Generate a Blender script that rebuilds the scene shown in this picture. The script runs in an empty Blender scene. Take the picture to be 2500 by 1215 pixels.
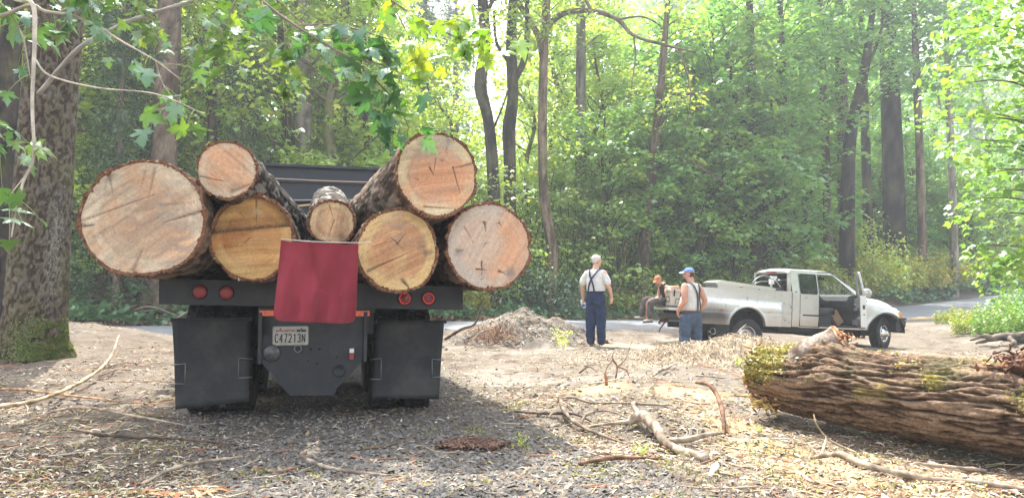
import bpy, math, random
import numpy as np
from mathutils import Vector, Matrix

S = bpy.context.scene
COL = S.collection
PI = math.pi

# ------------------------------------------------------------------ camera, sky, sun, exposure
cam_data = bpy.data.cameras.new('camera')
cam_data.sensor_width = 36.0
cam_data.lens = 25.92
cam_data.clip_start = 0.05
cam_data.clip_end = 600.0
cam = bpy.data.objects.new('camera', cam_data)
COL.objects.link(cam)
cam.location = (0, 0, 1.10)
cam.rotation_euler = (math.radians(90 + 3.323), 0, 0)
S.camera = cam

SUN_ELEV = math.radians(62)
SUN_AZ = math.radians(-22)          # measured from +Y towards +X
W = bpy.data.worlds.new('World')
S.world = W
W.use_nodes = True
wn = W.node_tree.nodes
wl = W.node_tree.links
bg = wn['Background']
sky = wn.new('ShaderNodeTexSky')
sky.sky_type = 'NISHITA'
sky.sun_disc = False
sky.sun_elevation = SUN_ELEV
sky.sun_rotation = SUN_AZ
sky.dust_density = 3.5
sky.air_density = 1.0
sky.ozone_density = 1.0
hsv = wn.new('ShaderNodeHueSaturation')      # smoky late-summer sky: paler than clear air
hsv.inputs['Saturation'].default_value = 0.42
hsv.inputs['Value'].default_value = 1.05
wl.new(sky.outputs[0], hsv.inputs['Color'])
wl.new(hsv.outputs[0], bg.inputs[0])
bg.inputs[1].default_value = 0.15
sun_data = bpy.data.lights.new('sun', 'SUN')
sun_data.energy = 2.7
sun_data.angle = math.radians(0.53)
sun_data.color = (1.0, 0.945, 0.85)
sun = bpy.data.objects.new('sun', sun_data)
COL.objects.link(sun)
to_sun = Vector((math.sin(SUN_AZ) * math.cos(SUN_ELEV), math.cos(SUN_AZ) * math.cos(SUN_ELEV), math.sin(SUN_ELEV)))
sun.rotation_euler = to_sun.to_track_quat('Z', 'Y').to_euler()
sun.location = (-10, 20, 30)
S.view_settings.view_transform = 'Standard'
S.view_settings.look = 'None'
S.view_settings.exposure = 2.15
S.view_settings.gamma = 1.0
S.view_settings.use_curve_mapping = False
S.cycles.max_bounces = 6
S.cycles.diffuse_bounces = 3
S.cycles.glossy_bounces = 2
S.cycles.transmission_bounces = 4
S.cycles.transparent_max_bounces = 8
S.cycles.volume_bounces = 0
S.cycles.caustics_reflective = False
S.cycles.caustics_refractive = False
S.cycles.sample_clamp_indirect = 6.0

# ------------------------------------------------------------------ numpy noise
_rt = np.random.RandomState(7)
_TAB = _rt.rand(64, 64, 64).astype(np.float64)

def vnoise(p):
    p = np.asarray(p, dtype=np.float64)
    i = np.floor(p).astype(np.int64)
    f = p - i
    f = f * f * (3 - 2 * f)
    i0 = i & 63
    i1 = (i + 1) & 63
    x0, y0, z0 = i0[:, 0], i0[:, 1], i0[:, 2]
    x1, y1, z1 = i1[:, 0], i1[:, 1], i1[:, 2]
    fx, fy, fz = f[:, 0], f[:, 1], f[:, 2]
    a = _TAB[x0, y0, z0] * (1 - fx) + _TAB[x1, y0, z0] * fx
    b = _TAB[x0, y1, z0] * (1 - fx) + _TAB[x1, y1, z0] * fx
    c = _TAB[x0, y0, z1] * (1 - fx) + _TAB[x1, y0, z1] * fx
    d = _TAB[x0, y1, z1] * (1 - fx) + _TAB[x1, y1, z1] * fx
    return ((a * (1 - fy) + b * fy) * (1 - fz) + (c * (1 - fy) + d * fy) * fz) * 2 - 1

def fbm(p, octv=4, gain=0.5):
    p = np.asarray(p, dtype=np.float64)
    s = np.zeros(len(p)); a = 1.0; t = 0.0
    for k in range(octv):
        s += a * vnoise(p + 13.7 * k); t += a
        p = p * 2.03; a *= gain
    return s / t

def sstep(a, b, x):
    t = np.clip((x - a) / (b - a), 0, 1)
    return t * t * (3 - 2 * t)

def mixc(a, b, t):
    return np.asarray(a) * (1 - t)[:, None] + np.asarray(b) * t[:, None]

# ------------------------------------------------------------------ mesh helpers
class MB:
    """collects polygons; every add keeps an optional per-vertex colour and a material index"""
    def __init__(s):
        s.V = []; s.F = []; s.M = []; s.C = []; s.n = 0; s.sm = []
    def add(s, V, F, col=None, mi=0, smooth=True):
        V = np.asarray(V, dtype=np.float64).reshape(-1, 3)
        if isinstance(F, np.ndarray):
            F = [F]
        elif len(F) and not isinstance(F[0], np.ndarray):
            by = {}
            for f in F:
                by.setdefault(len(f), []).append(f)
            F = [np.array(v, dtype=np.int64) for v in by.values()]
        for a in F:
            if len(a):
                s.F.append(a + s.n); s.M.append(np.full(len(a), mi)); s.sm.append(np.full(len(a), smooth))
        if col is None:
            c = np.ones((len(V), 3)) * 0.5
        else:
            c = np.asarray(col, dtype=np.float64)
            if c.ndim == 1:
                c = np.tile(c, (len(V), 1))
        s.V.append(V); s.C.append(c); s.n += len(V)
        return s
    def xf(s, fn):
        s.V = [fn(v) for v in s.V]
        return s
    def mesh(s, name, mats):
        me = bpy.data.meshes.new(name)
        if s.n == 0:
            return me
        V = np.concatenate(s.V)
        me.vertices.add(len(V))
        me.vertices.foreach_set('co', V.ravel())
        nl = sum(a.size for a in s.F); nf = sum(len(a) for a in s.F)
        me.loops.add(nl)
        me.loops.foreach_set('vertex_index', np.concatenate([a.ravel() for a in s.F]).astype(np.int32))
        me.polygons.add(nf)
        cnt = np.concatenate([np.full(len(a), a.shape[1]) for a in s.F])
        st = np.concatenate([[0], np.cumsum(cnt)[:-1]])
        me.polygons.foreach_set('loop_start', st.astype(np.int32))
        try:
            me.polygons.foreach_set('loop_total', cnt.astype(np.int32))
        except Exception:
            pass
        me.polygons.foreach_set('material_index', np.concatenate(s.M).astype(np.int32))
        me.polygons.foreach_set('use_smooth', np.concatenate(s.sm).astype(bool))
        at = me.color_attributes.new('col', 'FLOAT_COLOR', 'POINT')
        C = np.concatenate(s.C)
        at.data.foreach_set('color', np.concatenate([C, np.ones((len(C), 1))], 1).ravel())
        for m in (mats if isinstance(mats, (list, tuple)) else [mats]):
            me.materials.append(m)
        me.update(calc_edges=True)
        return me
    def obj(s, name, mats, parent=None, loc=None):
        o = bpy.data.objects.new(name, s.mesh(name, mats))
        COL.objects.link(o)
        if parent is not None:
            o.parent = parent
        if loc is not None:
            o.location = loc
        return o

def tag(o, label=None, cat=None, group=None, kind=None):
    if label: o['label'] = label
    if cat: o['category'] = cat
    if group: o['group'] = group
    if kind: o['kind'] = kind
    return o

def empty(name, loc=(0, 0, 0), rz=0.0):
    o = bpy.data.objects.new(name, None)
    o.empty_display_size = 0.2
    o.location = loc
    o.rotation_euler = (0, 0, rz)
    COL.objects.link(o)
    return o

def thing(name, label, cat, loc=(0, 0, 0), rz=0.0, group=None):
    return tag(empty(name, loc, rz), label, cat, group)

def box_vf(c, s):
    x, y, z = c; a, b, h = s[0] / 2, s[1] / 2, s[2] / 2
    V = [(x - a, y - b, z - h), (x + a, y - b, z - h), (x + a, y + b, z - h), (x - a, y + b, z - h),
         (x - a, y - b, z + h), (x + a, y - b, z + h), (x + a, y + b, z + h), (x - a, y + b, z + h)]
    F = [(0, 3, 2, 1), (4, 5, 6, 7), (0, 1, 5, 4), (1, 2, 6, 5), (2, 3, 7, 6), (3, 0, 4, 7)]
    return np.array(V), np.array(F)

def add_box(mb, c, s, col=None, mi=0, R=None):
    V, F = box_vf((0, 0, 0), s)
    if R is not None:
        V = V @ np.array(R).T
    mb.add(V + np.array(c), F, col, mi, False)
    return mb

def prism_vf(poly, d0, d1, axis='y'):
    """poly: 2D outline (x,z) extruded along y from d0 to d1"""
    n = len(poly)
    P = np.array(poly, dtype=float)
    if axis == 'y':
        A = np.stack([P[:, 0], np.full(n, d0), P[:, 1]], 1); B = np.stack([P[:, 0], np.full(n, d1), P[:, 1]], 1)
    elif axis == 'z':
        A = np.stack([P[:, 0], P[:, 1], np.full(n, d0)], 1); B = np.stack([P[:, 0], P[:, 1], np.full(n, d1)], 1)
    else:
        A = np.stack([np.full(n, d0), P[:, 0], P[:, 1]], 1); B = np.stack([np.full(n, d1), P[:, 0], P[:, 1]], 1)
    F = [tuple(range(n)), tuple(range(2 * n - 1, n - 1, -1))]
    F += [(i, i + n, (i + 1) % n + n, (i + 1) % n) for i in range(n)]
    return np.concatenate([A, B]), F

def add_prism(mb, poly, d0, d1, axis='y', col=None, mi=0):
    V, F = prism_vf(poly, d0, d1, axis)
    mb.add(V, F, col, mi, False)
    return mb

def round_rect(x0, z0, x1, z1, r, n=4):
    P = []
    for cx, cz, a0 in ((x1 - r, z1 - r, 0), (x0 + r, z1 - r, 90), (x0 + r, z0 + r, 180), (x1 - r, z0 + r, 270)):
        for k in range(n + 1):
            a = math.radians(a0 + 90 * k / n)
            P.append((cx + r * math.cos(a), cz + r * math.sin(a)))
    return P

def resample(pts, n):
    """Catmull-Rom through the points"""
    P = np.array(pts, dtype=float)
    if len(P) < 3:
        t = np.linspace(0, 1, n)[:, None]
        return P[0] * (1 - t) + P[-1] * t
    Q = np.concatenate([[2 * P[0] - P[1]], P, [2 * P[-1] - P[-2]]])
    m = len(P) - 1
    u = np.linspace(0, m, n)
    k = np.minimum(u.astype(int), m - 1)
    t = (u - k)[:, None]
    a, b, c, d = Q[k], Q[k + 1], Q[k + 2], Q[k + 3]
    return 0.5 * (2 * b + (c - a) * t + (2 * a - 5 * b + 4 * c - d) * t * t + (3 * b - a - 3 * c + d) * t ** 3)

def frames(P):
    T = np.gradient(P, axis=0)
    T /= np.linalg.norm(T, axis=1)[:, None] + 1e-12
    ref = np.array([0, 0, 1.0]) if abs(T[0, 2]) < 0.8 else np.array([1.0, 0, 0])
    N = np.zeros_like(P); B = np.zeros_like(P)
    n = np.cross(np.cross(T[0], ref), T[0]); n /= np.linalg.norm(n)
    for i in range(len(P)):
        n = n - T[i] * np.dot(n, T[i]); n /= np.linalg.norm(n) + 1e-12
        N[i] = n; B[i] = np.cross(T[i], n)
    return T, N, B

def tube_vf(pts, radii, seg=8, n=None, cap=True, smooth_path=True, disp=None):
    if n is not None and smooth_path:
        P = resample(pts, n)
        r = np.interp(np.linspace(0, 1, n), np.linspace(0, 1, len(radii)), radii)
    else:
        P = np.array(pts, dtype=float); n = len(P)
        r = np.interp(np.linspace(0, 1, n), np.linspace(0, 1, len(radii)), radii)
    T, N, B = frames(P)
    a = np.linspace(0, 2 * PI, seg, endpoint=False)
    ca, sa = np.cos(a), np.sin(a)
    dirs = N[:, None, :] * ca[None, :, None] + B[:, None, :] * sa[None, :, None]
    R = r[:, None] * np.ones(seg)[None]
    if disp is not None:
        R = R + disp(P[:, None, :] + dirs * R[..., None], R, np.tile(np.linspace(0, 1, n)[:, None], (1, seg)), np.tile(a[None], (n, 1)))
    V = (P[:, None, :] + dirs * R[..., None]).reshape(-1, 3)
    i = np.arange(n - 1)[:, None] * seg; j = np.arange(seg)[None]
    j2 = (j + 1) % seg
    F = np.stack([i + j, i + j2, i + seg + j2, i + seg + j], -1).reshape(-1, 4)
    Fs = [F]
    if cap:
        c0 = len(V); V = np.concatenate([V, P[:1], P[-1:]])
        jj = np.arange(seg); j2 = (jj + 1) % seg
        Fs.append(np.stack([j2, jj, np.full(seg, c0)], 1))
        Fs.append(np.stack([(n - 1) * seg + jj, (n - 1) * seg + j2, np.full(seg, c0 + 1)], 1))
    return V, Fs

def add_tube(mb, pts, radii, seg=8, n=None, col=None, mi=0, cap=True, smooth=True, disp=None):
    V, F = tube_vf(pts, radii if isinstance(radii, (list, tuple, np.ndarray)) else [radii, radii], seg, n, cap, disp=disp)
    mb.add(V, F, col(V) if callable(col) else col, mi, smooth)
    return mb

def add_lathe(mb, prof, seg=24, axis='z', c=(0, 0, 0), col=None, mi=0, smooth=True):
    """prof: (r, h) along the axis"""
    P = np.array(prof, float); n = len(P)
    a = np.linspace(0, 2 * PI, seg, endpoint=False)
    r = P[:, 0][:, None]; h = np.tile(P[:, 1][:, None], (1, seg))
    u, v = r * np.cos(a), r * np.sin(a)
    V = {'z': np.stack([u, v, h], -1), 'y': np.stack([u, -h * -1, v], -1), 'x': np.stack([h, u, v], -1)}[axis].reshape(-1, 3)
    i = np.arange(n - 1)[:, None] * seg; j = np.arange(seg)[None]; j2 = (j + 1) % seg
    F = np.stack([i + j, i + j2, i + seg + j2, i + seg + j], -1).reshape(-1, 4)
    mb.add(V + np.array(c), [F], col, mi, smooth)
    return mb

def add_ellipsoid(mb, c, r, seg=14, ring=9, col=None, mi=0, R=None):
    th = np.linspace(0, PI, ring); a = np.linspace(0, 2 * PI, seg, endpoint=False)
    V = np.stack([np.sin(th)[:, None] * np.cos(a), np.sin(th)[:, None] * np.sin(a), np.cos(th)[:, None] * np.ones(seg)], -1).reshape(-1, 3) * np.array(r)
    if R is not None:
        V = V @ np.array(R).T
    i = np.arange(ring - 1)[:, None] * seg; j = np.arange(seg)[None]; j2 = (j + 1) % seg
    F = np.stack([i + j, i + seg + j, i + seg + j2, i + j2], -1).reshape(-1, 4)
    mb.add(V + np.array(c), [F], col, mi, True)
    return mb

def grid_faces(nu, nv):
    i = np.arange(nu - 1)[:, None] * nv; j = np.arange(nv - 1)[None]
    return np.stack([i + j, i + nv + j, i + nv + j + 1, i + j + 1], -1).reshape(-1, 4)

def rotm(ax, ang):
    return np.array(Matrix.Rotation(ang, 3, ax))

# ------------------------------------------------------------------ materials
class NT:
    def __init__(s, name):
        s.m = bpy.data.materials.new(name); s.m.use_nodes = True
        s.n = s.m.node_tree.nodes; s.l = s.m.node_tree.links
        s.n.clear()
        s.out = s.n.new('ShaderNodeOutputMaterial')
    def nd(s, t, **k):
        x = s.n.new(t)
        for a, v in k.items():
            setattr(x, a, v)
        return x
    def link(s, a, b): s.l.new(a, b)
    def coord(s, scale=(1, 1, 1), gen='Object'):
        tc = s.nd('ShaderNodeTexCoord'); mp = s.nd('ShaderNodeMapping')
        mp.inputs['Scale'].default_value = scale
        s.link(tc.outputs[gen], mp.inputs[0]); return mp.outputs[0]
    def noise(s, vec, scale, detail=3, rough=0.55):
        x = s.nd('ShaderNodeTexNoise'); x.inputs['Scale'].default_value = scale
        x.inputs['Detail'].default_value = detail; x.inputs['Roughness'].default_value = rough
        if vec is not None: s.link(vec, x.inputs['Vector'])
        return x.outputs['Fac']
    def ramp(s, fac, stops):
        r = s.nd('ShaderNodeValToRGB'); e = r.color_ramp.elements
        while len(e) < len(stops): e.new(0.5)
        for k, (p, c) in enumerate(stops):
            e[k].position = p; e[k].color = (*c, 1) if not isinstance(c, (int, float)) else (c, c, c, 1)
        s.link(fac, r.inputs[0]); return r.outputs[0]
    def mix(s, a, b, fac, mode='MIX'):
        x = s.nd('ShaderNodeMix', data_type='RGBA', blend_type=mode)
        for v, k in ((a, 6), (b, 7)):
            if isinstance(v, tuple): x.inputs[k].default_value = (*v, 1) if len(v) == 3 else v
            else: s.link(v, x.inputs[k])
        if isinstance(fac, (int, float)): x.inputs[0].default_value = fac
        else: s.link(fac, x.inputs[0])
        return x.outputs[2]
    def bump(s, h, strength, dist):
        b = s.nd('ShaderNodeBump'); b.inputs['Strength'].default_value = strength
        b.inputs['Distance'].default_value = dist; s.link(h, b.inputs['Height']); return b.outputs[0]
    def principled(s, col, rough=0.6, metal=0.0, normal=None, spec=0.5, **k):
        p = s.nd('ShaderNodeBsdfPrincipled')
        if isinstance(col, tuple): p.inputs['Base Color'].default_value = (*col, 1)
        else: s.link(col, p.inputs['Base Color'])
        if isinstance(rough, (int, float)): p.inputs['Roughness'].default_value = rough
        else: s.link(rough, p.inputs['Roughness'])
        p.inputs['Metallic'].default_value = metal
        p.inputs['Specular IOR Level'].default_value = spec
        if normal is not None: s.link(normal, p.inputs['Normal'])
        for a, v in k.items(): p.inputs[a.replace('_', ' ')].default_value = v
        s.link(p.outputs[0], s.out.inputs[0]); return p

def attr_mat(name, rough=0.85, spec=0.2, nscale=40, namt=0.35, bstr=0.4, bdist=0.01, stretch=(1, 1, 1), nscale2=None, gen='Object'):
    """colour comes from the vertex attribute, broken up by fine noise"""
    t = NT(name)
    a = t.nd('ShaderNodeAttribute', attribute_name='col')
    v = t.coord(stretch, gen)
    n1 = t.noise(v, nscale, 4, 0.65)
    f = t.ramp(n1, [(0.25, 1 - namt), (0.75, 1 + namt)])
    c = t.mix(a.outputs['Color'], f, 1.0, 'MULTIPLY')
    nrm = t.bump(n1, bstr, bdist)
    t.principled(c, rough, 0, nrm, spec)
    return t.m

def plain(name, col, rough=0.5, metal=0.0, spec=0.5, vary=0.12, nscale=6, bstr=0.0, bdist=0.002, bscale=60, dirt=None, **k):
    t = NT(name)
    v = t.coord()
    n1 = t.noise(v, nscale, 5, 0.6)
    lo = tuple(c * (1 - vary) for c in col); hi = tuple(min(1, c * (1 + vary)) for c in col)
    c = t.ramp(n1, [(0.3, lo), (0.7, hi)])
    if dirt:
        n2 = t.noise(v, dirt[1], 6, 0.7)
        c = t.mix(c, dirt[0], t.ramp(n2, [(dirt[2], 0.0), (dirt[2] + 0.22, dirt[3])]))
    nrm = t.bump(t.noise(v, bscale, 3), bstr, bdist) if bstr else None
    rr = t.ramp(n1, [(0.3, max(0.02, rough - 0.07)), (0.7, min(1, rough + 0.07))])
    t.principled(c, rr, metal, nrm, spec, **k)
    return t.m

def leaf_mat(name, stops, trans=0.45, gloss=0.08, tboost=(1.25, 1.15, 0.55), rough=0.45):
    """per-leaf value in the attribute picks the green; light passes through; the object's own colour tints the species"""
    t = NT(name)
    a = t.nd('ShaderNodeAttribute', attribute_name='col')
    sep = t.nd('ShaderNodeSeparateColor'); t.link(a.outputs['Color'], sep.inputs[0])
    c = t.ramp(sep.outputs[0], stops)
    oi = t.nd('ShaderNodeObjectInfo')
    c = t.mix(c, oi.outputs['Color'], 1.0, 'MULTIPLY')  # object tint carries painted backlight and sky sheen on the forest trees
    d = t.nd('ShaderNodeBsdfDiffuse'); t.link(c, d.inputs[0])
    tr = t.nd('ShaderNodeBsdfTranslucent'); tc = t.mix(c, (*tboost,), 1.0, 'MULTIPLY')
    t.link(tc, tr.inputs[0])
    m = t.nd('ShaderNodeMixShader'); m.inputs[0].default_value = trans
    t.link(d.outputs[0], m.inputs[1]); t.link(tr.outputs[0], m.inputs[2])
    g = t.nd('ShaderNodeBsdfGlossy'); g.inputs['Roughness'].default_value = rough
    g.inputs[0].default_value = (0.9, 0.95, 1, 1)
    m2 = t.nd('ShaderNodeMixShader'); m2.inputs[0].default_value = gloss
    t.link(m.outputs[0], m2.inputs[1]); t.link(g.outputs[0], m2.inputs[2])
    t.link(m2.outputs[0], t.out.inputs[0])
    return t.m

M = {}
M['leaf'] = leaf_mat('maple_leaf_green', [(0.0, (0.14, 0.28, 0.09)), (0.5, (0.26, 0.42, 0.11)), (0.85, (0.44, 0.54, 0.12)), (1.0, (0.58, 0.52, 0.13))], 0.55)
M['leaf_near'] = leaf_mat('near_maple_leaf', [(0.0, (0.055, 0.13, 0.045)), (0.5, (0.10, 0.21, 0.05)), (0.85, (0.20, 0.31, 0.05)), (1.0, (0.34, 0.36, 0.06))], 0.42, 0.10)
M['leaf_dark'] = leaf_mat('evergreen_leaf', [(0.0, (0.045, 0.11, 0.05)), (0.6, (0.08, 0.18, 0.075)), (1.0, (0.15, 0.25, 0.08))], 0.28, 0.10)
M['leaf_yellow'] = leaf_mat('yellowing_bramble_leaf', [(0.0, (0.16, 0.25, 0.07)), (0.5, (0.30, 0.38, 0.08)), (1.0, (0.55, 0.46, 0.12))], 0.4, 0.05)
M['needle'] = leaf_mat('conifer_needles', [(0.0, (0.03, 0.065, 0.03)), (0.7, (0.06, 0.12, 0.045)), (1.0, (0.13, 0.18, 0.06))], 0.2, 0.05)
M['leaf_dead'] = leaf_mat('dead_brown_leaf', [(0.0, (0.22, 0.12, 0.06)), (0.6, (0.38, 0.24, 0.12)), (1.0, (0.55, 0.42, 0.25))], 0.3, 0.04, (1.1, 0.9, 0.6))
M['bark'] = attr_mat('tree_bark', 0.9, 0.15, 14, 0.45, 0.8, 0.03, (1, 1, 0.35))
M['logbark'] = attr_mat('log_bark', 0.9, 0.15, 45, 0.45, 0.8, 0.015)
M['cut'] = attr_mat('cut_wood', 0.8, 0.2, 60, 0.18, 0.6, 0.006)
M['attr'] = attr_mat('weathered_matter', 0.9, 0.15, 60, 0.25, 0.3, 0.004)
M['soft'] = attr_mat('sticks_and_chips', 0.85, 0.2, 90, 0.2, 0.2, 0.003)

# ground: attribute colour from the mesh, two scales of noise and relief
t = NT('forest_ground')
a = t.nd('ShaderNodeAttribute', attribute_name='col')
v = t.coord()
n1 = t.noise(v, 9, 6, 0.7); n2 = t.noise(v, 75, 4, 0.7)
c = t.mix(a.outputs['Color'], t.ramp(n1, [(0.25, 0.68), (0.75, 1.3)]), 1.0, 'MULTIPLY')
c = t.mix(c, t.ramp(n2, [(0.25, 0.6), (0.75, 1.35)]), 1.0, 'MULTIPLY')
b1 = t.bump(n2, 0.7, 0.02)
t.principled(c, 0.95, 0, b1, 0.1)
M['ground'] = t.m

t = NT('road_asphalt')
v = t.coord()
n1 = t.noise(v, 0.8, 5, 0.6); n2 = t.noise(v, 90, 3, 0.7)
c = t.mix(t.ramp(n1, [(0.3, (0.16, 0.165, 0.175)), (0.7, (0.23, 0.235, 0.245))]), t.ramp(n2, [(0.3, 0.75), (0.7, 1.25)]), 1.0, 'MULTIPLY')
t.principled(c, 0.85, 0, t.bump(n2, 0.3, 0.005), 0.3)
M['asphalt'] = t.m

M['black'] = plain('dusty_black_steel', (0.013, 0.016, 0.021), 0.55, 0.0, 0.5, 0.3, 5, 0.15, 0.002, 30, dirt=((0.055, 0.050, 0.046), 4.0, 0.46, 0.55))
M['flap'] = plain('dusty_rubber_flap', (0.018, 0.021, 0.023), 0.7, 0.0, 0.35, 0.3, 4, 0.25, 0.004, 18, dirt=((0.075, 0.068, 0.058), 2.6, 0.44, 0.6))
M['headboard'] = plain('blue_black_steel', (0.014, 0.020, 0.030), 0.45, 0.0, 0.5, 0.25, 4, dirt=((0.07, 0.075, 0.085), 6.0, 0.56, 0.4))
M['rubber'] = plain('tyre_rubber', (0.022, 0.022, 0.024), 0.8, 0, 0.3, 0.2, 8, dirt=((0.14, 0.125, 0.10), 7.0, 0.5, 0.45))
M['under'] = plain('greasy_chassis', (0.02, 0.02, 0.022), 0.7, 0, 0.3, 0.3, 6)
M['rod'] = plain('galvanised_rod', (0.20, 0.205, 0.21), 0.5, 0.7, 0.5, 0.15)
M['lens_dull'] = plain('dull_red_lens', (0.30, 0.035, 0.035), 0.35, 0, 0.5, 0.1)
M['lens_core'] = plain('dark_red_lens', (0.20, 0.018, 0.03), 0.25, 0, 0.5, 0.1)
M['reflector_red'] = plain('bright_red_reflector', (0.85, 0.06, 0.04), 0.25, 0, 0.6, 0.1)
M['reflector'] = plain('orange_reflector_tape', (0.80, 0.14, 0.05), 0.35, 0, 0.6, 0.3, 50)
M['white'] = plain('white_paint', (0.75, 0.75, 0.73), 0.5, 0, 0.5, 0.08)
M['lampglass'] = plain('clouded_lamp_glass', (0.06, 0.062, 0.06), 0.3, 0, 0.6, 0.2)
M['numberplate'] = plain('worn_number_plate', (0.38, 0.37, 0.32), 0.5, 0.1, 0.4, 0.22, 14)
M['ink_red'] = plain('faded_red_ink', (0.42, 0.12, 0.08), 0.6)
M['ink'] = plain('dark_ink', (0.03, 0.045, 0.05), 0.6)
t = NT('wine_red_cloth')
v = t.coord()
n1 = t.noise(v, 3, 5, 0.6); n2 = t.noise(v, 400, 2)
c = t.ramp(n1, [(0.3, (0.18, 0.016, 0.028)), (0.7, (0.29, 0.036, 0.052))])
p = t.principled(c, 0.8, 0, t.bump(n2, 0.15, 0.001), 0.2)
p.inputs['Sheen Weight'].default_value = 0.15
M['flag'] = t.m
def paint_mat():
    t = NT('pearl_silver_paint')
    a = t.nd('ShaderNodeAttribute', attribute_name='col')
    v = t.coord(); n1 = t.noise(v, 5, 5, 0.65)
    c = t.mix(a.outputs['Color'], t.ramp(n1, [(0.3, 0.88), (0.7, 1.06)]), 1.0, 'MULTIPLY')
    p = t.principled(c, t.ramp(n1, [(0.3, 0.26), (0.7, 0.38)]), 0.6, None, 0.5)
    p.inputs['Coat Weight'].default_value = 0.4; p.inputs['Coat Roughness'].default_value = 0.08
    return t.m
M['silver'] = paint_mat()
M['trim'] = plain('grey_plastic_trim', (0.05, 0.052, 0.055), 0.55, 0, 0.4, 0.15)
M['interior'] = plain('dark_grey_interior', (0.06, 0.063, 0.07), 0.6, 0, 0.4, 0.2)
M['chrome'] = plain('dusty_chrome', (0.62, 0.62, 0.62), 0.2, 0.95, 0.5, 0.1)
M['tintglass'] = plain('tinted_glass', (0.012, 0.014, 0.016), 0.06, 0, 0.8, 0.1)
M['amber'] = plain('amber_lens', (0.75, 0.30, 0.04), 0.3, 0, 0.5, 0.1)
M['headlamp'] = plain('head_lamp', (0.5, 0.52, 0.54), 0.12, 0.6, 0.6, 0.1)
M['aluminium'] = plain('tread_plate_aluminium', (0.62, 0.60, 0.55), 0.35, 0.7, 0.5, 0.12, 30)
M['kraft'] = plain('brown_paper', (0.36, 0.24, 0.16), 0.85, 0, 0.2, 0.1)
M['cooler'] = plain('tan_cooler', (0.50, 0.44, 0.36), 0.5, 0, 0.4, 0.06)
M['bedliner'] = plain('black_bed_liner', (0.02, 0.021, 0.024), 0.75, 0, 0.3, 0.2)
M['rust'] = plain('rusty_iron', (0.13, 0.05, 0.03), 0.8, 0.3, 0.3, 0.3, 20)
t = NT('clear_car_glass')
gl = t.nd('ShaderNodeBsdfGlossy'); gl.inputs['Roughness'].default_value = 0.03
tp = t.nd('ShaderNodeBsdfTransparent'); tp.inputs[0].default_value = (0.80, 0.86, 0.82, 1)
lw = t.nd('ShaderNodeLayerWeight'); lw.inputs[0].default_value = 0.3
fm = t.nd('ShaderNodeMath', operation='MULTIPLY_ADD'); fm.inputs[1].default_value = 0.30; fm.inputs[2].default_value = 0.04
t.link(lw.outputs['Facing'], fm.inputs[0])
m = t.nd('ShaderNodeMixShader'); t.link(fm.outputs[0], m.inputs[0]); t.link(tp.outputs[0], m.inputs[1]); t.link(gl.outputs[0], m.inputs[2])
t.link(m.outputs[0], t.out.inputs[0])
M['glass'] = t.m
t = NT('smoked_car_glass')
gl = t.nd('ShaderNodeBsdfGlossy'); gl.inputs['Roughness'].default_value = 0.04
tp = t.nd('ShaderNodeBsdfTransparent'); tp.inputs[0].default_value = (0.22, 0.24, 0.22, 1)
lw = t.nd('ShaderNodeLayerWeight'); lw.inputs[0].default_value = 0.3
fm = t.nd('ShaderNodeMath', operation='MULTIPLY_ADD'); fm.inputs[1].default_value = 0.30; fm.inputs[2].default_value = 0.04
t.link(lw.outputs['Facing'], fm.inputs[0])
m = t.nd('ShaderNodeMixShader'); t.link(fm.outputs[0], m.inputs[0]); t.link(tp.outputs[0], m.inputs[1]); t.link(gl.outputs[0], m.inputs[2])
t.link(m.outputs[0], t.out.inputs[0])
M['smoked'] = t.m
def skin_mat(name, col):
    t = NT(name); v = t.coord(); n1 = t.noise(v, 12, 4)
    c = t.ramp(n1, [(0.3, tuple(x * 0.88 for x in col)), (0.7, tuple(min(1, x * 1.1) for x in col))])
    t.principled(c, 0.55, 0, None, 0.35, Subsurface_Weight=0.0); return t.m
M['skin'] = skin_mat('sunburnt_skin', (0.50, 0.255, 0.175))
M['skin_pale'] = skin_mat('fair_skin', (0.56, 0.32, 0.23))
def cloth(name, col, vary=0.12, sc=9):
    t = NT(name); v = t.coord(); n1 = t.noise(v, sc, 5, 0.6); n2 = t.noise(v, 7, 3, 0.5)
    c = t.ramp(n1, [(0.3, tuple(x * (1 - vary) for x in col)), (0.7, tuple(min(1, x * (1 + vary)) for x in col))])
    t.principled(c, 0.9, 0, t.bump(n2, 0.6, 0.03), 0.1); return t.m
M['tee'] = cloth('pale_grey_jersey', (0.60, 0.59, 0.55))
M['white_tee'] = cloth('white_cotton', (0.55, 0.54, 0.51))
M['navy'] = cloth('navy_twill', (0.022, 0.036, 0.078), 0.2)
M['denim'] = cloth('worn_denim', (0.065, 0.092, 0.135), 0.28, 5)
M['workpants'] = cloth('stained_grey_canvas', (0.085, 0.078, 0.072), 0.4, 8)
M['vest'] = cloth('charcoal_knit', (0.035, 0.035, 0.04), 0.3)
M['strap'] = plain('navy_elastic', (0.025, 0.035, 0.07), 0.8, 0, 0.2)
M['strap_black'] = plain('black_elastic', (0.015, 0.017, 0.022), 0.8, 0, 0.2)
M['leather'] = plain('brown_leather', (0.13, 0.07, 0.04), 0.7, 0, 0.3, 0.25)
M['boot'] = plain('dusty_grey_boot', (0.30, 0.27, 0.23), 0.85, 0, 0.2, 0.2)
M['hair_white'] = plain('silver_hair', (0.58, 0.54, 0.50), 0.8, 0, 0.2, 0.2, 60, 0.6, 0.01, 90)
M['hair_dark'] = plain('dark_brown_hair', (0.06, 0.035, 0.025), 0.8, 0, 0.2, 0.3, 60, 0.6, 0.01, 90)
M['hair_red'] = plain('ginger_hair', (0.28, 0.10, 0.045), 0.8, 0, 0.2, 0.3, 60, 0.6, 0.01, 90)
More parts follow.
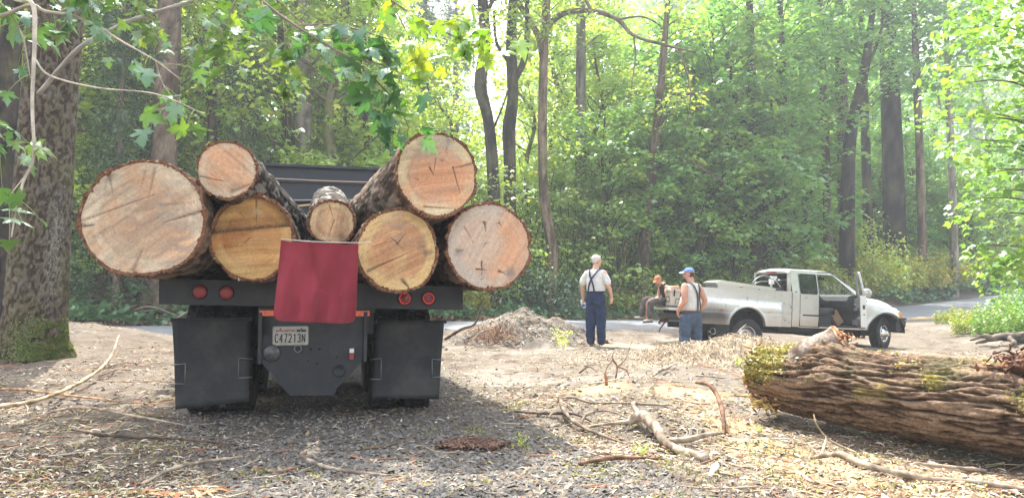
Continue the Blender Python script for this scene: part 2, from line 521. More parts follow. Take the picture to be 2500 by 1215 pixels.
M['cap_blue'] = cloth('blue_cap_cloth', (0.14, 0.22, 0.50))
M['cap_brim'] = cloth('pale_blue_brim', (0.48, 0.56, 0.70))
M['cap_orange'] = cloth('faded_orange_cap', (0.42, 0.17, 0.09))
M['dark'] = plain('dark_detail', (0.02, 0.02, 0.02), 0.5)
M['eye'] = plain('eye_white', (0.7, 0.68, 0.65), 0.3)
M['blue_label'] = plain('blue_label', (0.06, 0.22, 0.62), 0.4)
M['bottle'] = plain('milky_bottle', (0.62, 0.70, 0.78), 0.25, 0, 0.6, 0.06)
# ------------------------------------------------------------------ terrain
_RX = np.array([-90, -60, -30, -11, 0, 6, 12, 18, 24.5, 31, 45, 70, 100.])
_RY = np.array([-6, 8, 17.5, 20.8, 25.2, 28.3, 31.8, 36.2, 41, 46, 57, 75, 95.])
_xs = np.linspace(-90, 100, 761)
_ys = np.interp(_xs, _RX, _RY)
_k = np.exp(-0.5 * (np.arange(-24, 25) / 9.0) ** 2); _k /= _k.sum()
_ys = np.convolve(np.pad(_ys, 24, mode='edge'), _k, 'valid')
_sl = np.gradient(_ys, _xs)

def road_d(x, y):
    """signed distance from the road's centre line, positive on the far side"""
    yc = np.interp(x, _xs, _ys); s = np.interp(x, _xs, _sl)
    return (y - yc) / np.sqrt(1 + s * s)

def lane_edges(y):
    L = np.interp(y, [3, 4.2, 6.5, 10.5, 20, 26], [-1.2, -1.6, -2.9, -4.2, -7.2, -9.5])
    R = np.interp(y, [3, 4.2, 6.9, 10.5, 20, 26], [1.3, 1.0, -0.1, -0.9, -3.2, -4.5])
    return L, R

def ground_base(x, y):
    x = np.asarray(x, float); y = np.asarray(y, float)
    d = road_d(x, y)
    rz = np.interp(x, [-60, -11, 0, 8, 13, 18, 24, 40, 60, 100], [0, 0, 0.0, -0.12, -0.1, 0.05, 0.3, 1.2, 2.5, 5])
    near = -0.36 * np.exp(-((x - 8.0) / 4.6) ** 4 - ((y - 19.0) / 4.6) ** 4)
    near += 0.55 * np.exp(-((x + 8.6) / 2.0) ** 2 - ((y - 13.6) / 2.2) ** 2)
    near += 0.12 * np.exp(-((x + 5.6) / 2.0) ** 2 - ((y - 10.5) / 2.5) ** 2)
    w = sstep(-7.5, -3.2, d)
    h = near * (1 - w) + rz * w
    # bank and forest floor beyond the road
    b = np.clip(d - 3.2, 0, None)
    right = sstep(4, 26, x)
    left = 1 - sstep(-14, -3, x)
    bank = 0.9 * sstep(0, 4, b) + 1.3 * left * sstep(0, 6, b)
    slope = b * (0.05 + 0.16 * right) + np.clip(b - 4, 0, None) * 0.16 * right
    slope = np.minimum(slope, 26)
    h = h + bank + slope
    # open slope on the far right, before the road
    h = h + 0.0
    return h

def ground_h(x, y, fine=True):
    x = np.asarray(x, float); y = np.asarray(y, float)
    h = ground_base(x, y)
    if fine:
        d = road_d(x, y)
        L, R = lane_edges(y)
        lane = sstep(-0.5, 0.3, x - L) * (1 - sstep(-0.3, 0.5, x - R)) * (y < 21)
        onroad = 1 - sstep(3.0, 3.9, np.abs(d))
        rough = (1 - 0.75 * lane) * (1 - onroad)
        p = np.stack([x, y, np.zeros_like(x)], -1).reshape(-1, 3)
        n = (0.085 * fbm(p * 0.55, 3) + 0.055 * fbm(p * 2.1 + 5, 3) + 0.022 * fbm(p * 8 + 9, 3)).reshape(x.shape)
        ru = 0.10 * np.exp(-((x - 1.35) / 0.9) ** 2 - ((y - 8.3) / 1.3) ** 2) + 0.13 * np.exp(-((x - 2.3) / 0.5) ** 2 - ((y - 9.0) / 1.0) ** 2) \
            + 0.10 * np.exp(-((x - 1.2) / 0.45) ** 2 - ((y - 6.1) / 0.35) ** 2) + 0.06 * np.exp(-((x - 0.55) / 0.4) ** 2 - ((y - 6.6) / 0.3) ** 2) \
            + 0.09 * np.exp(-((x + 3.3) / 0.8) ** 2 - ((y - 6.4) / 0.9) ** 2)
        far = 1 - sstep(30, 60, y)
        h = h + rough * (n * far + ru) - 0.05 * onroad
    return h

def gz(x, y):
    return float(ground_h(np.array([float(x)]), np.array([float(y)]))[0])

def ground_colour(x, y):
    p = np.stack([x, y, np.zeros_like(x)], -1)
    tan = np.array([0.168, 0.144, 0.115]); pale = np.array([0.245, 0.217, 0.180]); brown = np.array([0.088, 0.064, 0.047])
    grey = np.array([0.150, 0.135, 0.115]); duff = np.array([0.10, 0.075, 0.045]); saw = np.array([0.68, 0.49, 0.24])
    n = fbm(p * 0.9 + 3, 4); n2 = fbm(p * 3.5 + 11, 4)
    c = mixc(np.tile(tan, (len(x), 1)), pale, sstep(-0.05, 0.45, n))
    c = mixc(c, brown, sstep(0.12, 0.5, n2) * 0.75)
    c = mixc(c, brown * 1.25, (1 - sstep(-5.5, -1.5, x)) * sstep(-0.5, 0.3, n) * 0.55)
    L, R = lane_edges(y)
    wob = 0.5 * n2 + 0.35 * n
    lane = sstep(-0.5, 0.4, x - L + wob) * (1 - sstep(-0.4, 0.5, x - R + wob)) * (1 - sstep(17, 20, y) * 0)
    c = mixc(c, grey, lane * 0.9 * (y < 24))
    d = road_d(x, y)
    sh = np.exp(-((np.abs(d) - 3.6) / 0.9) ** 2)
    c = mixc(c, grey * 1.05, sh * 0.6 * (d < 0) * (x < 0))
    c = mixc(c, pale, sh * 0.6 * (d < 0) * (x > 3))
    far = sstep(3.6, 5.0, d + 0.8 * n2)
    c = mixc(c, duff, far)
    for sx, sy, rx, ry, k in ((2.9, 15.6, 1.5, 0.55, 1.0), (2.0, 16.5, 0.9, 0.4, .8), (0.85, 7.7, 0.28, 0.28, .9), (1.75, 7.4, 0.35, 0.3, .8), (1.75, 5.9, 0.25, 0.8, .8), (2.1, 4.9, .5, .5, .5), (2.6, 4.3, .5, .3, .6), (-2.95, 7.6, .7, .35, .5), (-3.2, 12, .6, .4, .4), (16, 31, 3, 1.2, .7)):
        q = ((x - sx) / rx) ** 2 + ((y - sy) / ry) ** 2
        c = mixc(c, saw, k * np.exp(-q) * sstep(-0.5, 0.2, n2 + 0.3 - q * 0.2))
    return c

def build_ground():
    def axis(segs):
        out = []
        for a, b, s in segs:
            out.append(np.arange(a, b, s))
        return np.concatenate(out + [np.array([segs[-1][1]])])
    gx = axis([(-120, -40, 5), (-40, -16, 1.2), (-16, -7, 0.22), (-7, 6, 0.055), (6, 14, 0.14), (14, 30, 0.5), (30, 70, 1.6), (70, 150, 6)])
    gy = axis([(-12, 1.5, 1.0), (1.5, 3.4, 0.15), (3.4, 8, 0.045), (8, 13, 0.08), (13, 20, 0.15), (20, 34, 0.35), (34, 60, 0.9), (60, 100, 2.2), (100, 200, 6)])
    X, Y = np.meshgrid(gx, gy, indexing='ij')
    x, y = X.ravel(), Y.ravel()
    h = ground_h(x, y)
    mb = MB()
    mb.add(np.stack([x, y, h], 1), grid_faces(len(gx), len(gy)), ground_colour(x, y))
    o = mb.obj('ground', M['ground'])
    tag(o, kind='structure')
    # road: a strip that follows the centre line
    k = np.arange(0, len(_xs), 2)
    cx, cy, sl = _xs[k], _ys[k], _sl[k]
    nx, ny = -sl / np.sqrt(1 + sl * sl), 1 / np.sqrt(1 + sl * sl)
    offs = np.linspace(-3.15, 3.15, 9)
    PX = cx[:, None] + nx[:, None] * offs; PY = cy[:, None] + ny[:, None] * offs
    Z = ground_base(PX.ravel(), PY.ravel()) + 0.015 + 0.04 * (1 - (np.tile(offs, len(k)) / 3.15) ** 2)
    Z = np.where(np.abs(np.tile(offs, len(k))) > 3.1, Z - 0.06, Z)
    mb = MB(); mb.add(np.stack([PX.ravel(), PY.ravel(), Z], 1), grid_faces(len(k), 9))
    tag(mb.obj('road', M['asphalt']), kind='structure')
build_ground()

# ------------------------------------------------------------------ loose matter on the ground
def scatter_pts(n, y0, y1, halfw, seed, power=1.0):
    """denser close by, thinning with distance like real litter one can tell apart"""
    r = np.random.RandomState(seed)
    u = r.rand(n)
    y = 1 / ((1 - u) / y0 ** power + u / y1 ** power) ** (1 / power)
    x = (r.rand(n) * 2 - 1) * (halfw * y + 0.6)
    return x, y, r

def in_lane(x, y, pad=0.0):
    L, R = lane_edges(y)
    return (x > L - pad) & (x < R + pad)

def stones_mesh():
    # angular crushed stone: squashed, jittered octahedra with a cut corner
    x, y, r = scatter_pts(60000, 3.5, 10.5, 0.62, 5, 1.0)
    q = fbm(np.stack([x, y, 0 * x], 1) * 1.3 + 4, 3)
    keep = in_lane(x + 0.35 * q, y, 0.0) | ((r.rand(len(x)) < 0.06) & (q > 0.0))
    keep &= r.rand(len(x)) < 0.75
    x, y = x[keep], y[keep]; n = len(x)
    s = 0.009 + 0.014 * r.rand(n) ** 2
    base = np.array([(1, 0, 0), (0.3, 0.95, 0.1), (-0.8, 0.6, -0.1), (-0.7, -0.75, 0.1), (0.5, -0.9, 0), (0.1, 0.1, 0.8), (0, 0, -0.8)])
    F0 = np.array([(0, 1, 5), (1, 2, 5), (2, 3, 5), (3, 4, 5), (4, 0, 5)])
    V = np.tile(base[None], (n, 1, 1)) + (r.rand(n, 7, 3) - 0.5) * 0.6
    V *= np.stack([s * (0.8 + 0.7 * r.rand(n)), s * (0.7 + 0.4 * r.rand(n)), s * (0.5 + 0.5 * r.rand(n))], 1)[:, None, :]
    a = r.rand(n) * 2 * PI; ca, sa = np.cos(a)[:, None], np.sin(a)[:, None]
    X = V[..., 0] * ca - V[..., 1] * sa; Y = V[..., 0] * sa + V[..., 1] * ca
    tl = (r.rand(n, 2) - 0.5) * 0.9
    Z = V[..., 2] + X * tl[:, :1] + Y * tl[:, 1:]
    h = ground_h(x, y)
    P = np.stack([X + x[:, None], Y + y[:, None], Z + (h + s * 0.15)[:, None]], -1).reshape(-1, 3)
    F = (F0[None] + (np.arange(n) * 7)[:, None, None]).reshape(-1, 3)
    c0 = np.array([0.185, 0.172, 0.155])
    b = 0.55 + 0.75 * r.rand(n) ** 1.3
    C = c0[None] * b[:, None]
    warm = r.rand(n) < 0.18
    C[warm] *= np.array([1.15, 1.0, 0.82])
    mb = MB(); mb.add(P, F, np.repeat(C, 7, 0), 0, False)
    tag(mb.obj('gravel', M['soft']), kind='stuff')
stones_mesh()

PAL_LITTER = np.array([(0.44, 0.36, 0.25), (0.32, 0.25, 0.16), (0.20, 0.14, 0.09), (0.10, 0.07, 0.05), (0.50, 0.43, 0.33), (0.34, 0.30, 0.13), (0.26, 0.14, 0.08), (0.54, 0.49, 0.40), (0.15, 0.10, 0.07)])
def shards(x, y, r, L, Wd, hgt, pal, zoff=0.0, tilt=0.5, zfun=None):
    """bent slivers: 3 cross rows of 2 vertices -> 2 quads; a thickness row underneath"""
    n = len(x)
    h = (zfun or ground_h)(x, y)
    a = r.rand(n) * 2 * PI
    t = np.array([-0.5, 0.0, 0.5])
    bend = (r.rand(n) - 0.5) * 0.6
    lx = L[:, None] * t[None]; ly = (bend * L)[:, None] * (t[None] ** 2) * 2
    lift = (hgt * (1 - (2 * t) ** 2)[None]).reshape(1, 3) * np.ones((n, 1)) + lx * (r.rand(n) * tilt)[:, None] * 0.5 + np.abs(lx) * 0
    wid = Wd[:, None] * np.array([0.35, 1.0, 0.3])[None] * 0.5
    V = np.zeros((n, 3, 3, 3))
    for j, (sw, dz) in enumerate(((-1, 0), (0, 0.35), (1, 0))):
        V[:, :, j, 0] = lx; V[:, :, j, 1] = ly + sw * wid; V[:, :, j, 2] = lift + dz * wid * 1.4
    V = V.reshape(n, 9, 3)
    ca, sa = np.cos(a)[:, None], np.sin(a)[:, None]
    X = V[..., 0] * ca - V[..., 1] * sa + x[:, None]; Y = V[..., 0] * sa + V[..., 1] * ca + y[:, None]
    Z = V[..., 2] + (h + zoff + 0.004)[:, None] + np.abs(L[:, None]) * 0.03
    F0 = np.array([(0, 3, 4, 1), (1, 4, 5, 2), (3, 6, 7, 4), (4, 7, 8, 5)])
    F = (F0[None] + (np.arange(n) * 9)[:, None, None]).reshape(-1, 4)
    C = pal[r.randint(0, len(pal), n)] * (0.7 + 0.6 * r.rand(n))[:, None]
    return np.stack([X, Y, Z], -1).reshape(-1, 3), F, np.repeat(np.clip(C, 0, 0.85), 9, 0)

def build_litter():
    x, y, r = scatter_pts(110000, 3.5, 24, 0.78, 21, 1.2)
    q = fbm(np.stack([x, y, 0 * x], 1) * 0.9 + 20, 4)
    d = road_d(x, y)
    lane = in_lane(x + 0.4 * q, y)
    p = np.where(lane, 0.10 + 0.35 * sstep(0.1, 0.5, q), 0.30 + 0.9 * sstep(-0.25, 0.45, q))
    keep = (r.rand(len(x)) < p) & (np.abs(d) > 3.1)
    x, y = x[keep], y[keep]; n = len(x)
    L = (0.012 + 0.055 * r.rand(n) ** 2.2) * (1 + 0.04 * y); Wd = L * (0.06 + 0.35 * r.rand(n) ** 2) + 0.002
    V, F, C = shards(x, y, r, L, Wd, 0.006, PAL_LITTER, 0.0, 0.9)
    mb = MB(); mb.add(V, F, C, 0, False)
    tag(mb.obj('bark_litter', M['soft']), kind='stuff')
    # finer clods of soil
    x, y, r = scatter_pts(16000, 3.5, 22, 0.78, 33, 1.2)
    q = fbm(np.stack([x, y, 0 * x], 1) * 1.1 + 40, 4)
    keep = (~in_lane(x, y, -0.1)) & (np.abs(road_d(x, y)) > 3.3) & (q > -0.1)
    x, y = x[keep], y[keep]; n = len(x)
    s = (0.006 + 0.022 * r.rand(n) ** 3) * (1 + 0.03 * y)
    base = np.array([(1, 0, 0), (0, 1, 0), (-1, 0, 0), (0, -1, 0), (0, 0, 0.9)])
    V = (base[None] + (r.rand(n, 5, 3) - 0.5) * 0.7) * s[:, None, None]
    h = ground_h(x, y)
    P = (V + np.stack([x, y, h], 1)[:, None]).reshape(-1, 3)
    F = (np.array([(0, 1, 4), (1, 2, 4), (2, 3, 4), (3, 0, 4)])[None] + (np.arange(n) * 5)[:, None, None]).reshape(-1, 3)
    C = ground_colour(x, y) * (0.6 + 0.6 * r.rand(n))[:, None]
    mb = MB(); mb.add(P, F, np.repeat(C, 5, 0), 0, False)
    tag(mb.obj('soil_clods', M['soft']), kind='stuff')
    # thin twigs
    r = np.random.RandomState(44); rr = random.Random(44)
    mb = MB()
    for i in range(900):
        u = rr.random(); yy = 1 / ((1 - u) / 3.6 + u / 19.0)
        xx = (rr.random() * 2 - 1) * (0.72 * yy + 0.3)
        if in_lane(np.array([xx]), np.array([yy]), -0.3)[0] and rr.random() < 0.75: continue
        if -2.9 < xx < 0 and 5.8 < yy < 11: continue
        L = rr.uniform(0.10, 0.7) * (0.75 + 0.03 * yy); a = rr.random() * PI
        pts = []
        for k in range(5):
            s = (k / 4 - 0.5) * L
            px = xx + math.cos(a) * s + rr.uniform(-.04, .04) * L * 2; py = yy + math.sin(a) * s + rr.uniform(-.04, .04) * L * 2
            pts.append((px, py, gz(px, py) + 0.004 + rr.random() * 0.03 * (k in (0, 4))))
        rad = rr.uniform(0.0018, 0.006) * (1 + 0.04 * yy)
        c = np.array(rr.choice([(0.42, 0.33, 0.22), (0.28, 0.20, 0.13), (0.20, 0.13, 0.09), (0.50, 0.42, 0.30), (0.36, 0.17, 0.10)])) * rr.uniform(0.8, 1.2)
        add_tube(mb, pts, [rad, rad * 0.8, rad * 0.45], 4, 5, c)
    tag(mb.obj('twigs', M['soft']), kind='stuff')
build_litter()

# green and yellow moss crumbs, small seedlings
def build_moss_crumbs():
    mb = MB(); rr = random.Random(3)
    r = np.random.RandomState(3)
    spots = [(0.95, 4.15, .16), (1.1, 5.0, .2), (-1.1, 4.4, .12), (-2.3, 5.0, .14), (0.2, 5.3, .12), (-1.55, 4.6, .1), (1.9, 4.5, .15), (2.3, 4.3, .2), (0.6, 4.6, .14), (-2.6, 4.3, .15), (-3.2, 5.8, .16), (1.5, 4.9, .18), (-0.3, 4.2, .1), (2.0, 5.4, .14), (0.0, 7.0, .12), (-0.35, 5.9, .12), (-2.0, 4.1, .12), (1.35, 5.3, .12), (-3.0, 4.6, .1), (2.45, 5.2, .14), (-0.9, 5.1, .1), (0.45, 5.7, .1), (1.7, 3.9, .12)]
    for sx, sy, R in spots:
        n = int(1500 * R)
        x = sx + r.randn(n) * R * 1.7; y = sy + r.randn(n) * R * 1.1
        kq = fbm(np.stack([x * 6, y * 6, 0 * x], 1), 3) > .12; x, y = x[kq], y[kq]; n = len(x)
        L = 0.012 + 0.02 * r.rand(n)
        V, F, C = shards(x, y, r, L, L * 0.5, 0.012, np.array([(0.20, 0.21, 0.06), (0.30, 0.27, 0.08), (0.13, 0.16, 0.06), (0.28, 0.22, 0.10)]), 0.004, 2.0)
        mb.add(V, F, C, 0, False)
    tag(mb.obj('moss_crumbs', M['soft']), kind='stuff')
build_moss_crumbs()

# heaps
def heap_fn(cx, cy, rx, ry, H, seed, amp=0.12, pw=1.3):
    def f(x, y):
        q = np.sqrt(((x - cx) / rx) ** 2 + ((y - cy) / ry) ** 2)
        p = np.stack([x, y, np.full_like(x, seed)], -1)
        n = fbm(p * 1.6, 4)
        prof = np.clip(1 - q + 0.22 * n, 0, 1) ** pw
        return ground_h(x, y) - 0.03 + H * prof * (1 + amp * fbm(p * 6, 3)) + 0.05 * fbm(p * 9 + 2, 3) * (prof > 0.02)
    return f

def heap(name, label, cat, cx, cy, rx, ry, H, seed, col, mat, res=0.045, **k):
    f = heap_fn(cx, cy, rx, ry, H, seed, **k)
    gx = np.arange(cx - rx * 1.2, cx + rx * 1.2, res); gy = np.arange(cy - ry * 1.2, cy + ry * 1.2, res)
    X, Y = np.meshgrid(gx, gy, indexing='ij'); x, y = X.ravel(), Y.ravel()
    z = f(x, y)
    p = np.stack([x, y, z], 1)
    n = fbm(p * 3 + seed, 4)
    C = mixc(np.tile(np.array(col[0]), (len(x), 1)), np.array(col[1]), sstep(-0.3, 0.4, n))
    t = thing(name, label, cat, (cx, cy, gz(cx, cy)))
    mb = MB(); mb.add(p - np.array(t.location), grid_faces(len(gx), len(gy)), C)
    mb.obj('mound', mat, t)
    return t, f

pile, pile_f = heap('dirt_pile', 'tall pile of pale grey-brown dirt between the log truck and the standing men', 'dirt pile', 0.25, 16.3, 2.1, 1.6, 0.9, 2.0,
                    ((0.13, 0.112, 0.094), (0.215, 0.19, 0.163)), M['ground'])
def pile_litter():
    r = np.random.RandomState(9); n = 2600
    x = 0.25 + (r.rand(n) * 2 - 1) * 1.9; y = 16.3 - r.rand(n) ** 0.8 * 1.5 + 0.2
    L = 0.03 + 0.09 * r.rand(n) ** 2
    V, F, C = shards(x, y, r, L, L * 0.2 + 0.004, 0.01, PAL_LITTER * 0.85, 0.0, 1.2, pile_f)
    mb = MB(); mb.add(V - np.array(pile.location), F, C, 0, False)
    tag(mb.obj('litter', M['soft'], pile), kind='stuff')
pile_litter()

heap2, heap2_f = heap('mulch_heap', 'low heap of straw-coloured shredded wood in front of the silver pickup', 'mulch heap', 3.65, 12.0, 1.8, 1.3, 0.45, 5.0,
                      ((0.20, 0.155, 0.11), (0.33, 0.27, 0.19)), M['ground'], pw=0.9)
def mulch_chips():
    r = np.random.RandomState(10); n = 16000
    a = r.rand(n) * 2 * PI; q = np.sqrt(r.rand(n))
    q = q * (.75 + .5 * r.rand(n)); x = 3.1 + np.cos(a) * q * 2.6; y = 11.7 + np.sin(a) * q * 2.0
    L = 0.02 + 0.075 * r.rand(n) ** 2
    pal = np.array([(0.44, 0.37, 0.27), (0.34, 0.27, 0.18), (0.52, 0.45, 0.34), (0.24, 0.17, 0.11), (0.13, 0.09, 0.06), (0.38, 0.31, 0.22)])
    V, F, C = shards(x, y, r, L, L * 0.16 + 0.003, 0.02, pal, 0.01, 2.2, heap2_f)
    mb = MB(); mb.add(V - np.array(heap2.location), F, C, 0, False)
    tag(mb.obj('wood_shreds', M['soft'], heap2), kind='stuff')
mulch_chips()
# ------------------------------------------------------------------ foliage
# leaf outlines (u across, v along, w = droop)
T_MID = np.array([(0, 0, 0), (0.42, 0.12, -0.06), (0.52, 0.52, -0.12), (0.22, 0.55, 0), (0, 1.0, -0.14), (-0.22, 0.55, 0), (-0.52, 0.52, -0.12), (-0.42, 0.12, -0.06)])
T_OVAL = np.array([(0, 0, 0), (0.3, 0.4, -0.04), (0, 1.0, -0.1), (-0.3, 0.4, -0.04)])
T_FROND = np.array([(0, 0, 0), (0.14, 0.35, -0.03), (0.10, 0.75, -0.12), (0, 1.0, -0.25), (-0.10, 0.75, -0.12), (-0.14, 0.35, -0.03)])

def leaf_cloud(C, size, nrm, r, tmpl, tint, heading=None):
    """one polygon per leaf, oriented by its normal, random heading in its plane"""
    n = len(C)
    nrm = nrm / (np.linalg.norm(nrm, axis=1)[:, None] + 1e-9)
    if heading is None:
        h = r.randn(n, 3)
    else:
        h = heading + 0.35 * r.randn(n, 3)
    h = h - nrm * np.sum(h * nrm, 1)[:, None]
    h /= np.linalg.norm(h, axis=1)[:, None] + 1e-9
    s = np.cross(nrm, h)
    T = tmpl
    V = C[:, None] + size[:, None, None] * (s[:, None] * T[None, :, :1] + h[:, None] * (T[None, :, 1:2] - 0.3) + nrm[:, None] * T[None, :, 2:3])
    k = len(T)
    F = (np.arange(k)[None] + (np.arange(n) * k)[:, None])
    return V.reshape(-1, 3), F, np.repeat(np.stack([tint, tint, tint], 1), k, 0)

def crown(clusters, r, per, leaf, tmpl=T_MID, flat=0.28, tilt=0.55, tmean=0.45, tvar=0.22, droop=0.0):
    """clusters: (x,y,z,R).  leaves lie in loose sloping sprays, thicker at the rim"""
    Cs, Ns, Ss, Ts, Hs = [], [], [], [], []
    for (x, y, z, R) in clusters:
        m = int(per * R * R * (0.7 + 0.6 * r.rand()))
        if m < 3: continue
        q = np.sqrt(r.rand(m)) * R; a = r.rand(m) * 2 * PI
        lx, ly = np.cos(a) * q, np.sin(a) * q
        tx, ty = r.randn() * 0.25, r.randn() * 0.25
        lz = r.randn(m) * R * flat + lx * tx + ly * ty - (q / R) ** 2 * R * (0.25 + droop)
        Cs.append(np.stack([x + lx, y + ly, z + lz], 1))
        Ns.append(np.stack([r.randn(m) * tilt + lx / R * 0.4, r.randn(m) * tilt + ly / R * 0.4, np.ones(m)], 1))
        Ss.append(leaf * (0.6 + 0.7 * r.rand(m)))
        Ts.append(np.clip(tmean + r.randn() * tvar * 0.6 + r.randn(m) * tvar * 0.6, 0, 1))
        Hs.append(np.stack([lx, ly, -0.25 * np.ones(m) * R], 1) / R)
    C = np.concatenate(Cs)
    return leaf_cloud(C, np.concatenate(Ss), np.concatenate(Ns), r, tmpl, np.concatenate(Ts), np.concatenate(Hs))

BK_GREY = ((0.055, 0.047, 0.038), (0.20, 0.178, 0.150))
BK_BROWN = ((0.045, 0.031, 0.021), (0.17, 0.122, 0.085))
BK_DARK = ((0.016, 0.013, 0.011), (0.065, 0.052, 0.042))
BK_MOSS = ((0.05, 0.044, 0.022), (0.18, 0.165, 0.085))
BK_PALE = ((0.14, 0.12, 0.095), (0.33, 0.29, 0.24))
BK_RED = ((0.07, 0.046, 0.031), (0.24, 0.172, 0.125))

def bark_col(V, pal, furrow=6.0, moss=0.0, seed=0.0):
    p = V * np.array([furrow, furrow, furrow * 0.18]) + seed
    n = fbm(p, 4, 0.6); n2 = fbm(V * 1.1 + seed + 5, 3)
    c = mixc(np.tile(np.array(pal[0]), (len(V), 1)), np.array(pal[1]), sstep(-0.22, 0.28, n))
    if moss:
        c = mixc(c, np.array([0.16, 0.17, 0.05]), sstep(0.05, 0.35, n2 + 0.3 * n) * moss)
    lich = fbm(V * 5 + seed + 30, 3)
    c = mixc(c, np.array(pal[1]) * 1.5, sstep(0.3, 0.5, lich) * 0.5)
    return c

def bark_disp(amp, furrow, seed=0.0, zs=0.18):
    def f(P, R, u, a):
        p = P.reshape(-1, 3) * np.array([furrow, furrow, furrow * zs]) + seed
        n = fbm(p, 3, 0.6)
        return (amp * (np.abs(n) * -2 + 0.5)).reshape(R.shape)
    return f

def trunk_mb(path, radii, pal, seg=14, n=40, amp=0.02, furrow=8.0, moss=0.0, seed=0.0, limbs=(), zs=0.18):
    mb = MB()
    V, F = tube_vf(path, radii, seg, n, True, disp=bark_disp(amp, furrow, seed, zs))
    mb.add(V, F, bark_col(V, pal, furrow, moss, seed))
    for pts, r0, r1 in limbs:
        V, F = tube_vf(pts, [r0, (r0 + r1) * 0.5, r1], 7, max(8, len(pts) * 4), True, disp=bark_disp(min(amp, r0 * .25), furrow * 1.5, seed, 0.5))
        mb.add(V, F, bark_col(V, pal, furrow * 1.5, moss, seed))
    return mb

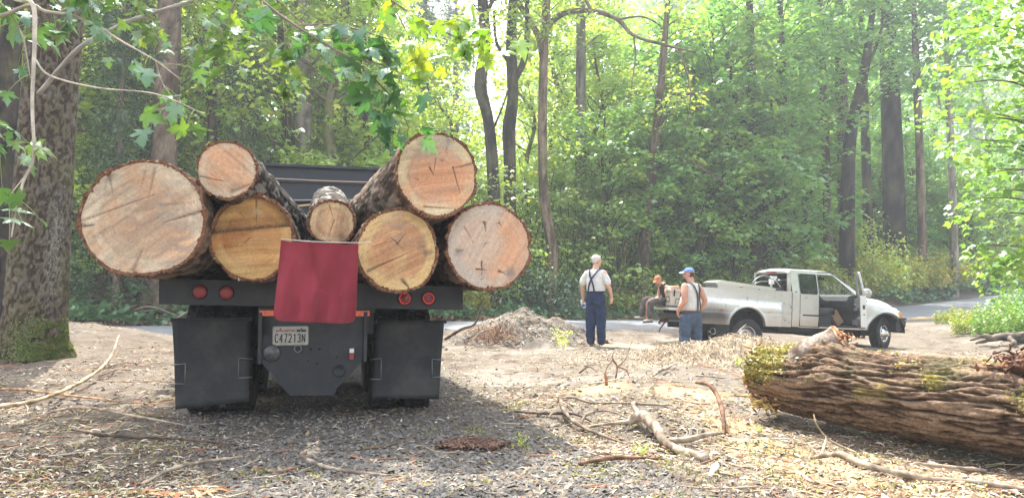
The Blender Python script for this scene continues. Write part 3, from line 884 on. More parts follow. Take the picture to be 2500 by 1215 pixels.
def make_proto(kind, seed):
    """returns (trunk mesh, crown mesh) with its base at the origin"""
    rr = random.Random(seed); r = np.random.RandomState(seed)
    limbs = []; cl = []
    if kind == 'maple_tall' or kind == 'maple_mid' or kind == 'alder':
        H, R, base, n, per, leaf = {'maple_tall': (17, 3.9, 1.4, 135, 62, 0.22), 'maple_mid': (11, 3.3, 0.8, 105, 64, 0.20), 'alder': (18, 2.6, 4.5, 95, 90, 0.13)}[kind]
        bend = [(0, 0, -0.3)] + [(rr.uniform(-.35, .35) * k / 2.5, rr.uniform(-.35, .35) * k / 2.5, H * k / 6) for k in range(1, 7)]
        r0 = H * 0.0125 + 0.02
        for i in range(n):
            f = rr.random() ** 0.85
            z = base + (H - base) * f
            rad = R * math.sin(min(1, (1 - f) * 1.15 + 0.12) * PI / 2) * math.sqrt(rr.uniform(0.12, 1.0))
            a = rr.random() * 2 * PI
            ax = np.interp(z, [b[2] for b in bend], [b[0] for b in bend]); ay = np.interp(z, [b[2] for b in bend], [b[1] for b in bend])
            cx, cy = ax + math.cos(a) * rad, ay + math.sin(a) * rad
            cl.append((cx, cy, z, rr.uniform(0.5, 1.15) * R / 3.6))
            if i % 3 == 0:
                z0 = max(0.6, z - rad * rr.uniform(0.45, 0.9))
                sx = np.interp(z0, [b[2] for b in bend], [b[0] for b in bend]); sy = np.interp(z0, [b[2] for b in bend], [b[1] for b in bend])
                mx, my = sx * .5 + cx * .5 + rr.uniform(-.3, .3), sy * .5 + cy * .5 + rr.uniform(-.3, .3)
                limbs.append((((sx, sy, z0), (mx, my, (z0 + z) / 2 + rr.uniform(-.1, .3)), (cx, cy, z - 0.1)), r0 * 0.3 * (1 - f * 0.6), 0.012))
        tm = trunk_mb(bend, [r0 * 1.35, r0, r0 * .85, r0 * .7, r0 * .5, r0 * .3, 0.02], BK_MOSS if kind != 'alder' else BK_GREY, 10, 30, 0.012, 7, 0.5, seed, limbs)
        mb = MB(); mb.add(*crown(cl, r, per, leaf, T_MID if kind != 'alder' else T_OVAL, 0.22, 0.5))
    elif kind == 'edge_maple':
        H, R, n = 12.5, 3.7, 95
        bend = [(0, 0, -0.3), (.2, 0, 3), (.1, .2, 6), (-.2, .1, 9), (0, 0, H)]
        for i in range(n):
            f = rr.random() ** .8; z = 2.6 + (H - 2.6) * f
            rad = R * (.45 + .55 * math.sin(min(1, (1 - f) * 1.3 + .15) * PI / 2)) * math.sqrt(rr.uniform(.15, 1)); a = rr.random() * 2 * PI
            cx, cy = math.cos(a) * rad, math.sin(a) * rad
            cl.append((cx, cy, z, rr.uniform(.6, 1.25)))
            if i % 2 == 0: limbs.append((((0, 0, max(1, z - rad * .8)), (cx * .5, cy * .5, z - rad * .25), (cx, cy, z - .1)), 0.06 * (1.2 - f), 0.012))
        tm = trunk_mb(bend, [.24, .19, .15, .1, .03], BK_DARK, 10, 30, 0.015, 7, 0.4, seed, limbs)
        mb = MB(); mb.add(*crown(cl, r, 52, .27, T_MID, 0.16, 0.42, .5, .25, .15))
    elif kind == 'vine_maple' or kind == 'hazel':
        H, R, n, per, leaf = (5.2, 2.5, 70, 78, 0.16) if kind == 'vine_maple' else (3.2, 1.7, 55, 120, 0.12)
        stems = []
        for k in range(6):
            a = k / 6 * 2 * PI + rr.uniform(-.4, .4); q = R * rr.uniform(.35, .8)
            stems.append(((0.1 * math.cos(a), 0.1 * math.sin(a), -0.2), (q * .35 * math.cos(a), q * .35 * math.sin(a), H * .45), (q * math.cos(a), q * math.sin(a), H * rr.uniform(.75, .95))))
        for i in range(n):
            z = H * (0.08 + 0.9 * rr.random()); f = z / H
            rad = R * math.sqrt(rr.uniform(0.05, 1)) * (0.75 + 0.4 * math.sin(f * PI)) * (1.05 - 0.45 * f)
            a = rr.random() * 2 * PI
            cx, cy = math.cos(a) * rad, math.sin(a) * rad
            cl.append((cx, cy, z, rr.uniform(.4, .8) * R / 2.4))
            if i % 3 == 0:
                limbs.append((((cx * .3, cy * .3, z * .55), (cx * .65, cy * .65, z * .85), (cx, cy, z)), 0.02, 0.006))
        mb0 = trunk_mb(stems[0], [0.05, 0.035, 0.012], BK_MOSS, 7, 12, 0.003, 12, 0.6, seed, [(s, 0.045, 0.012) for s in stems[1:]] + limbs)
        tm = mb0
        mb = MB(); mb.add(*crown(cl, r, per, leaf, T_MID if kind == 'vine_maple' else T_OVAL, 0.26, 0.55))
    elif kind == 'fir':
        H, R, base = 27, 3.6, 5.0
        path = [(0, 0, -0.5), (0.05, 0, H * .3), (0, .05, H * .6), (0, 0, H)]
        for i in range(150):
            f = rr.random() ** 1.1; z = base + (H - base) * f
            L = R * (1 - f * 0.85) * rr.uniform(.7, 1.1); a = rr.random() * 2 * PI
            ex, ey = math.cos(a) * L, math.sin(a) * L
            for q in (0.35, 0.6, 0.85, 1.0):
                cl.append((ex * q, ey * q, z - q * q * L * 0.28, 0.42 + 0.25 * (1 - f)))
            if i % 2 == 0:
                limbs.append((((0, 0, z + .1), (ex * .5, ey * .5, z), (ex, ey, z - L * .28)), 0.035, 0.008))
        for i in range(26):   # dead lower branches
            z = rr.uniform(1.5, base + 3); a = rr.random() * 2 * PI; L = rr.uniform(.6, 2)
            limbs.append((((0, 0, z), (math.cos(a) * L * .5, math.sin(a) * L * .5, z - .05), (math.cos(a) * L, math.sin(a) * L, z - .3)), 0.02, 0.004))
        tm = trunk_mb(path, [0.42, 0.33, 0.22, 0.03], BK_GREY, 12, 40, 0.02, 7, 0.2, seed, limbs)
        mb = MB(); mb.add(*crown(cl, r, 75, 0.30, T_FROND, 0.18, 0.45, 0.4, 0.25, 0.3))
    elif kind == 'cedar_drape':
        H, R = 16, 2.9
        for i in range(95):
            f = rr.random(); z = 0.9 + (H - 1) * f
            L = R * (1 - f * 0.6) * rr.uniform(.5, 1.1); a = rr.random() * 2 * PI
            ex, ey = math.cos(a) * L, math.sin(a) * L
            limbs.append((((0, 0, z + .5), (ex * .5, ey * .5, z + .25), (ex, ey, z - .25)), 0.03, 0.006))
            for q in (0.4, 0.6, 0.8, 1.0):
                cl.append((ex * q + rr.uniform(-.2, .2), ey * q + rr.uniform(-.2, .2), z + .3 - q * q * .6, rr.uniform(.28, .45)))
        tm = trunk_mb([(0, 0, -.4), (.02, 0, 6), (0, 0, H)], [.2, .15, .02], BK_RED, 10, 30, .012, 9, .1, seed, limbs)
        V, F, C = crown(cl, r, 150, 0.24, T_FROND, 0.5, 0.9, 0.45, 0.28, 0.9)
        mb = MB(); mb.add(V, F, C)
    elif kind == 'round_bush':
        R, H = 1.5, 1.9
        for i in range(70):
            a = rr.random() * 2 * PI; e = rr.random() * PI / 2; q = rr.uniform(.65, 1.0)
            cl.append((math.cos(a) * math.cos(e) * R * q, math.sin(a) * math.cos(e) * R * q, 0.15 + math.sin(e) * (H - .2) * q, rr.uniform(.25, .42)))
            if i % 4 == 0:
                limbs.append((((0, 0, 0), (cl[-1][0] * .5, cl[-1][1] * .5, cl[-1][2] * .6), cl[-1][:3]), 0.018, 0.005))
        tm = trunk_mb([(0, 0, -.1), (.1, 0, H * .5), (.2, 0, H * .85)], [.03, .02, .006], BK_BROWN, 6, 8, .002, 12, 0, seed, limbs)
        mb = MB(); mb.add(*crown(cl, r, 330, 0.085, T_OVAL, 0.35, 0.8))
    elif kind == 'salal':
        R, H = 1.2, 1.25
        for i in range(46):
            a = rr.random() * 2 * PI; q = math.sqrt(rr.random()); z = rr.uniform(.1, 1) * H * (1 - .45 * q)
            cl.append((math.cos(a) * R * q, math.sin(a) * R * q, z, rr.uniform(.24, .4)))
            if i % 3 == 0:
                limbs.append((((cl[-1][0] * .4, cl[-1][1] * .4, 0), (cl[-1][0] * .7, cl[-1][1] * .7, z * .6), cl[-1][:3]), 0.009, 0.004))
        tm = trunk_mb([(0, 0, -.1), (.05, 0, .5), (.1, 0, .9)], [.012, .01, .004], BK_BROWN, 5, 6, .001, 12, 0, seed, limbs)
        mb = MB(); mb.add(*crown(cl, r, 300, 0.095, T_OVAL, 0.45, 0.8))
    elif kind == 'weeds':
        # stems with leaves up their length, flowering tops
        R = 1.1
        for i in range(70):
            a = rr.random() * 2 * PI; q = math.sqrt(rr.random()) * R; x, y = math.cos(a) * q, math.sin(a) * q
            h = rr.uniform(.55, 1.35) * (1 - .3 * q / R)
            lx, ly = x + rr.uniform(-.2, .2), y + rr.uniform(-.2, .2)
            limbs.append((((x, y, 0), ((x + lx) / 2, (y + ly) / 2, h * .6), (lx, ly, h)), 0.006, 0.003))
            for k in range(5):
                f = .25 + .18 * k
                cl.append((x + (lx - x) * f, y + (ly - y) * f, h * f, .17))
        tm = trunk_mb([(0, 0, -.1), (0, 0, .4), (0, 0, .9)], [.008, .006, .003], ((.2, .22, .08), (.35, .33, .15)), 4, 5, .0, 12, 0, seed, limbs)
        mb = MB(); mb.add(*crown(cl, r, 300, 0.115, T_OVAL, 0.5, 0.9, 0.55, 0.36))
    return tm.mesh(kind + '_trunk', M['bark']), mb, seed

PROTO = {}
def proto(kind, seed, leafmat='leaf'):
    key = (kind, seed, leafmat)
    if key not in PROTO:
        tm, mb, _ = make_proto(kind, seed)
        PROTO[key] = (tm, mb.mesh(kind + '_crown', M[leafmat]))
    return PROTO[key]

def plant(name, label, cat, kind, seed, x, y, sc=1.0, group=None, leafmat='leaf', tint=(1, 1, 1), rz=None, z=None, parts=('trunk', 'crown'), zs=1.0):
    tm, cm = proto(kind, seed, leafmat)
    if z is None: z = gz(x, y) if y < 60 else float(ground_base(np.array([x]), np.array([y]))[0])
    t = thing(name, label, cat, (x, y, z), rz if rz is not None else (x * 7.3 + y * 3.1) % 6.28, group)
    t.scale = (sc, sc, sc * zs)
    for nm, me in ((parts[0], tm), (parts[1], cm)):
        o = bpy.data.objects.new(nm, me); COL.objects.link(o); o.parent = t
        o.color = (*tint, 1)
    return t

# --- trees whose trunks can be told apart
def crown_part(t, cl, seed, per, leaf, tmpl, mat, tint=(1, 1, 1), **k):
    r = np.random.RandomState(seed)
    mb = MB(); mb.add(*crown(cl, r, per, leaf, tmpl, **k))
    o = mb.obj('crown', M[mat], t); o.color = (*tint, 1)
    return o

def traced_tree(name, label, path, radii, pal, seed, limbs=(), crown_z=9.0, crown_R=2.4, ncl=42, leaf=0.18, leafmat='leaf', tint=(1, 1, 1), amp=0.015, furrow=8, moss=0.3, top=17, tmpl=T_MID, zs=.18, sprouts=0):
    x0, y0, _ = path[0]
    b = gz(x0, y0)
    P = [(p[0] - x0, p[1] - y0, p[2] - b) for p in path]
    P[0] = (0, 0, -0.3)
    ex = np.array(P[-1]) - np.array(P[-2])
    lastz = P[-1][2]
    if lastz < top - b:
        k = (top - b - lastz)
        P.append((P[-1][0] + np.clip(ex[0] / max(.5, ex[2]), -.15, .15) * k, P[-1][1], top - b))
        radii = list(radii) + [radii[-1] * 0.35]
    t = thing(name, label, 'tree', (x0, y0, b))
    L = [([(q[0] - x0, q[1] - y0, q[2] - b) for q in pts], a, c) for pts, a, c in limbs]
    rr = random.Random(seed); cl = []
    Pn = np.array(P)
    for i in range(ncl):
        z = rr.uniform(crown_z - b, top - b + 1.0)
        f = (z - (crown_z - b)) / max(1, top - crown_z)
        rad = crown_R * math.sqrt(rr.uniform(.05, 1)) * (1.05 - .6 * f); a = rr.random() * 2 * PI
        ax = np.interp(z, Pn[:, 2], Pn[:, 0]); ay = np.interp(z, Pn[:, 2], Pn[:, 1])
        cx, cy = ax + math.cos(a) * rad, ay + math.sin(a) * rad
        cl.append((cx, cy, z, rr.uniform(.45, .9)))
        if i % 2 == 0 and rad > .5:
            z0 = z - rad * .5
            L.append((((np.interp(z0, Pn[:, 2], Pn[:, 0]), np.interp(z0, Pn[:, 2], Pn[:, 1]), z0), ((ax + cx) / 2, (ay + cy) / 2, z - .1), (cx, cy, z)), .03, .008))
    for i in range(sprouts):      # leafy sprays on the limbs and lower stem
        src = rr.choice(L) if L else (P, 0, 0)
        q = rr.choice(list(src[0])[1:])
        cl.append((q[0] + rr.uniform(-.3, .3), q[1] + rr.uniform(-.3, .3), q[2] + rr.uniform(-.3, .1), rr.uniform(.3, .55)))
    mb = trunk_mb(P, radii, pal, 16, 60, amp, furrow, moss, seed, L, zs)
    mb.obj('trunk', M['bark'], t)
    crown_part(t, cl, seed, 60 if tmpl is T_MID else 80, leaf, tmpl, leafmat, tint)
    return t

YG = (1.25, 1.15, 0.8); BG = (0.68, 0.92, 0.95); G = (1, 1, 1)  # YG holds painted backlight, BG painted blue sky sheen
traced_tree('cedar_tree', 'grey-brown stringy-barked cedar trunk rising behind the widest log, left of the truck', [(-12.22, 25.6, -0.18), (-12.19, 25.6, 5.52), (-12.14, 25.6, 11.46)],[0.535, 0.442, 0.384], BK_RED, 11, crown_z=8, ncl=50, leaf=.24, leafmat='needle', tmpl=T_FROND, amp=.035, furrow=7, moss=.1, zs=.05)
traced_tree('alder_tree', 'smooth pale grey trunk standing behind the truck headboard', [(-8.26, 29, -0.23), (-8.29, 29, 6.17), (-8.33, 29, 10.28)],[0.362, 0.326, 0.302], BK_PALE, 12, crown_z=8.5, tint=YG, amp=.004, moss=.1)
traced_tree('mossy_maple_tree', 'crooked mossy maple trunk just right of the smooth grey one, behind the headboard', [(-6.92, 28.5, -0.39), (-6.99, 28.5, 3.95), (-6.99, 28.5, 6.12), (-7.19, 28.5, 7.61), (-6.99, 28.5, 9.38), (-6.65, 28.5, 11.69)],[0.271, 0.244, 0.231, 0.204, 0.19, 0.163], BK_MOSS, 13,
            limbs=[(((-6.99, 28.5, 6.39), (-7.74, 28.5, 6.26), (-8.41, 28.23, 5.58)), 0.095, 0.041), (((-7.19, 28.5, 8.56), (-8.14, 28.09, 9.11), (-9.77, 27.69, 9.51)), 0.095, 0.041), (((-7.06, 28.5, 9.11), (-8.41, 28.23, 10.33), (-10.31, 27.82, 11.82)), 0.095, 0.041)], tint=YG, moss=.8, sprouts=10)
traced_tree('maple_tree', 'slim dark trunk between the cedar and the smooth grey trunk', [(-9.33, 30, 0.43), (-9.41, 30, 6.32), (-9.59, 30, 11.43)],[0.2, 0.167, 0.133], BK_DARK, 14, tint=YG)
traced_tree('maple_tree', 'thin dark stem directly left of the topmost right-hand log', [(-5.98, 30.5, 0.4), (-6.06, 30.5, 6.38), (-6.14, 30.5, 9.08)],[0.164, 0.141, 0.117], BK_DARK, 15, tint=YG)
traced_tree('maple_tree', 'slim reddish-brown trunk behind the upper left log', [(-11.74, 28, 0.45), (-11.58, 28, 6.38), (-11.42, 28, 10.15)],[0.183, 0.151, 0.129], BK_BROWN, 16, tint=YG)
traced_tree('dark_maple_tree', 'dark burly trunk with short stubs, left one of the pair above the right-hand logs', [(-0.59, 30, -0.33), (-0.76, 30, 5.53), (-0.98, 30, 8.14), (-1.3, 30, 9.58), (-1.11, 30, 11.4), (-1.23, 30, 13.23)],[0.287, 0.248, 0.222, 0.261, 0.235, 0.222], BK_DARK, 17,
            limbs=[(((-1.24, 30, 12.19), (-0.65, 30, 13.36), (0.39, 29.74, 13.88)), 0.104, 0.052), (((-0.78, 30, 7.75), (-0.26, 29.87, 9.06), (0.13, 29.74, 10.62)), 0.046, 0.016)], crown_z=11, tint=YG, moss=.2)
traced_tree('dark_maple_tree', 'dark forked trunk, right one of the pair above the right-hand logs', [(-0.13, 31, -0.32), (-0.09, 31, 5.88), (-0.13, 31, 7.95), (0.03, 31, 9.37), (-0.03, 31, 11.56), (0.04, 31, 13.63)],[0.297, 0.258, 0.284, 0.233, 0.233, 0.194], BK_DARK, 18,
            limbs=[(((0, 31, 9.88), (0.58, 31, 11.3), (0.65, 31, 13.89)), 0.155, 0.103), (((-0.03, 31, 10.79), (-0.65, 31, 11.69), (-0.78, 31, 13.11)), 0.09, 0.052)], crown_z=11, tint=YG, moss=.25)
traced_tree('maple_tree', 'tall slender brown trunk with a long limb arching out over the men', [(1.55, 31, -0.32), (1.68, 31, 2.78), (1.36, 31, 5.1), (1.29, 31, 7.69), (1.36, 31, 11.05), (1.49, 31, 13.76)],[0.271, 0.233, 0.207, 0.194, 0.181, 0.168], BK_RED, 19,
            limbs=[(((1.36, 31, 10.79), (1.1, 31, 12.08), (0.26, 31, 13.5), (0, 31, 14.4)), 0.155, 0.103),
                   (((1.4, 31, 12.34), (2.2, 30.74, 12.92), (3.36, 30.48, 12.92), (4.39, 30.23, 12.47), (5.04, 29.97, 11.69), (6.33, 29.71, 11.18), (7.49, 29.45, 10.79)), 0.142, 0.039),
                   (((3.36, 30.48, 12.92), (2.97, 30.23, 13.5), (2.45, 29.97, 14.28)), 0.077, 0.039),
                   (((5.04, 29.97, 11.69), (5.1, 29.97, 10.79), (4.91, 29.84, 9.5)), 0.052, 0.019),
                   (((4.39, 30.23, 12.47), (5.43, 29.97, 12.47), (6.2, 29.71, 11.95)), 0.052, 0.019),
                   (((6.85, 29.71, 11.05), (7.23, 29.45, 9.24), (6.98, 29.45, 7.43)), 0.052, 0.016), (((1.29, 31, 6.91), (2.07, 30.74, 7.04), (2.84, 30.48, 7.3)), 0.026, 0.01)], crown_z=12.0, tint=YG, moss=.5, sprouts=22)
traced_tree('cedar_tree', 'straight grey fissured trunk right of the slender brown one', [(3.15, 35, 0.4), (3.27, 35, 5.65), (3.34, 35, 15.22)],[0.315, 0.268, 0.222], BK_GREY, 20, crown_z=13, top=20, amp=.02, furrow=9, zs=.05)
traced_tree('leaning_maple_tree', 'leaning brown trunk standing above the seated man', [(5.74, 33, 0.37), (5.83, 33, 2.08), (6.23, 33, 5.87), (6.66, 33, 9.53), (6.91, 33, 12.1)],[0.318, 0.269, 0.22, 0.183, 0.159], BK_BROWN, 21,
            limbs=[(((6.23, 33, 6.6), (7.58, 32.51, 6.97), (9.29, 32.02, 5.87)), 0.11, 0.037), (((6.48, 33, 8.31), (7.58, 32.76, 9.78), (8.8, 32.39, 10.02)), 0.086, 0.037)], tint=YG, sprouts=16, crown_z=9)
traced_tree('dark_leaning_tree', 'dark trunk leaning right on the hillside above the pickup cab', [(19.01, 42, 2.09), (19.26, 42, 7.18), (19.56, 42, 10.49), (20.23, 42, 13.15), (20.67, 42, 15.36)],[0.464, 0.376, 0.332, 0.276, 0.221], BK_DARK, 22,
            limbs=[(((20.23, 42, 13.37), (20.89, 41.78, 14.92), (21.33, 41.56, 16.46)), 0.111, 0.066)], tint=BG, crown_z=14.2, top=19)
for k, (x, y, zz, rad, pal, lb) in enumerate([
        (18.6, 43.4, 14, .24, BK_BROWN, 'brown trunk close on the left of the dark leaning one'),
        (20.4, 45, 14, .42, BK_GREY, 'hazy grey trunk close on the right of the dark leaning one'),
        (26.0, 50, 17, .68, BK_DARK, 'massive dark fir trunk in the shade on the right-hand slope'),
        (27.3, 49, 17, .26, BK_RED, 'slim orange-lit trunk just right of the massive dark one'),
        (30, 50, 17, .24, BK_PALE, 'slim pale trunk, furthest right on the wooded slope'),
        (12.55, 38, 11, .28, BK_DARK, 'dark trunk above the pickup bed, left of a leaning fork'),
        (14.9, 40, 12, .24, BK_DARK, 'dark trunk above the pickup toolbox'),
        (23.7, 49, 16, .3, BK_DARK, 'dark trunk deep in shade left of the massive fir')]):
    traced_tree('fir_tree', lb, [(x, y, 2), (x + .05, y, zz * .5), (x, y, zz)], [rad * 1.1, rad, rad * .85], pal, 30 + k, crown_z=14.5 if x > 16 else 11, crown_R=3.6, ncl=85, top=24, leaf=.28, tint=BG, furrow=6, amp=.03)
traced_tree('dark_maple_tree', 'dark twisted forking trunk in the thicket above the pickup bed', [(13.3, 38, 0.98), (13.06, 38, 5.73), (12.59, 38, 8.7), (11.76, 38, 10.72)],[0.309, 0.261, 0.214, 0.142], BK_DARK, 41,
            limbs=[(((12.94, 38, 7.16), (13.66, 38, 8.82), (13.54, 38, 11.07)), 0.142, 0.071), (((12.71, 38, 8.11), (11.76, 38, 8.82), (11.04, 38, 10.24)), 0.107, 0.048)], tint=BG, sprouts=10)
# far left edge
traced_tree('fir_tree', 'dark trunk cut by the left picture edge beyond the big mossy spruce', [(-11.6, 16.5, 0), (-11.45, 16.5, 3.5), (-11.4, 16.5, 8)], [.26, .24, .22], BK_DARK, 42, leafmat='needle', tmpl=T_FROND, crown_z=9)

# --- the wood behind: whole trees, each its own object
rr = random.Random(77)
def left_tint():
    k = rr.uniform(1.0, 1.45); return (k * 1.2, k * 1.1, k * .8)  # warm glow of backlit leaves put into their colour
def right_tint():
    k = rr.uniform(.9, 1.2); return (k * .76, k * .96, k * .95)  # cool sky reflection put into the leaf colour
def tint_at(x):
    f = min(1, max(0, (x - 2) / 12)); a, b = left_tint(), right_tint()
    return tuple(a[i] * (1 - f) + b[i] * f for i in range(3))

def far_side(x, extra):
    return float(np.interp(x, _xs, _ys)) + extra * math.sqrt(1 + float(np.interp(x, _xs, _sl)) ** 2)

GAPX = -0.9   # the bright gap in the canopy
def in_gap(x, y, w=1.0):
    return abs(x / y - (-0.025)) < 0.026 * w
spots = []
for row, (extra, n, kinds) in enumerate(((8.5, 15, ('maple_mid', 'maple_mid', 'maple_tall')), (13, 16, ('maple_tall', 'maple_mid')), (19, 17, ('maple_tall', 'alder', 'maple_mid')), (27, 18, ('maple_tall', 'fir', 'maple_tall')), (37, 18, ('maple_tall', 'fir')), (50, 18, ('maple_tall', 'fir')))):
    for i in range(n):
        ux = -0.80 + 1.66 * (i + rr.uniform(.15, .85)) / n
        yy = 22 + extra
        for _ in range(6):
            yy = far_side(ux * yy, extra)
        yy += rr.uniform(-1.5, 1.5); xx = ux * yy
        if in_gap(xx, yy, 1.5 if row < 3 else 1.0): continue
        kind = kinds[rr.randrange(len(kinds))]
        if xx > 12 and row >= 3 and rr.random() < .5: kind = 'fir'
        sd = {'maple_mid': (1, 2), 'maple_tall': (3, 4), 'alder': (5,), 'fir': (6,)}[kind]
        mat = 'needle' if kind == 'fir' else 'leaf'
        lab = {'maple_mid': 'bushy broad-leaved maple filling the forest edge behind the road', 'maple_tall': 'tall leafy maple standing back in the forest', 'alder': 'tall narrow small-leaved tree standing back in the forest', 'fir': 'tall dark conifer standing back in the forest'}[kind]
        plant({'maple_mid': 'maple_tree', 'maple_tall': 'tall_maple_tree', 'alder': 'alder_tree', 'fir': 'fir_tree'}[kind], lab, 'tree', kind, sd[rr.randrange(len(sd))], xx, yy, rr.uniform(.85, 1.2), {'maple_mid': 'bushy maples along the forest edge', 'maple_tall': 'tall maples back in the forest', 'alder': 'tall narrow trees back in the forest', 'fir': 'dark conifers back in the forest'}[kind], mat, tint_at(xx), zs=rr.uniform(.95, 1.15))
# right-hand hillside: layered maples and dark understorey
for i in range(34):
    ux = .14 + .6 * (i + rr.random()) / 34; yy = 40
    ex = rr.uniform(8, 17)
    for _ in range(12): yy = far_side(ux * yy, ex)
    if ux > .5 and rr.random() < .3: continue
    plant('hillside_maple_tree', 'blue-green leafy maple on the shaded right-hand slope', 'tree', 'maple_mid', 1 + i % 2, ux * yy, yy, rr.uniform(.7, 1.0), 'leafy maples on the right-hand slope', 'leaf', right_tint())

# understorey along the far road edge
for i in range(30):
    ux = -0.66 + 1.36 * (i + rr.uniform(.1, .9)) / 30
    ex = rr.uniform(4.6, 7.2); yy = 26
    if ux > .24: ex = rr.uniform(9, 12)
    for _ in range(12): yy = far_side(ux * yy, ex)
    if -0.5 < ux < -0.28 and rr.random() < .75: continue
    k = 'vine_maple' if rr.random() < .6 else 'hazel'
    plant('vine_maple' if k == 'vine_maple' else 'hazel_shrub', 'light green vine maple spreading over the far road bank' if k == 'vine_maple' else 'small-leaved hazel shrub on the far road bank', 'shrub', k, 7 if k == 'vine_maple' else 8, ux * yy, yy, rr.uniform(.75, 1.15), 'vine maples on the far road bank' if k == 'vine_maple' else 'hazel shrubs on the far road bank', 'leaf', tint_at(ux * yy), parts=('stems', 'foliage'))

# second storey of vine maples and hazels that hides the trunks' feet
for i in range(58):
    ux = -0.62 + 1.34 * (i + rr.uniform(.1, .9)) / 58
    ex = rr.uniform(7, 15) if ux < .25 else rr.uniform(7, 26); yy = 30
    for _ in range(10): yy = far_side(ux * yy, ex)
    if -0.5 < ux < -0.25 and ex < 10: continue
    if ux > .2 and ex < 11: continue
    k = 'vine_maple' if rr.random() < .8 else 'hazel'
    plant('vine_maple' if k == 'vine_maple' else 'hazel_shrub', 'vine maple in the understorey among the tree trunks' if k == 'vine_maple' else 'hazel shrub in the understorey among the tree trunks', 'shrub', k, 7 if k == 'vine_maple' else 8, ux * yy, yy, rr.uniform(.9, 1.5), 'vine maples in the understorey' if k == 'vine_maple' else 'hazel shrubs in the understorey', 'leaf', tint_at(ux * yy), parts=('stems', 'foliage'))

# edge maples whose layered boughs hang in front of the darker wood at the right
for i, (px, ex, s_) in enumerate(((1600, 5.0, .75), (1700, 4.8, .85), (1790, 4.6, .9), (1880, 5.0, .95), (1955, 8, .95), (1660, 9, 1.2), (1830, 11, 1.4), (1480, 6, .7), (2140, 10, .6), (2225, 8.5, .55), (2330, 6, .6), (2290, 10, .7), (2180, 10, .62), (2420, 7, .8), (1745, 5.6, 1.2), (1910, 6.6, 1.25), (2375, 6, .75))):
    yy = 35
    for _ in range(12): yy = far_side((px - 1250) / 1800 * yy, ex)
    plant('edge_maple_tree', 'layered big-leaf maple at the forest edge behind the pickup', 'tree', 'edge_maple', 51 + i % 2, (px - 1250) / 1800 * yy, yy, s_, 'layered maples at the forest edge behind the pickup', 'leaf', [(.78, 1.0, .98), (.9, 1.05, .9), (.68, .9, .86)][i % 3])  # bluish tints paint in light reflected from the sky
# drooping cedars at left behind the logs
for x, y, s, lb in ((-13.4, 25, .66, 'drooping cedar between the mossy spruce and the cedar trunk'), (-10.0, 27, .6, 'drooping cedar right of the cedar trunk, behind the upper left log'), (-14.5, 27, 1.0, 'drooping cedar behind the mossy spruce')):
    plant('young_cedar_tree', lb, 'tree', 'cedar_drape', 9, x, y, s, None, 'needle', (1.3, 1.35, 1.0))

# shrubs with a place of their own
def shrub(name, label, kind, seed, px, Y, sc, mat, tint=(1, 1, 1), group=None, ux=None, zs=1.0):
    if Y < 18:      # given as metres beyond the road's centre line
        ex = Y; Y = 30.0
        for _ in range(12): Y = far_side((px - 1250) / 1800 * Y, ex)
    x = (px - 1250) / 1800 * Y
    plant(name, label, 'shrub', kind, seed, x, Y, sc, group, mat, tint, parts=('stems', 'foliage'), zs=zs)
shrub('round_shrub', 'big rounded pale yellow-green shrub on the slope above the pickup bonnet', 'round_bush', 31, 2065, 5.6, 2.5, 'leaf_yellow', (1.5, 1.6, 1.35))
shrub('salal_shrub', 'dark glossy evergreen shrub under the right-hand logs beside the dirt pile', 'salal', 32, 1290, 4.6, 1.7, 'leaf_dark')
for i, (px, Y, s) in enumerate(((1215, 5.5, 1.3), (1345, 4.9, 1.6), (1400, 5.6, 1.3), (1255, 6.5, 1.9), (1180, 6, 1.3), (1500, 6.5, 1.3), (1590, 7, 1.5), (1660, 7.4, 1.8), (1740, 7.5, 1.9), (1450, 7, 1.5), (1850, 8, 1.9), (1950, 9, 2.0), (2200, 9, 2.0), (2300, 10, 2.2), (620, 6, 1.3), (150, 6, 1.4))):
    shrub('salal_shrub', 'dark evergreen shrub in the thicket along the far road edge', 'salal', 32, px, Y, s, 'leaf_dark', (1, 1, 1), 'dark shrubs along the far road edge')
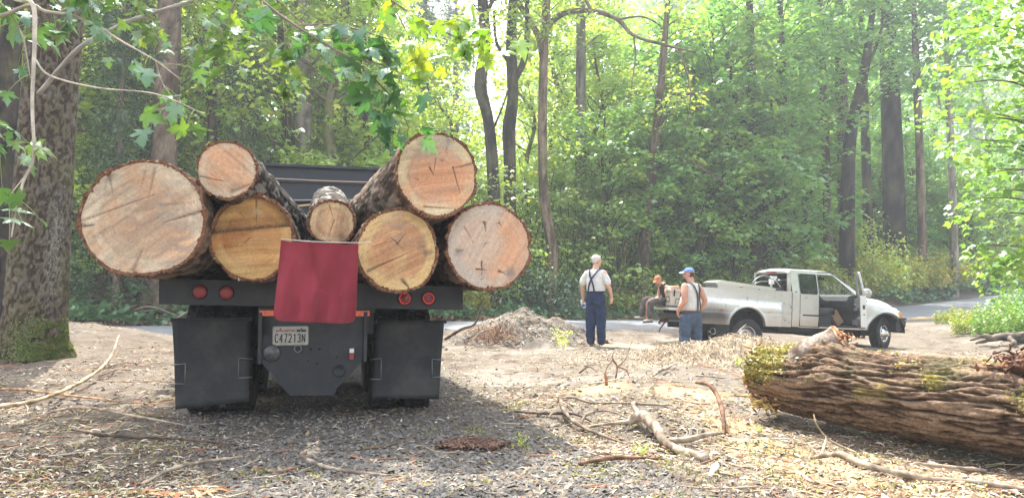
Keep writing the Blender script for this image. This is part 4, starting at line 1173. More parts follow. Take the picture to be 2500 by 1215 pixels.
for i, (px, Y, s, tn) in enumerate(((1150, 4.4, .9, (1.2, 1, .8)), (1430, 4.4, .9, (1, .9, .7)), (1480, 4.6, 1.0, (1, .85, .65)), (1540, 4.6, .9, (1, .95, .8)), (1620, 4.7, .9, (.8, .95, .8)),
        (1700, 4.8, 1.2, (.7, 1, .6)), (1760, 4.8, 1.2, (.75, 1, .6)), (1820, 5, 1.3, (.8, 1, .6)), (1870, 5.2, 1.3, (.85, 1.05, .6)), (1935, 5, 1.5, (1, 1.05, .6)), (1990, 5, 1.4, (1, 1, .6)), (2050, 5, 1.5, (1.1, 1.05, .6)), (2110, 5.2, 1.5, (1.1, 1.05, .6)), (2170, 5.2, 1.5, (1.1, 1.05, .6)), (2230, 5, 1.5, (1.1, 1.05, .6)), (2290, 5, 1.5, (1.15, 1.1, .7)), (2350, 5.2, 1.5, (1.15, 1.1, .7)), (2420, 5.2, 1.6, (1.2, 1.1, .7)), (2480, 5.3, 1.6, (1.2, 1.1, .7)),
        (1740, 7, 1.4, (.9, 1, .6)), (1830, 7.2, 1.5, (1.1, 1.1, .6)), (1920, 7.4, 1.5, (1.1, 1.1, .6)), (2380, 9.5, 1.9, (.9, 1, .6)), (2200, 9.3, 1.8, (.9, 1, .6)), (2480, 9.6, 1.9, (1, 1, .6)), (2020, 7, 1.4, (.9, 1, .6)), (2140, 7, 1.6, (.9, 1, .6)), (2250, 7, 1.6, (.9, 1, .6)), (2330, 7.2, 1.7, (1, 1, .6)), (2400, 7.5, 1.8, (1.1, 1.05, .6)), (2500, 7.5, 1.8, (1.1, 1.05, .6)))):
    shrub('bramble_clump', 'sunlit yellow-green bramble and weed clump along the far road edge', 'weeds', 33 + i % 2, px, Y + .2, s * (1.0 if px < 1650 else 1.35), 'leaf_yellow', tn, 'bramble clumps along the far road edge')
# near right side: branch of a maple reaching in, and the weeds at its foot
def big_leaf_tree():
    x, y = 10.5, 13.6
    b = gz(x, y); t = thing('maple_tree', 'sunlit broad-leaved maple reaching in from the right picture edge', 'tree', (x, y, b))
    r_ = random.Random(5); cl = []; L = []
    for i in range(170):
        z = r_.uniform(1.6, 9.5); f = (z - 2.0) / 7
        rad = r_.uniform(.3, 1) ** .6 * (1.7 + .5 * math.sin(f * 5) + .5 * f); a = r_.random() * 2 * PI
        cx, cy = math.cos(a) * rad, math.sin(a) * rad
        cl.append((cx, cy, z, r_.uniform(.4, .7)))
        if i % 2 == 0: L.append((((0, 0, z - rad * .4), (cx * .5, cy * .5, z - .1), (cx, cy, z)), .03, .007))
    trunk_mb([(0, 0, -.3), (.1, 0, 3), (0, .1, 6), (.1, 0, 10.5)], [.2, .16, .1, .03], BK_MOSS, 12, 30, .01, 9, .5, 5, L).obj('trunk', M['bark'], t)
    crown_part(t, cl, 5, 125, .155, T_MID, 'leaf', (.72, .86, .66), flat=.26, tilt=.6)
big_leaf_tree()
for i, (px, Y, s, tn, lb) in enumerate(((2385, 21, .62, (.9, 1, .6), 'leafy weed clump at the right, behind the exposed roots'), (2465, 20, .8, (.5, .85, .6), 'greener weed clump at the right picture edge behind the exposed roots'), (2325, 25, .5, (.9, .95, .6), 'low weed clump right of the pickup nose'), (2540, 22, 1.2, (.5, .9, .6), 'tall weed clump cut by the right picture edge'), (2425, 27, .6, (1, 1, .65), 'weed clump beside the road at the right'))):
    shrub('weed_clump', lb, 'weeds', 33, px, Y, s, 'leaf_yellow', tn)

for i, (px, Y, s, mt, tn) in enumerate(((2190, 6.2, 1.9, 'leaf_dark', (1.5, 1.6, 1.3)), (2245, 6.6, 2.1, 'leaf_dark', (1.6, 1.7, 1.3)), (2300, 6.3, 2.0, 'leaf_dark', (1.8, 1.8, 1.2)), (2355, 6.8, 2.2, 'leaf_dark', (1.5, 1.7, 1.3)), (2410, 7.2, 2.3, 'leaf_dark', (1.7, 1.8, 1.2)), (2470, 7.0, 2.4, 'leaf_dark', (1.8, 1.8, 1.2)), (2270, 9, 2.4, 'leaf_dark', (1.5, 1.7, 1.4)), (2380, 9.4, 2.5, 'leaf_dark', (1.5, 1.7, 1.4)), (1960, 6.4, 1.5, 'leaf_dark', (1.6, 1.6, 1.0)), (1800, 5.6, 1.4, 'leaf_dark', (1.4, 1.5, 1.0)), (1900, 5.8, 1.5, 'leaf_dark', (1.5, 1.5, 1.0)))):
    shrub('salal_shrub', 'leafy green shrub on the open slope above the bramble band', 'salal', 32, px, Y, s, mt, tn, 'leafy shrubs on the open slope above the bramble band')

# ground cover: bramble, ivy and litter on the banks, one mass
def ground_cover():
    r = np.random.RandomState(90)
    n = 52000
    u = -0.78 + 1.56 * r.rand(n); ex = 3.3 + 26 * r.rand(n) ** 1.9
    yy = np.full(n, 26.0)
    for _ in range(8):
        x = u * yy
        yy = np.interp(x, _xs, _ys) + ex * np.sqrt(1 + np.interp(x, _xs, _sl) ** 2)
    x = u * yy; keep = (yy < 85)
    x, yy, ex = x[keep], yy[keep], ex[keep]
    q = fbm(np.stack([x, yy, 0 * x], 1) * .5 + 7, 3)
    left = 1 - sstep(-12, -4, x)
    keep = r.rand(len(x)) < np.clip(.9 - .55 * left * (q < .05), .1, 1)
    x, yy, ex, q = x[keep], yy[keep], ex[keep], q[keep]
    z = ground_base(x, yy) + np.abs(r.randn(len(x))) * .16 * (1 + sstep(0, 20, x)) + .25 * sstep(-.1, .4, q) * (1 + sstep(5, 25, x) * 1.6)
    nrm = np.stack([r.randn(len(x)) * .6, r.randn(len(x)) * .6 - .25, np.ones(len(x))], 1)
    tint = np.clip(.4 + .35 * q + .25 * r.randn(len(x)), 0, 1)
    V, F, C = leaf_cloud(np.stack([x, yy, z], 1), (.11 + .10 * r.rand(len(x))) * (1 + yy * .006), nrm, r, T_MID[[0, 1, 2, 4, 6, 7]], tint)
    mb = MB(); mb.add(V, F, C)
    o = mb.obj('ground_cover', M['leaf_dark']); o.color = (1.35, 1.35, 1.05, 1); tag(o, kind='stuff')
    # brown dead bracken and fallen leaves at the left bank and along the verge
    n = 9000
    x = r.uniform(-22, 12, n); ex = 3.2 + 7 * r.rand(n) ** 1.3
    yy = np.interp(x, _xs, _ys) + ex
    z = ground_base(x, yy) + np.abs(r.randn(n)) * .10
    nrm = np.stack([r.randn(n), r.randn(n), np.ones(n) * .8], 1)
    V, F, C = leaf_cloud(np.stack([x, yy, z], 1), .10 + .16 * r.rand(n), nrm, r, T_FROND, np.clip(.45 + .3 * r.randn(n), 0, 1))
    mb = MB(); mb.add(V, F, C)
    tag(mb.obj('dead_leaves', M['leaf_dead']), kind='stuff')
ground_cover()

def far_wood():
    # the wood far behind, where single trees no longer read
    r = np.random.RandomState(4); cl = []
    for i in range(620):
        ux = r.uniform(-.9, .95); Y = r.uniform(92, 135); x = ux * Y
        if abs(ux + .025) < .022: continue
        b = float(ground_base(np.array([x]), np.array([Y]))[0])
        cl.append((x, Y, b + 34 * r.rand() ** 0.9, r.uniform(2.6, 4.6)))
    mb = MB(); mb.add(*crown(cl, r, 5.5, 1.15, T_MID, .45, .8))
    o = mb.obj('far_woodland', M['leaf']); o.color = (.8, .95, .8, 1); tag(o, kind='stuff')
far_wood()

# sword ferns on the left bank
def make_fern(seed):
    r_ = random.Random(seed); r = np.random.RandomState(seed); mb = MB()
    for k in range(22):
        a = r_.random() * 2 * PI; L = r_.uniform(.5, .95)
        up = r_.uniform(.5, 1.1)
        pts = [(math.cos(a) * L * f, math.sin(a) * L * f, L * (up * f - .75 * f * f)) for f in (0, .25, .5, .75, 1)]
        P = resample(pts, 16); T = np.gradient(P, axis=0); T /= np.linalg.norm(T, axis=1)[:, None]
        side = np.array([-math.sin(a), math.cos(a), 0])
        w = .11 * np.sin(np.linspace(.12, 1, 16) * PI) ** .7
        for s in (-1, 1):
            C = P + side * s * w[:, None] * .35
            V, F, Cc = leaf_cloud(C, w * 1.0 + .01, np.tile([[0, 0, 1.0]], (16, 1)) + side * s * -.3, r, T_FROND * np.array([1.3, 1, 1]), np.clip(.4 + .2 * r.randn(16), 0, 1), np.tile(side * s * 3, (16, 1)) + T)
            mb.add(V, F, Cc)
        add_tube(mb, pts, [.006, .002], 3, 6, (.3, .3, .3))
    return mb.mesh('fern_fronds', M['leaf_dark'])
fern_me = make_fern(1)
rr2 = random.Random(12)
for i in range(15):
    px = rr2.uniform(190, 440) if i < 10 else rr2.uniform(1100, 1700); ex = rr2.uniform(4, 9); yy = 25
    for _ in range(6): yy = far_side((px - 1250) / 1800 * yy, ex)
    x = (px - 1250) / 1800 * yy
    o = bpy.data.objects.new('sword_fern', fern_me); COL.objects.link(o); o.location = (x, yy, gz(x, yy)); o.rotation_euler = (0, 0, i * 1.3)
    s = rr2.uniform(.9, 1.6); o.scale = (s, s, s); o.color = (1.5, 1.5, 1.1, 1)
    tag(o, 'sword fern with arching green fronds on the bank beyond the road', 'fern', 'sword ferns on the bank beyond the road')
# pale dead branches lying on the left bank
for i, pts in enumerate((((-12.9, 24.6, .55), (-12.0, 24.4, .85), (-11.0, 24.3, .55)), ((-12.6, 24.9, 1.2), (-11.8, 24.8, 1.25), (-10.6, 24.7, .9)), ((-11.2, 24.2, .3), (-10.6, 24.3, .7), (-9.8, 24.6, 1.0)), ((-10.4, 24.2, .2), (-10.1, 24.1, .6), (-9.9, 24.0, 1.0)))):
    lb = ('arched dead branch lowest on the left bank', 'long dead branch highest on the left bank', 'slanting dead branch under the widest log', 'upright broken stick on the left bank beside the truck')[i]
    x0, y0, z0 = pts[0]; g0 = gz(x0, y0)
    mb = MB(); add_tube(mb, [(p[0] - x0, p[1] - y0, p[2] - z0 + .12) for p in pts], [.03, .022, .01], 6, 12, (.36, .29, .22))
    tag(mb.obj('dead_branch', M['soft'], None, (x0, y0, g0)), lb, 'branch')
for i, (a, b_, rad, lb) in enumerate((((2280, 548, 56), (2400, 540, 56), .13, 'fallen grey log lying on the slope at the right'), ((2145, 530, 50), (2195, 490, 50), .06, 'thin pale dead snag sticking up above the round shrub'))):
    def Wp(px, py, Y):
        u = (px - 1250) / 1800; w = -(py - 607.5) / 1800; c, s = 0.99832, 0.05796
        k = Y / (c - w * s); return np.array([u * k, Y, 1.1 + (s + w * c) * k])
    A, B = Wp(*a), Wp(*b_)
    mb = MB(); add_tube(mb, [A - A, (B - A) * .5 + np.array([0, 0, .1]), B - A], [rad, rad * .9, rad * .6], 8, 12, (.32, .28, .24))
    tag(mb.obj('fallen_log' if i == 0 else 'dead_snag', M['soft'], None, tuple(A)), lb, 'log' if i == 0 else 'snag')
# ------------------------------------------------------------------ log truck
TY = math.radians(14)
truck = thing('log_truck', 'black flatbed log truck seen from behind, carrying seven cut logs and a red flag', 'log truck', (-1.612, 6.13, 0.0), TY)
def tobj(mb, name, mat, parent=None):
    return mb.obj(name, mat, parent or truck)

# rear plate of the deck (rolled a touch to the right like the whole deck)
mb = MB(); add_prism(mb, [(-1.217, 1.206), (-1.212, 1.003), (1.221, 0.942), (1.22, 1.146)], 0.0, 0.03)
plate = tobj(mb, 'rear_plate', M['black'])
for sx, sz, ring in ((-0.912, 1.10, 0), (-0.712, 1.093, 0), (0.718, 1.044, 1), (0.921, 1.044, 1)):
    mb = MB()
    if not ring:
        add_lathe(mb, [(0.056, 0.004), (0.060, -0.006), (0.054, -0.012)], 24, 'y', (sx, 0, sz), mi=0)
        add_lathe(mb, [(0.0, -0.020), (0.03, -0.019), (0.050, -0.012), (0.053, -0.002)], 24, 'y', (sx, 0, sz), mi=1)
        o = tobj(mb, 'tail_light', [M['rubber'], M['lens_dull']], plate)
    else:
        add_lathe(mb, [(0.064, 0.004), (0.064, -0.008), (0.054, -0.010)], 24, 'y', (sx, 0, sz), mi=0)
        o = tobj(mb, 'tail_light', M['rubber'], plate)
        o['label'] = 'tail light with a bright red reflector ring'
        mb = MB(); add_lathe(mb, [(0.0, -0.018), (0.020, -0.017), (0.040, -0.011)], 24, 'y', (sx, 0, sz), mi=0)
        add_lathe(mb, [(0.038, -0.009), (0.040, -0.020), (0.049, -0.020), (0.052, -0.009)], 24, 'y', (sx, 0, sz), mi=1)
        mb.obj('lens', [M['lens_core'], M['reflector_red']], plate)
# deck
mb = MB(); add_prism(mb, [(-1.20, 1.165), (-1.20, 1.02), (1.20, 0.96), (1.20, 1.105)], 0.034, 4.45)
tobj(mb, 'deck', M['black'])
for sx, z0 in ((-1.19, 1.17), (1.16, 1.11)):
    for yy in (0.5, 1.8, 3.1, 4.2):
        mb = MB(); add_box(mb, (sx, yy, z0 + .26), (.06, .08, .52)); tobj(mb, 'stake', M['black'])
# headboard with its lip, ribs and rails
mb = MB(); add_box(mb, (0, 4.5, 2.0), (2.42, 0.05, 1.72)); hb = tobj(mb, 'headboard', M['headboard'])
mb = MB(); add_box(mb, (0, 4.47, 2.875), (2.50, 0.14, 0.035)); mb.obj('top_lip', M['headboard'], hb)
for zz in (2.66, 2.38, 2.05):
    mb = MB(); add_box(mb, (0, 4.455, zz), (2.40, 0.05, 0.035)); mb.obj('cross_rib', M['headboard'], hb)
mb = MB(); add_tube(mb, [(-1.1, 4.42, 2.69), (0, 4.42, 2.675), (1.1, 4.42, 2.68)], [.009, .009], 6, 10, (.46, .34, .28)); mb.obj('strap', M['soft'], hb)
mb = MB(); add_tube(mb, [(-.9, 4.38, 2.36), (.9, 4.38, 2.42)], [.016, .016], 8); mb.obj('rail', M['rod'], hb)
mb = MB(); add_tube(mb, [(-.7, 4.34, 2.24), (.1, 4.34, 2.36)], [.018, .012], 6, 6, (.50, .38, .22)); mb.obj('stick', M['soft'], hb)
# chassis
for sx in (-.42, .42):
    mb = MB(); add_box(mb, (sx, 3.6, .86), (.09, 7.0, .24)); tobj(mb, 'frame_rail', M['under'])
for yy in (.35, 1.6, 3.0, 4.6):
    mb = MB(); add_box(mb, (0, yy, .86), (.75, .12, .18)); tobj(mb, 'cross_member', M['under'])
mb = MB(); add_tube(mb, [(-.95, 1.0, .52), (.95, 1.0, .52)], [.085, .085], 12)
add_ellipsoid(mb, (0, 1.0, .52), (.24, .26, .24)); tobj(mb, 'rear_axle', M['under'])
mb = MB(); add_tube(mb, [(-.95, 2.3, .52), (.95, 2.3, .52)], [.085, .085], 12); add_ellipsoid(mb, (0, 2.3, .52), (.24, .26, .24)); tobj(mb, 'rear_axle', M['under'])
for sx in (-.56, .56):
    mb = MB()
    for k in range(5): add_box(mb, (sx, 1.2, .64 + .022 * k), (.09, 1.2 - .18 * (4 - k), .018))
    tobj(mb, 'leaf_spring', M['under'])
# pintle plate with everything on it
PL = [(-.431, .93), (-.45, .551), (-.416, .48), (-.367, .435), (-.251, .284), (-.205, .242), (.142, .233), (.171, .297), (.318, .448), (.372, .512), (.384, .93)]
mb = MB(); add_prism(mb, PL, .10, .125); pin = tobj(mb, 'hitch_plate', M['black'])
for sx in (-.455, .395):
    mb = MB(); add_box(mb, (sx, .14, .72), (.03, .16, .42)); mb.obj('side_gusset', M['black'], pin)
mb = MB(); add_box(mb, (0, .14, .945), (.95, .12, .05)); mb.obj('crossbar', M['black'], pin)
for x0, x1, z0 in ((-.463, -.30, .905), (.285, .430, .897)):
    mb = MB(); add_box(mb, ((x0 + x1) / 2, .07, z0 + .02), (x1 - x0, .006, .046)); mb.obj('reflector_tape', M['reflector'], pin)
mb = MB(); add_lathe(mb, [(.030, .10), (.034, .075), (.026, .070), (.022, .085)], 22, 'y', (-.154, 0, .628)); mb.obj('hitch_ring', M['rod'], pin)
mb = MB(); add_lathe(mb, [(.070, .10), (.072, .085), (.060, .075), (.0, .070)], 22, 'y', (-.362, 0, .597)); mb.obj('reversing_lamp', M['lampglass'], pin)
mb = MB(); add_lathe(mb, [(.052, .10), (.054, .085), (.044, .080), (.040, .092), (0, .094)], 22, 'y', (.182, 0, .439)); mb.obj('socket_cover', M['black'], pin)
mb = MB(); add_box(mb, (.284, .085, .604), (.036, .03, .034)); mb.obj('plug_cap', M['white'], pin)
mb = MB(); add_box(mb, (.284, .085, .556), (.034, .03, .050)); mb.obj('marker_lamp', M['lens_dull'], pin)
for bx, bz in ((-.05, .62), (.02, .62), (-.07, .52), (.16, .55), (0.0, .50)):
    mb = MB(); add_lathe(mb, [(0, .092), (.009, .094), (.010, .10)], 10, 'y', (bx, 0, bz)); mb.obj('bolt', M['under'], pin)
# number plate
mb = MB(); add_prism(mb, round_rect(-.354, .660, -.073, .812, .014), .088, .094); npl = mb.obj('number_plate', M['numberplate'], truck)
fr_out = round_rect(-.358, .656, -.069, .816, .018)
mb = MB(); add_tube(mb, [(x, .087, z) for x, z in fr_out + [fr_out[0]]], [.0035, .0035], 5, None); mb.obj('plate_frame', M['rod'], npl)
def glyph(mb, strokes, x, z, w, h, rad, y=.086):
    for st in strokes:
        add_tube(mb, [(x + px * w, y, z + pz * h) for px, pz in st], [rad, rad], 5, max(2, len(st) * 2) if len(st) > 2 else 2)
GL = {'C': [[(.95, .82), (.75, 1), (.25, 1), (.03, .8), (.03, .2), (.25, 0), (.75, 0), (.95, .18)]], '4': [[(.75, 0), (.75, 1), (0, .32), (1, .32)]],
      '7': [[(0, 1), (1, 1), (.35, 0)]], '2': [[(.03, .8), (.25, 1), (.75, 1), (.97, .75), (.85, .5), (0, 0), (1, 0)]], '1': [[(.25, .8), (.6, 1), (.6, 0)]],
      '3': [[(.03, .85), (.3, 1), (.75, 1), (.95, .78), (.75, .55), (.4, .53)], [(.4, .53), (.78, .5), (.97, .25), (.75, 0), (.25, 0), (.03, .17)]], 'N': [[(0, 0), (0, 1), (1, 0), (1, 1)]]}
def gl_poly(mb, ch, x, z, w, h, rad, y):
    for st in GL2[ch]:
        P = [(x + a * w, y, z + b * h) for a, b in st]
        for p, q in zip(P[:-1], P[1:]): add_tube(mb, [p, q], [rad, rad], 4)
def bold(mb, ch, x, z, w, h, rad, y):
    for st in GL[ch]:
        P = [(x + a * w, y, z + b * h) for a, b in st]
        for p, q in zip(P[:-1], P[1:]):
            add_tube(mb, [p, q], [rad, rad], 5)
mb = MB()
for i, ch in enumerate('C47213N'):
    bold(mb, ch, -.337 + i * .0358, .683, .022, .067, .0042, .087)
mb.obj('plate_characters', M['ink'], npl)
GL2 = {'W': [[(0, 1), (.25, 0), (.5, .8), (.75, 0), (1, 1)]], 'A': [[(0, 0), (.5, 1), (1, 0)], [(.2, .4), (.8, .4)]], 'S': [[(1, .9), (.5, 1), (0, .75), (1, .3), (.5, 0), (0, .1)]],
       'H': [[(0, 0), (0, 1)], [(1, 0), (1, 1)], [(0, .5), (1, .5)]], 'I': [[(.5, 0), (.5, 1)]], 'N': [[(0, 0), (0, 1), (1, 0), (1, 1)]], 'G': [[(1, .85), (.5, 1), (0, .6), (0, .3), (.5, 0), (1, .2), (1, .5), (.6, .5)]],
       'T': [[(0, 1), (1, 1)], [(.5, 1), (.5, 0)]], 'O': [[(.5, 1), (0, .6), (0, .3), (.5, 0), (1, .3), (1, .6), (.5, 1)]]}
mb = MB()
for i, ch in enumerate('WASHINGTON'):
    gl_poly(mb, ch, -.330 + i * .0150, .770, .0098, .017, .0019, .0865)
mb.obj('plate_state_name', M['ink_red'], npl)
for x0, x1 in ((-.166, -.136), (-.132, -.092)):
    mb = MB(); add_box(mb, ((x0 + x1) / 2, .0872, .777), (x1 - x0, .001, .021)); mb.obj('sticker', M['ink'], npl)
for bx in (-.296, -.130):
    mb = MB(); add_lathe(mb, [(0, .082), (.006, .083), (.008, .088)], 10, 'y', (bx, 0, .794)); mb.obj('plate_bolt', M['rod'], npl)

# mud flaps hung in a slight tilt
for poly, nm in (([(-1.157, .858), (-.551, .880), (-.547, .190), (-1.106, .150)], 'L'), ([(.505, .838), (1.095, .826), (1.045, .158), (.462, .180)], 'R')):
    P = np.array(poly); nu, nv = 14, 16
    u = np.linspace(0, 1, nu)[:, None]; v = np.linspace(0, 1, nv)[None]
    X = (P[0, 0] * (1 - u) + P[1, 0] * u) * (1 - v) + (P[3, 0] * (1 - u) + P[2, 0] * u) * v
    Z = (P[0, 1] * (1 - u) + P[1, 1] * u) * (1 - v) + (P[3, 1] * (1 - u) + P[2, 1] * u) * v
    q = np.stack([X.ravel() * 2, Z.ravel() * 2, np.full(X.size, 3. if nm == 'L' else 7.)], 1)
    Yy = .25 + .018 * fbm(q, 2).reshape(X.shape) - .05 * v ** 2 * np.ones_like(u) + (.02 * (u - .5) if nm == 'L' else -.02 * (u - .5))
    A = np.stack([X, Yy, Z], -1).reshape(-1, 3); B = A + np.array([0, .012, 0])
    F = grid_faces(nu, nv)
    rim = [i * nv for i in range(nu)] + [(nu - 1) * nv + j for j in range(1, nv)] + [i * nv + nv - 1 for i in range(nu - 2, -1, -1)] + [j for j in range(nv - 2, 0, -1)]
    n = nu * nv
    side = np.array([(rim[i], rim[(i + 1) % len(rim)], rim[(i + 1) % len(rim)] + n, rim[i] + n) for i in range(len(rim))])
    mb = MB(); mb.add(np.concatenate([A, B]), [F[:, ::-1], F + n, side], smooth=True)
    fl = tobj(mb, 'mud_flap', M['flap'])
    fl['label'] = 'left mud flap, hanging lower' if nm == 'L' else 'right mud flap'
    hs = ((-1.124, -1.042, .508, .350, -1), (-.551, -.630, .544, .386, 1)) if nm == 'L' else ((.475, .540, .517, .342, -1), (1.064, .985, .499, .345, 1))
    for xo, xi, zt, zb, s in hs:
        mb = MB()
        for a, b in (((xo + s * .03, .225, zt - .005), (xi, .215, zt + .006)), ((xi, .215, zt + .006), (xi, .205, zb)), ((xi, .205, zb), (xo + s * .03, .215, zb + .004))):
            add_tube(mb, [a, b], [.0045, .0045], 6)
        mb.obj('wire_handle', M['rod'], fl)
    mb = MB(); add_box(mb, ((P[0, 0] + P[1, 0]) / 2, .275, (P[0, 1] + P[1, 1]) / 2), (.64, .03, .03)); tobj(mb, 'flap_bar', M['under'])

def tyre_mesh(R, Wd, tread=True, seg=64, rim=None):
    mb = MB()
    hw = Wd / 2
    prof = [(R * .56, -hw * .80), (R * .62, -hw * .95), (R * .80, -hw), (R * .93, -hw * .95), (R * .985, -hw * .80)]
    full = prof + [(R, -hw * .5), (R, 0), (R, hw * .5)] + [(r, -h) for r, h in prof[::-1]]
    add_lathe(mb, full, seg, 'x', (0, 0, 0))
    if tread:
        nb = 46
        for k in range(nb):
            a = 2 * PI * k / nb
            for j, hx in enumerate((-.72, -.36, 0, .36, .72)):
                aa = a + (j % 2) * PI / nb
                Rm = np.array([[1, 0, 0], [0, math.cos(aa), -math.sin(aa)], [0, math.sin(aa), math.cos(aa)]])
                c = Rm @ np.array([hx * hw, 0, R + .006])
                add_box(mb, c, (hw * .28, 2 * PI * R / nb * .72, .022), R=Rm)
    return mb
def rim_mb(R, depth, seg=28):
    mb = MB()
    add_lathe(mb, [(R * .57, -depth), (R * .55, -depth * .8), (R * .5, -depth * .2), (R * .25, 0), (R * .22, -.05), (0, -.06)], seg, 'x')
    return mb
tm_ = tyre_mesh(.505, .25).mesh('truck_tyre', M['rubber'])
rm_ = rim_mb(.505, .11).mesh('truck_rim', M['under'])
for yy in (1.0, 2.28):
    for sx, zz in ((-1.005, .02), (-.68, .02), (.60, -.03), (.915, -.045)):
        w = bpy.data.objects.new('wheel', rm_); COL.objects.link(w); w.parent = truck; w.location = (sx, yy, .505 + zz)
        w.rotation_euler = (yy * 2.1 + sx, 0, 0 if sx < 0 else PI)
        y_ = bpy.data.objects.new('tyre', tm_); COL.objects.link(y_); y_.parent = w
# cab ahead of the headboard
mb = MB()
add_prism(mb, [(4.75, .75), (4.75, 2.62), (4.95, 2.75), (6.1, 2.72), (6.45, 1.95), (8.0, 1.85), (8.15, 1.5), (8.15, .7)], -1.05, 1.05, 'x', (.5, .5, .5))
tobj(mb, 'cab', M['headboard'])
mb = MB(); add_box(mb, (0, 4.74, 2.2), (1.5, .02, .5)); tobj(mb, 'rear_window', M['tintglass'])
mb = MB(); add_box(mb, (0, 6.33, 2.32), (1.8, .02, .55), R=rotm('X', math.radians(-25))); tobj(mb, 'windscreen', M['tintglass'])
for s in (-1, 1):
    mb = MB(); add_box(mb, (s * 1.055, 5.6, 2.25), (.015, .9, .55)); tobj(mb, 'side_window', M['tintglass'])
    mb = MB(); add_box(mb, (s * .95, 8.18, 1.1), (.22, .05, .2)); tobj(mb, 'headlight', M['headlamp'])
    w = bpy.data.objects.new('wheel', rm_); COL.objects.link(w); w.parent = truck; w.location = (s * .95, 7.3, .505); w.rotation_euler = (1, 0, 0 if s < 0 else PI)
    y_ = bpy.data.objects.new('tyre', tm_); COL.objects.link(y_); y_.parent = w
mb = MB(); add_box(mb, (0, 8.22, .7), (2.3, .12, .28)); tobj(mb, 'front_bumper', M['chrome'])

# ------------------------------------------------------------------ the cut logs on the deck
_cy, _sy = math.cos(TY), math.sin(TY)
def T2W(v):
    v = np.asarray(v, float)
    return np.stack([-1.612 + v[..., 0] * _cy - v[..., 1] * _sy, 6.13 + v[..., 0] * _sy + v[..., 1] * _cy, v[..., 2]], -1)

def seg_d(X, Z, a, b):
    a = np.array(a); b = np.array(b); d = b - a; L = np.dot(d, d)
    t = np.clip(((X - a[0]) * d[0] + (Z - a[1]) * d[1]) / L, 0, 1)
    return np.hypot(X - a[0] - t * d[0], Z - a[1] - t * d[1]), t

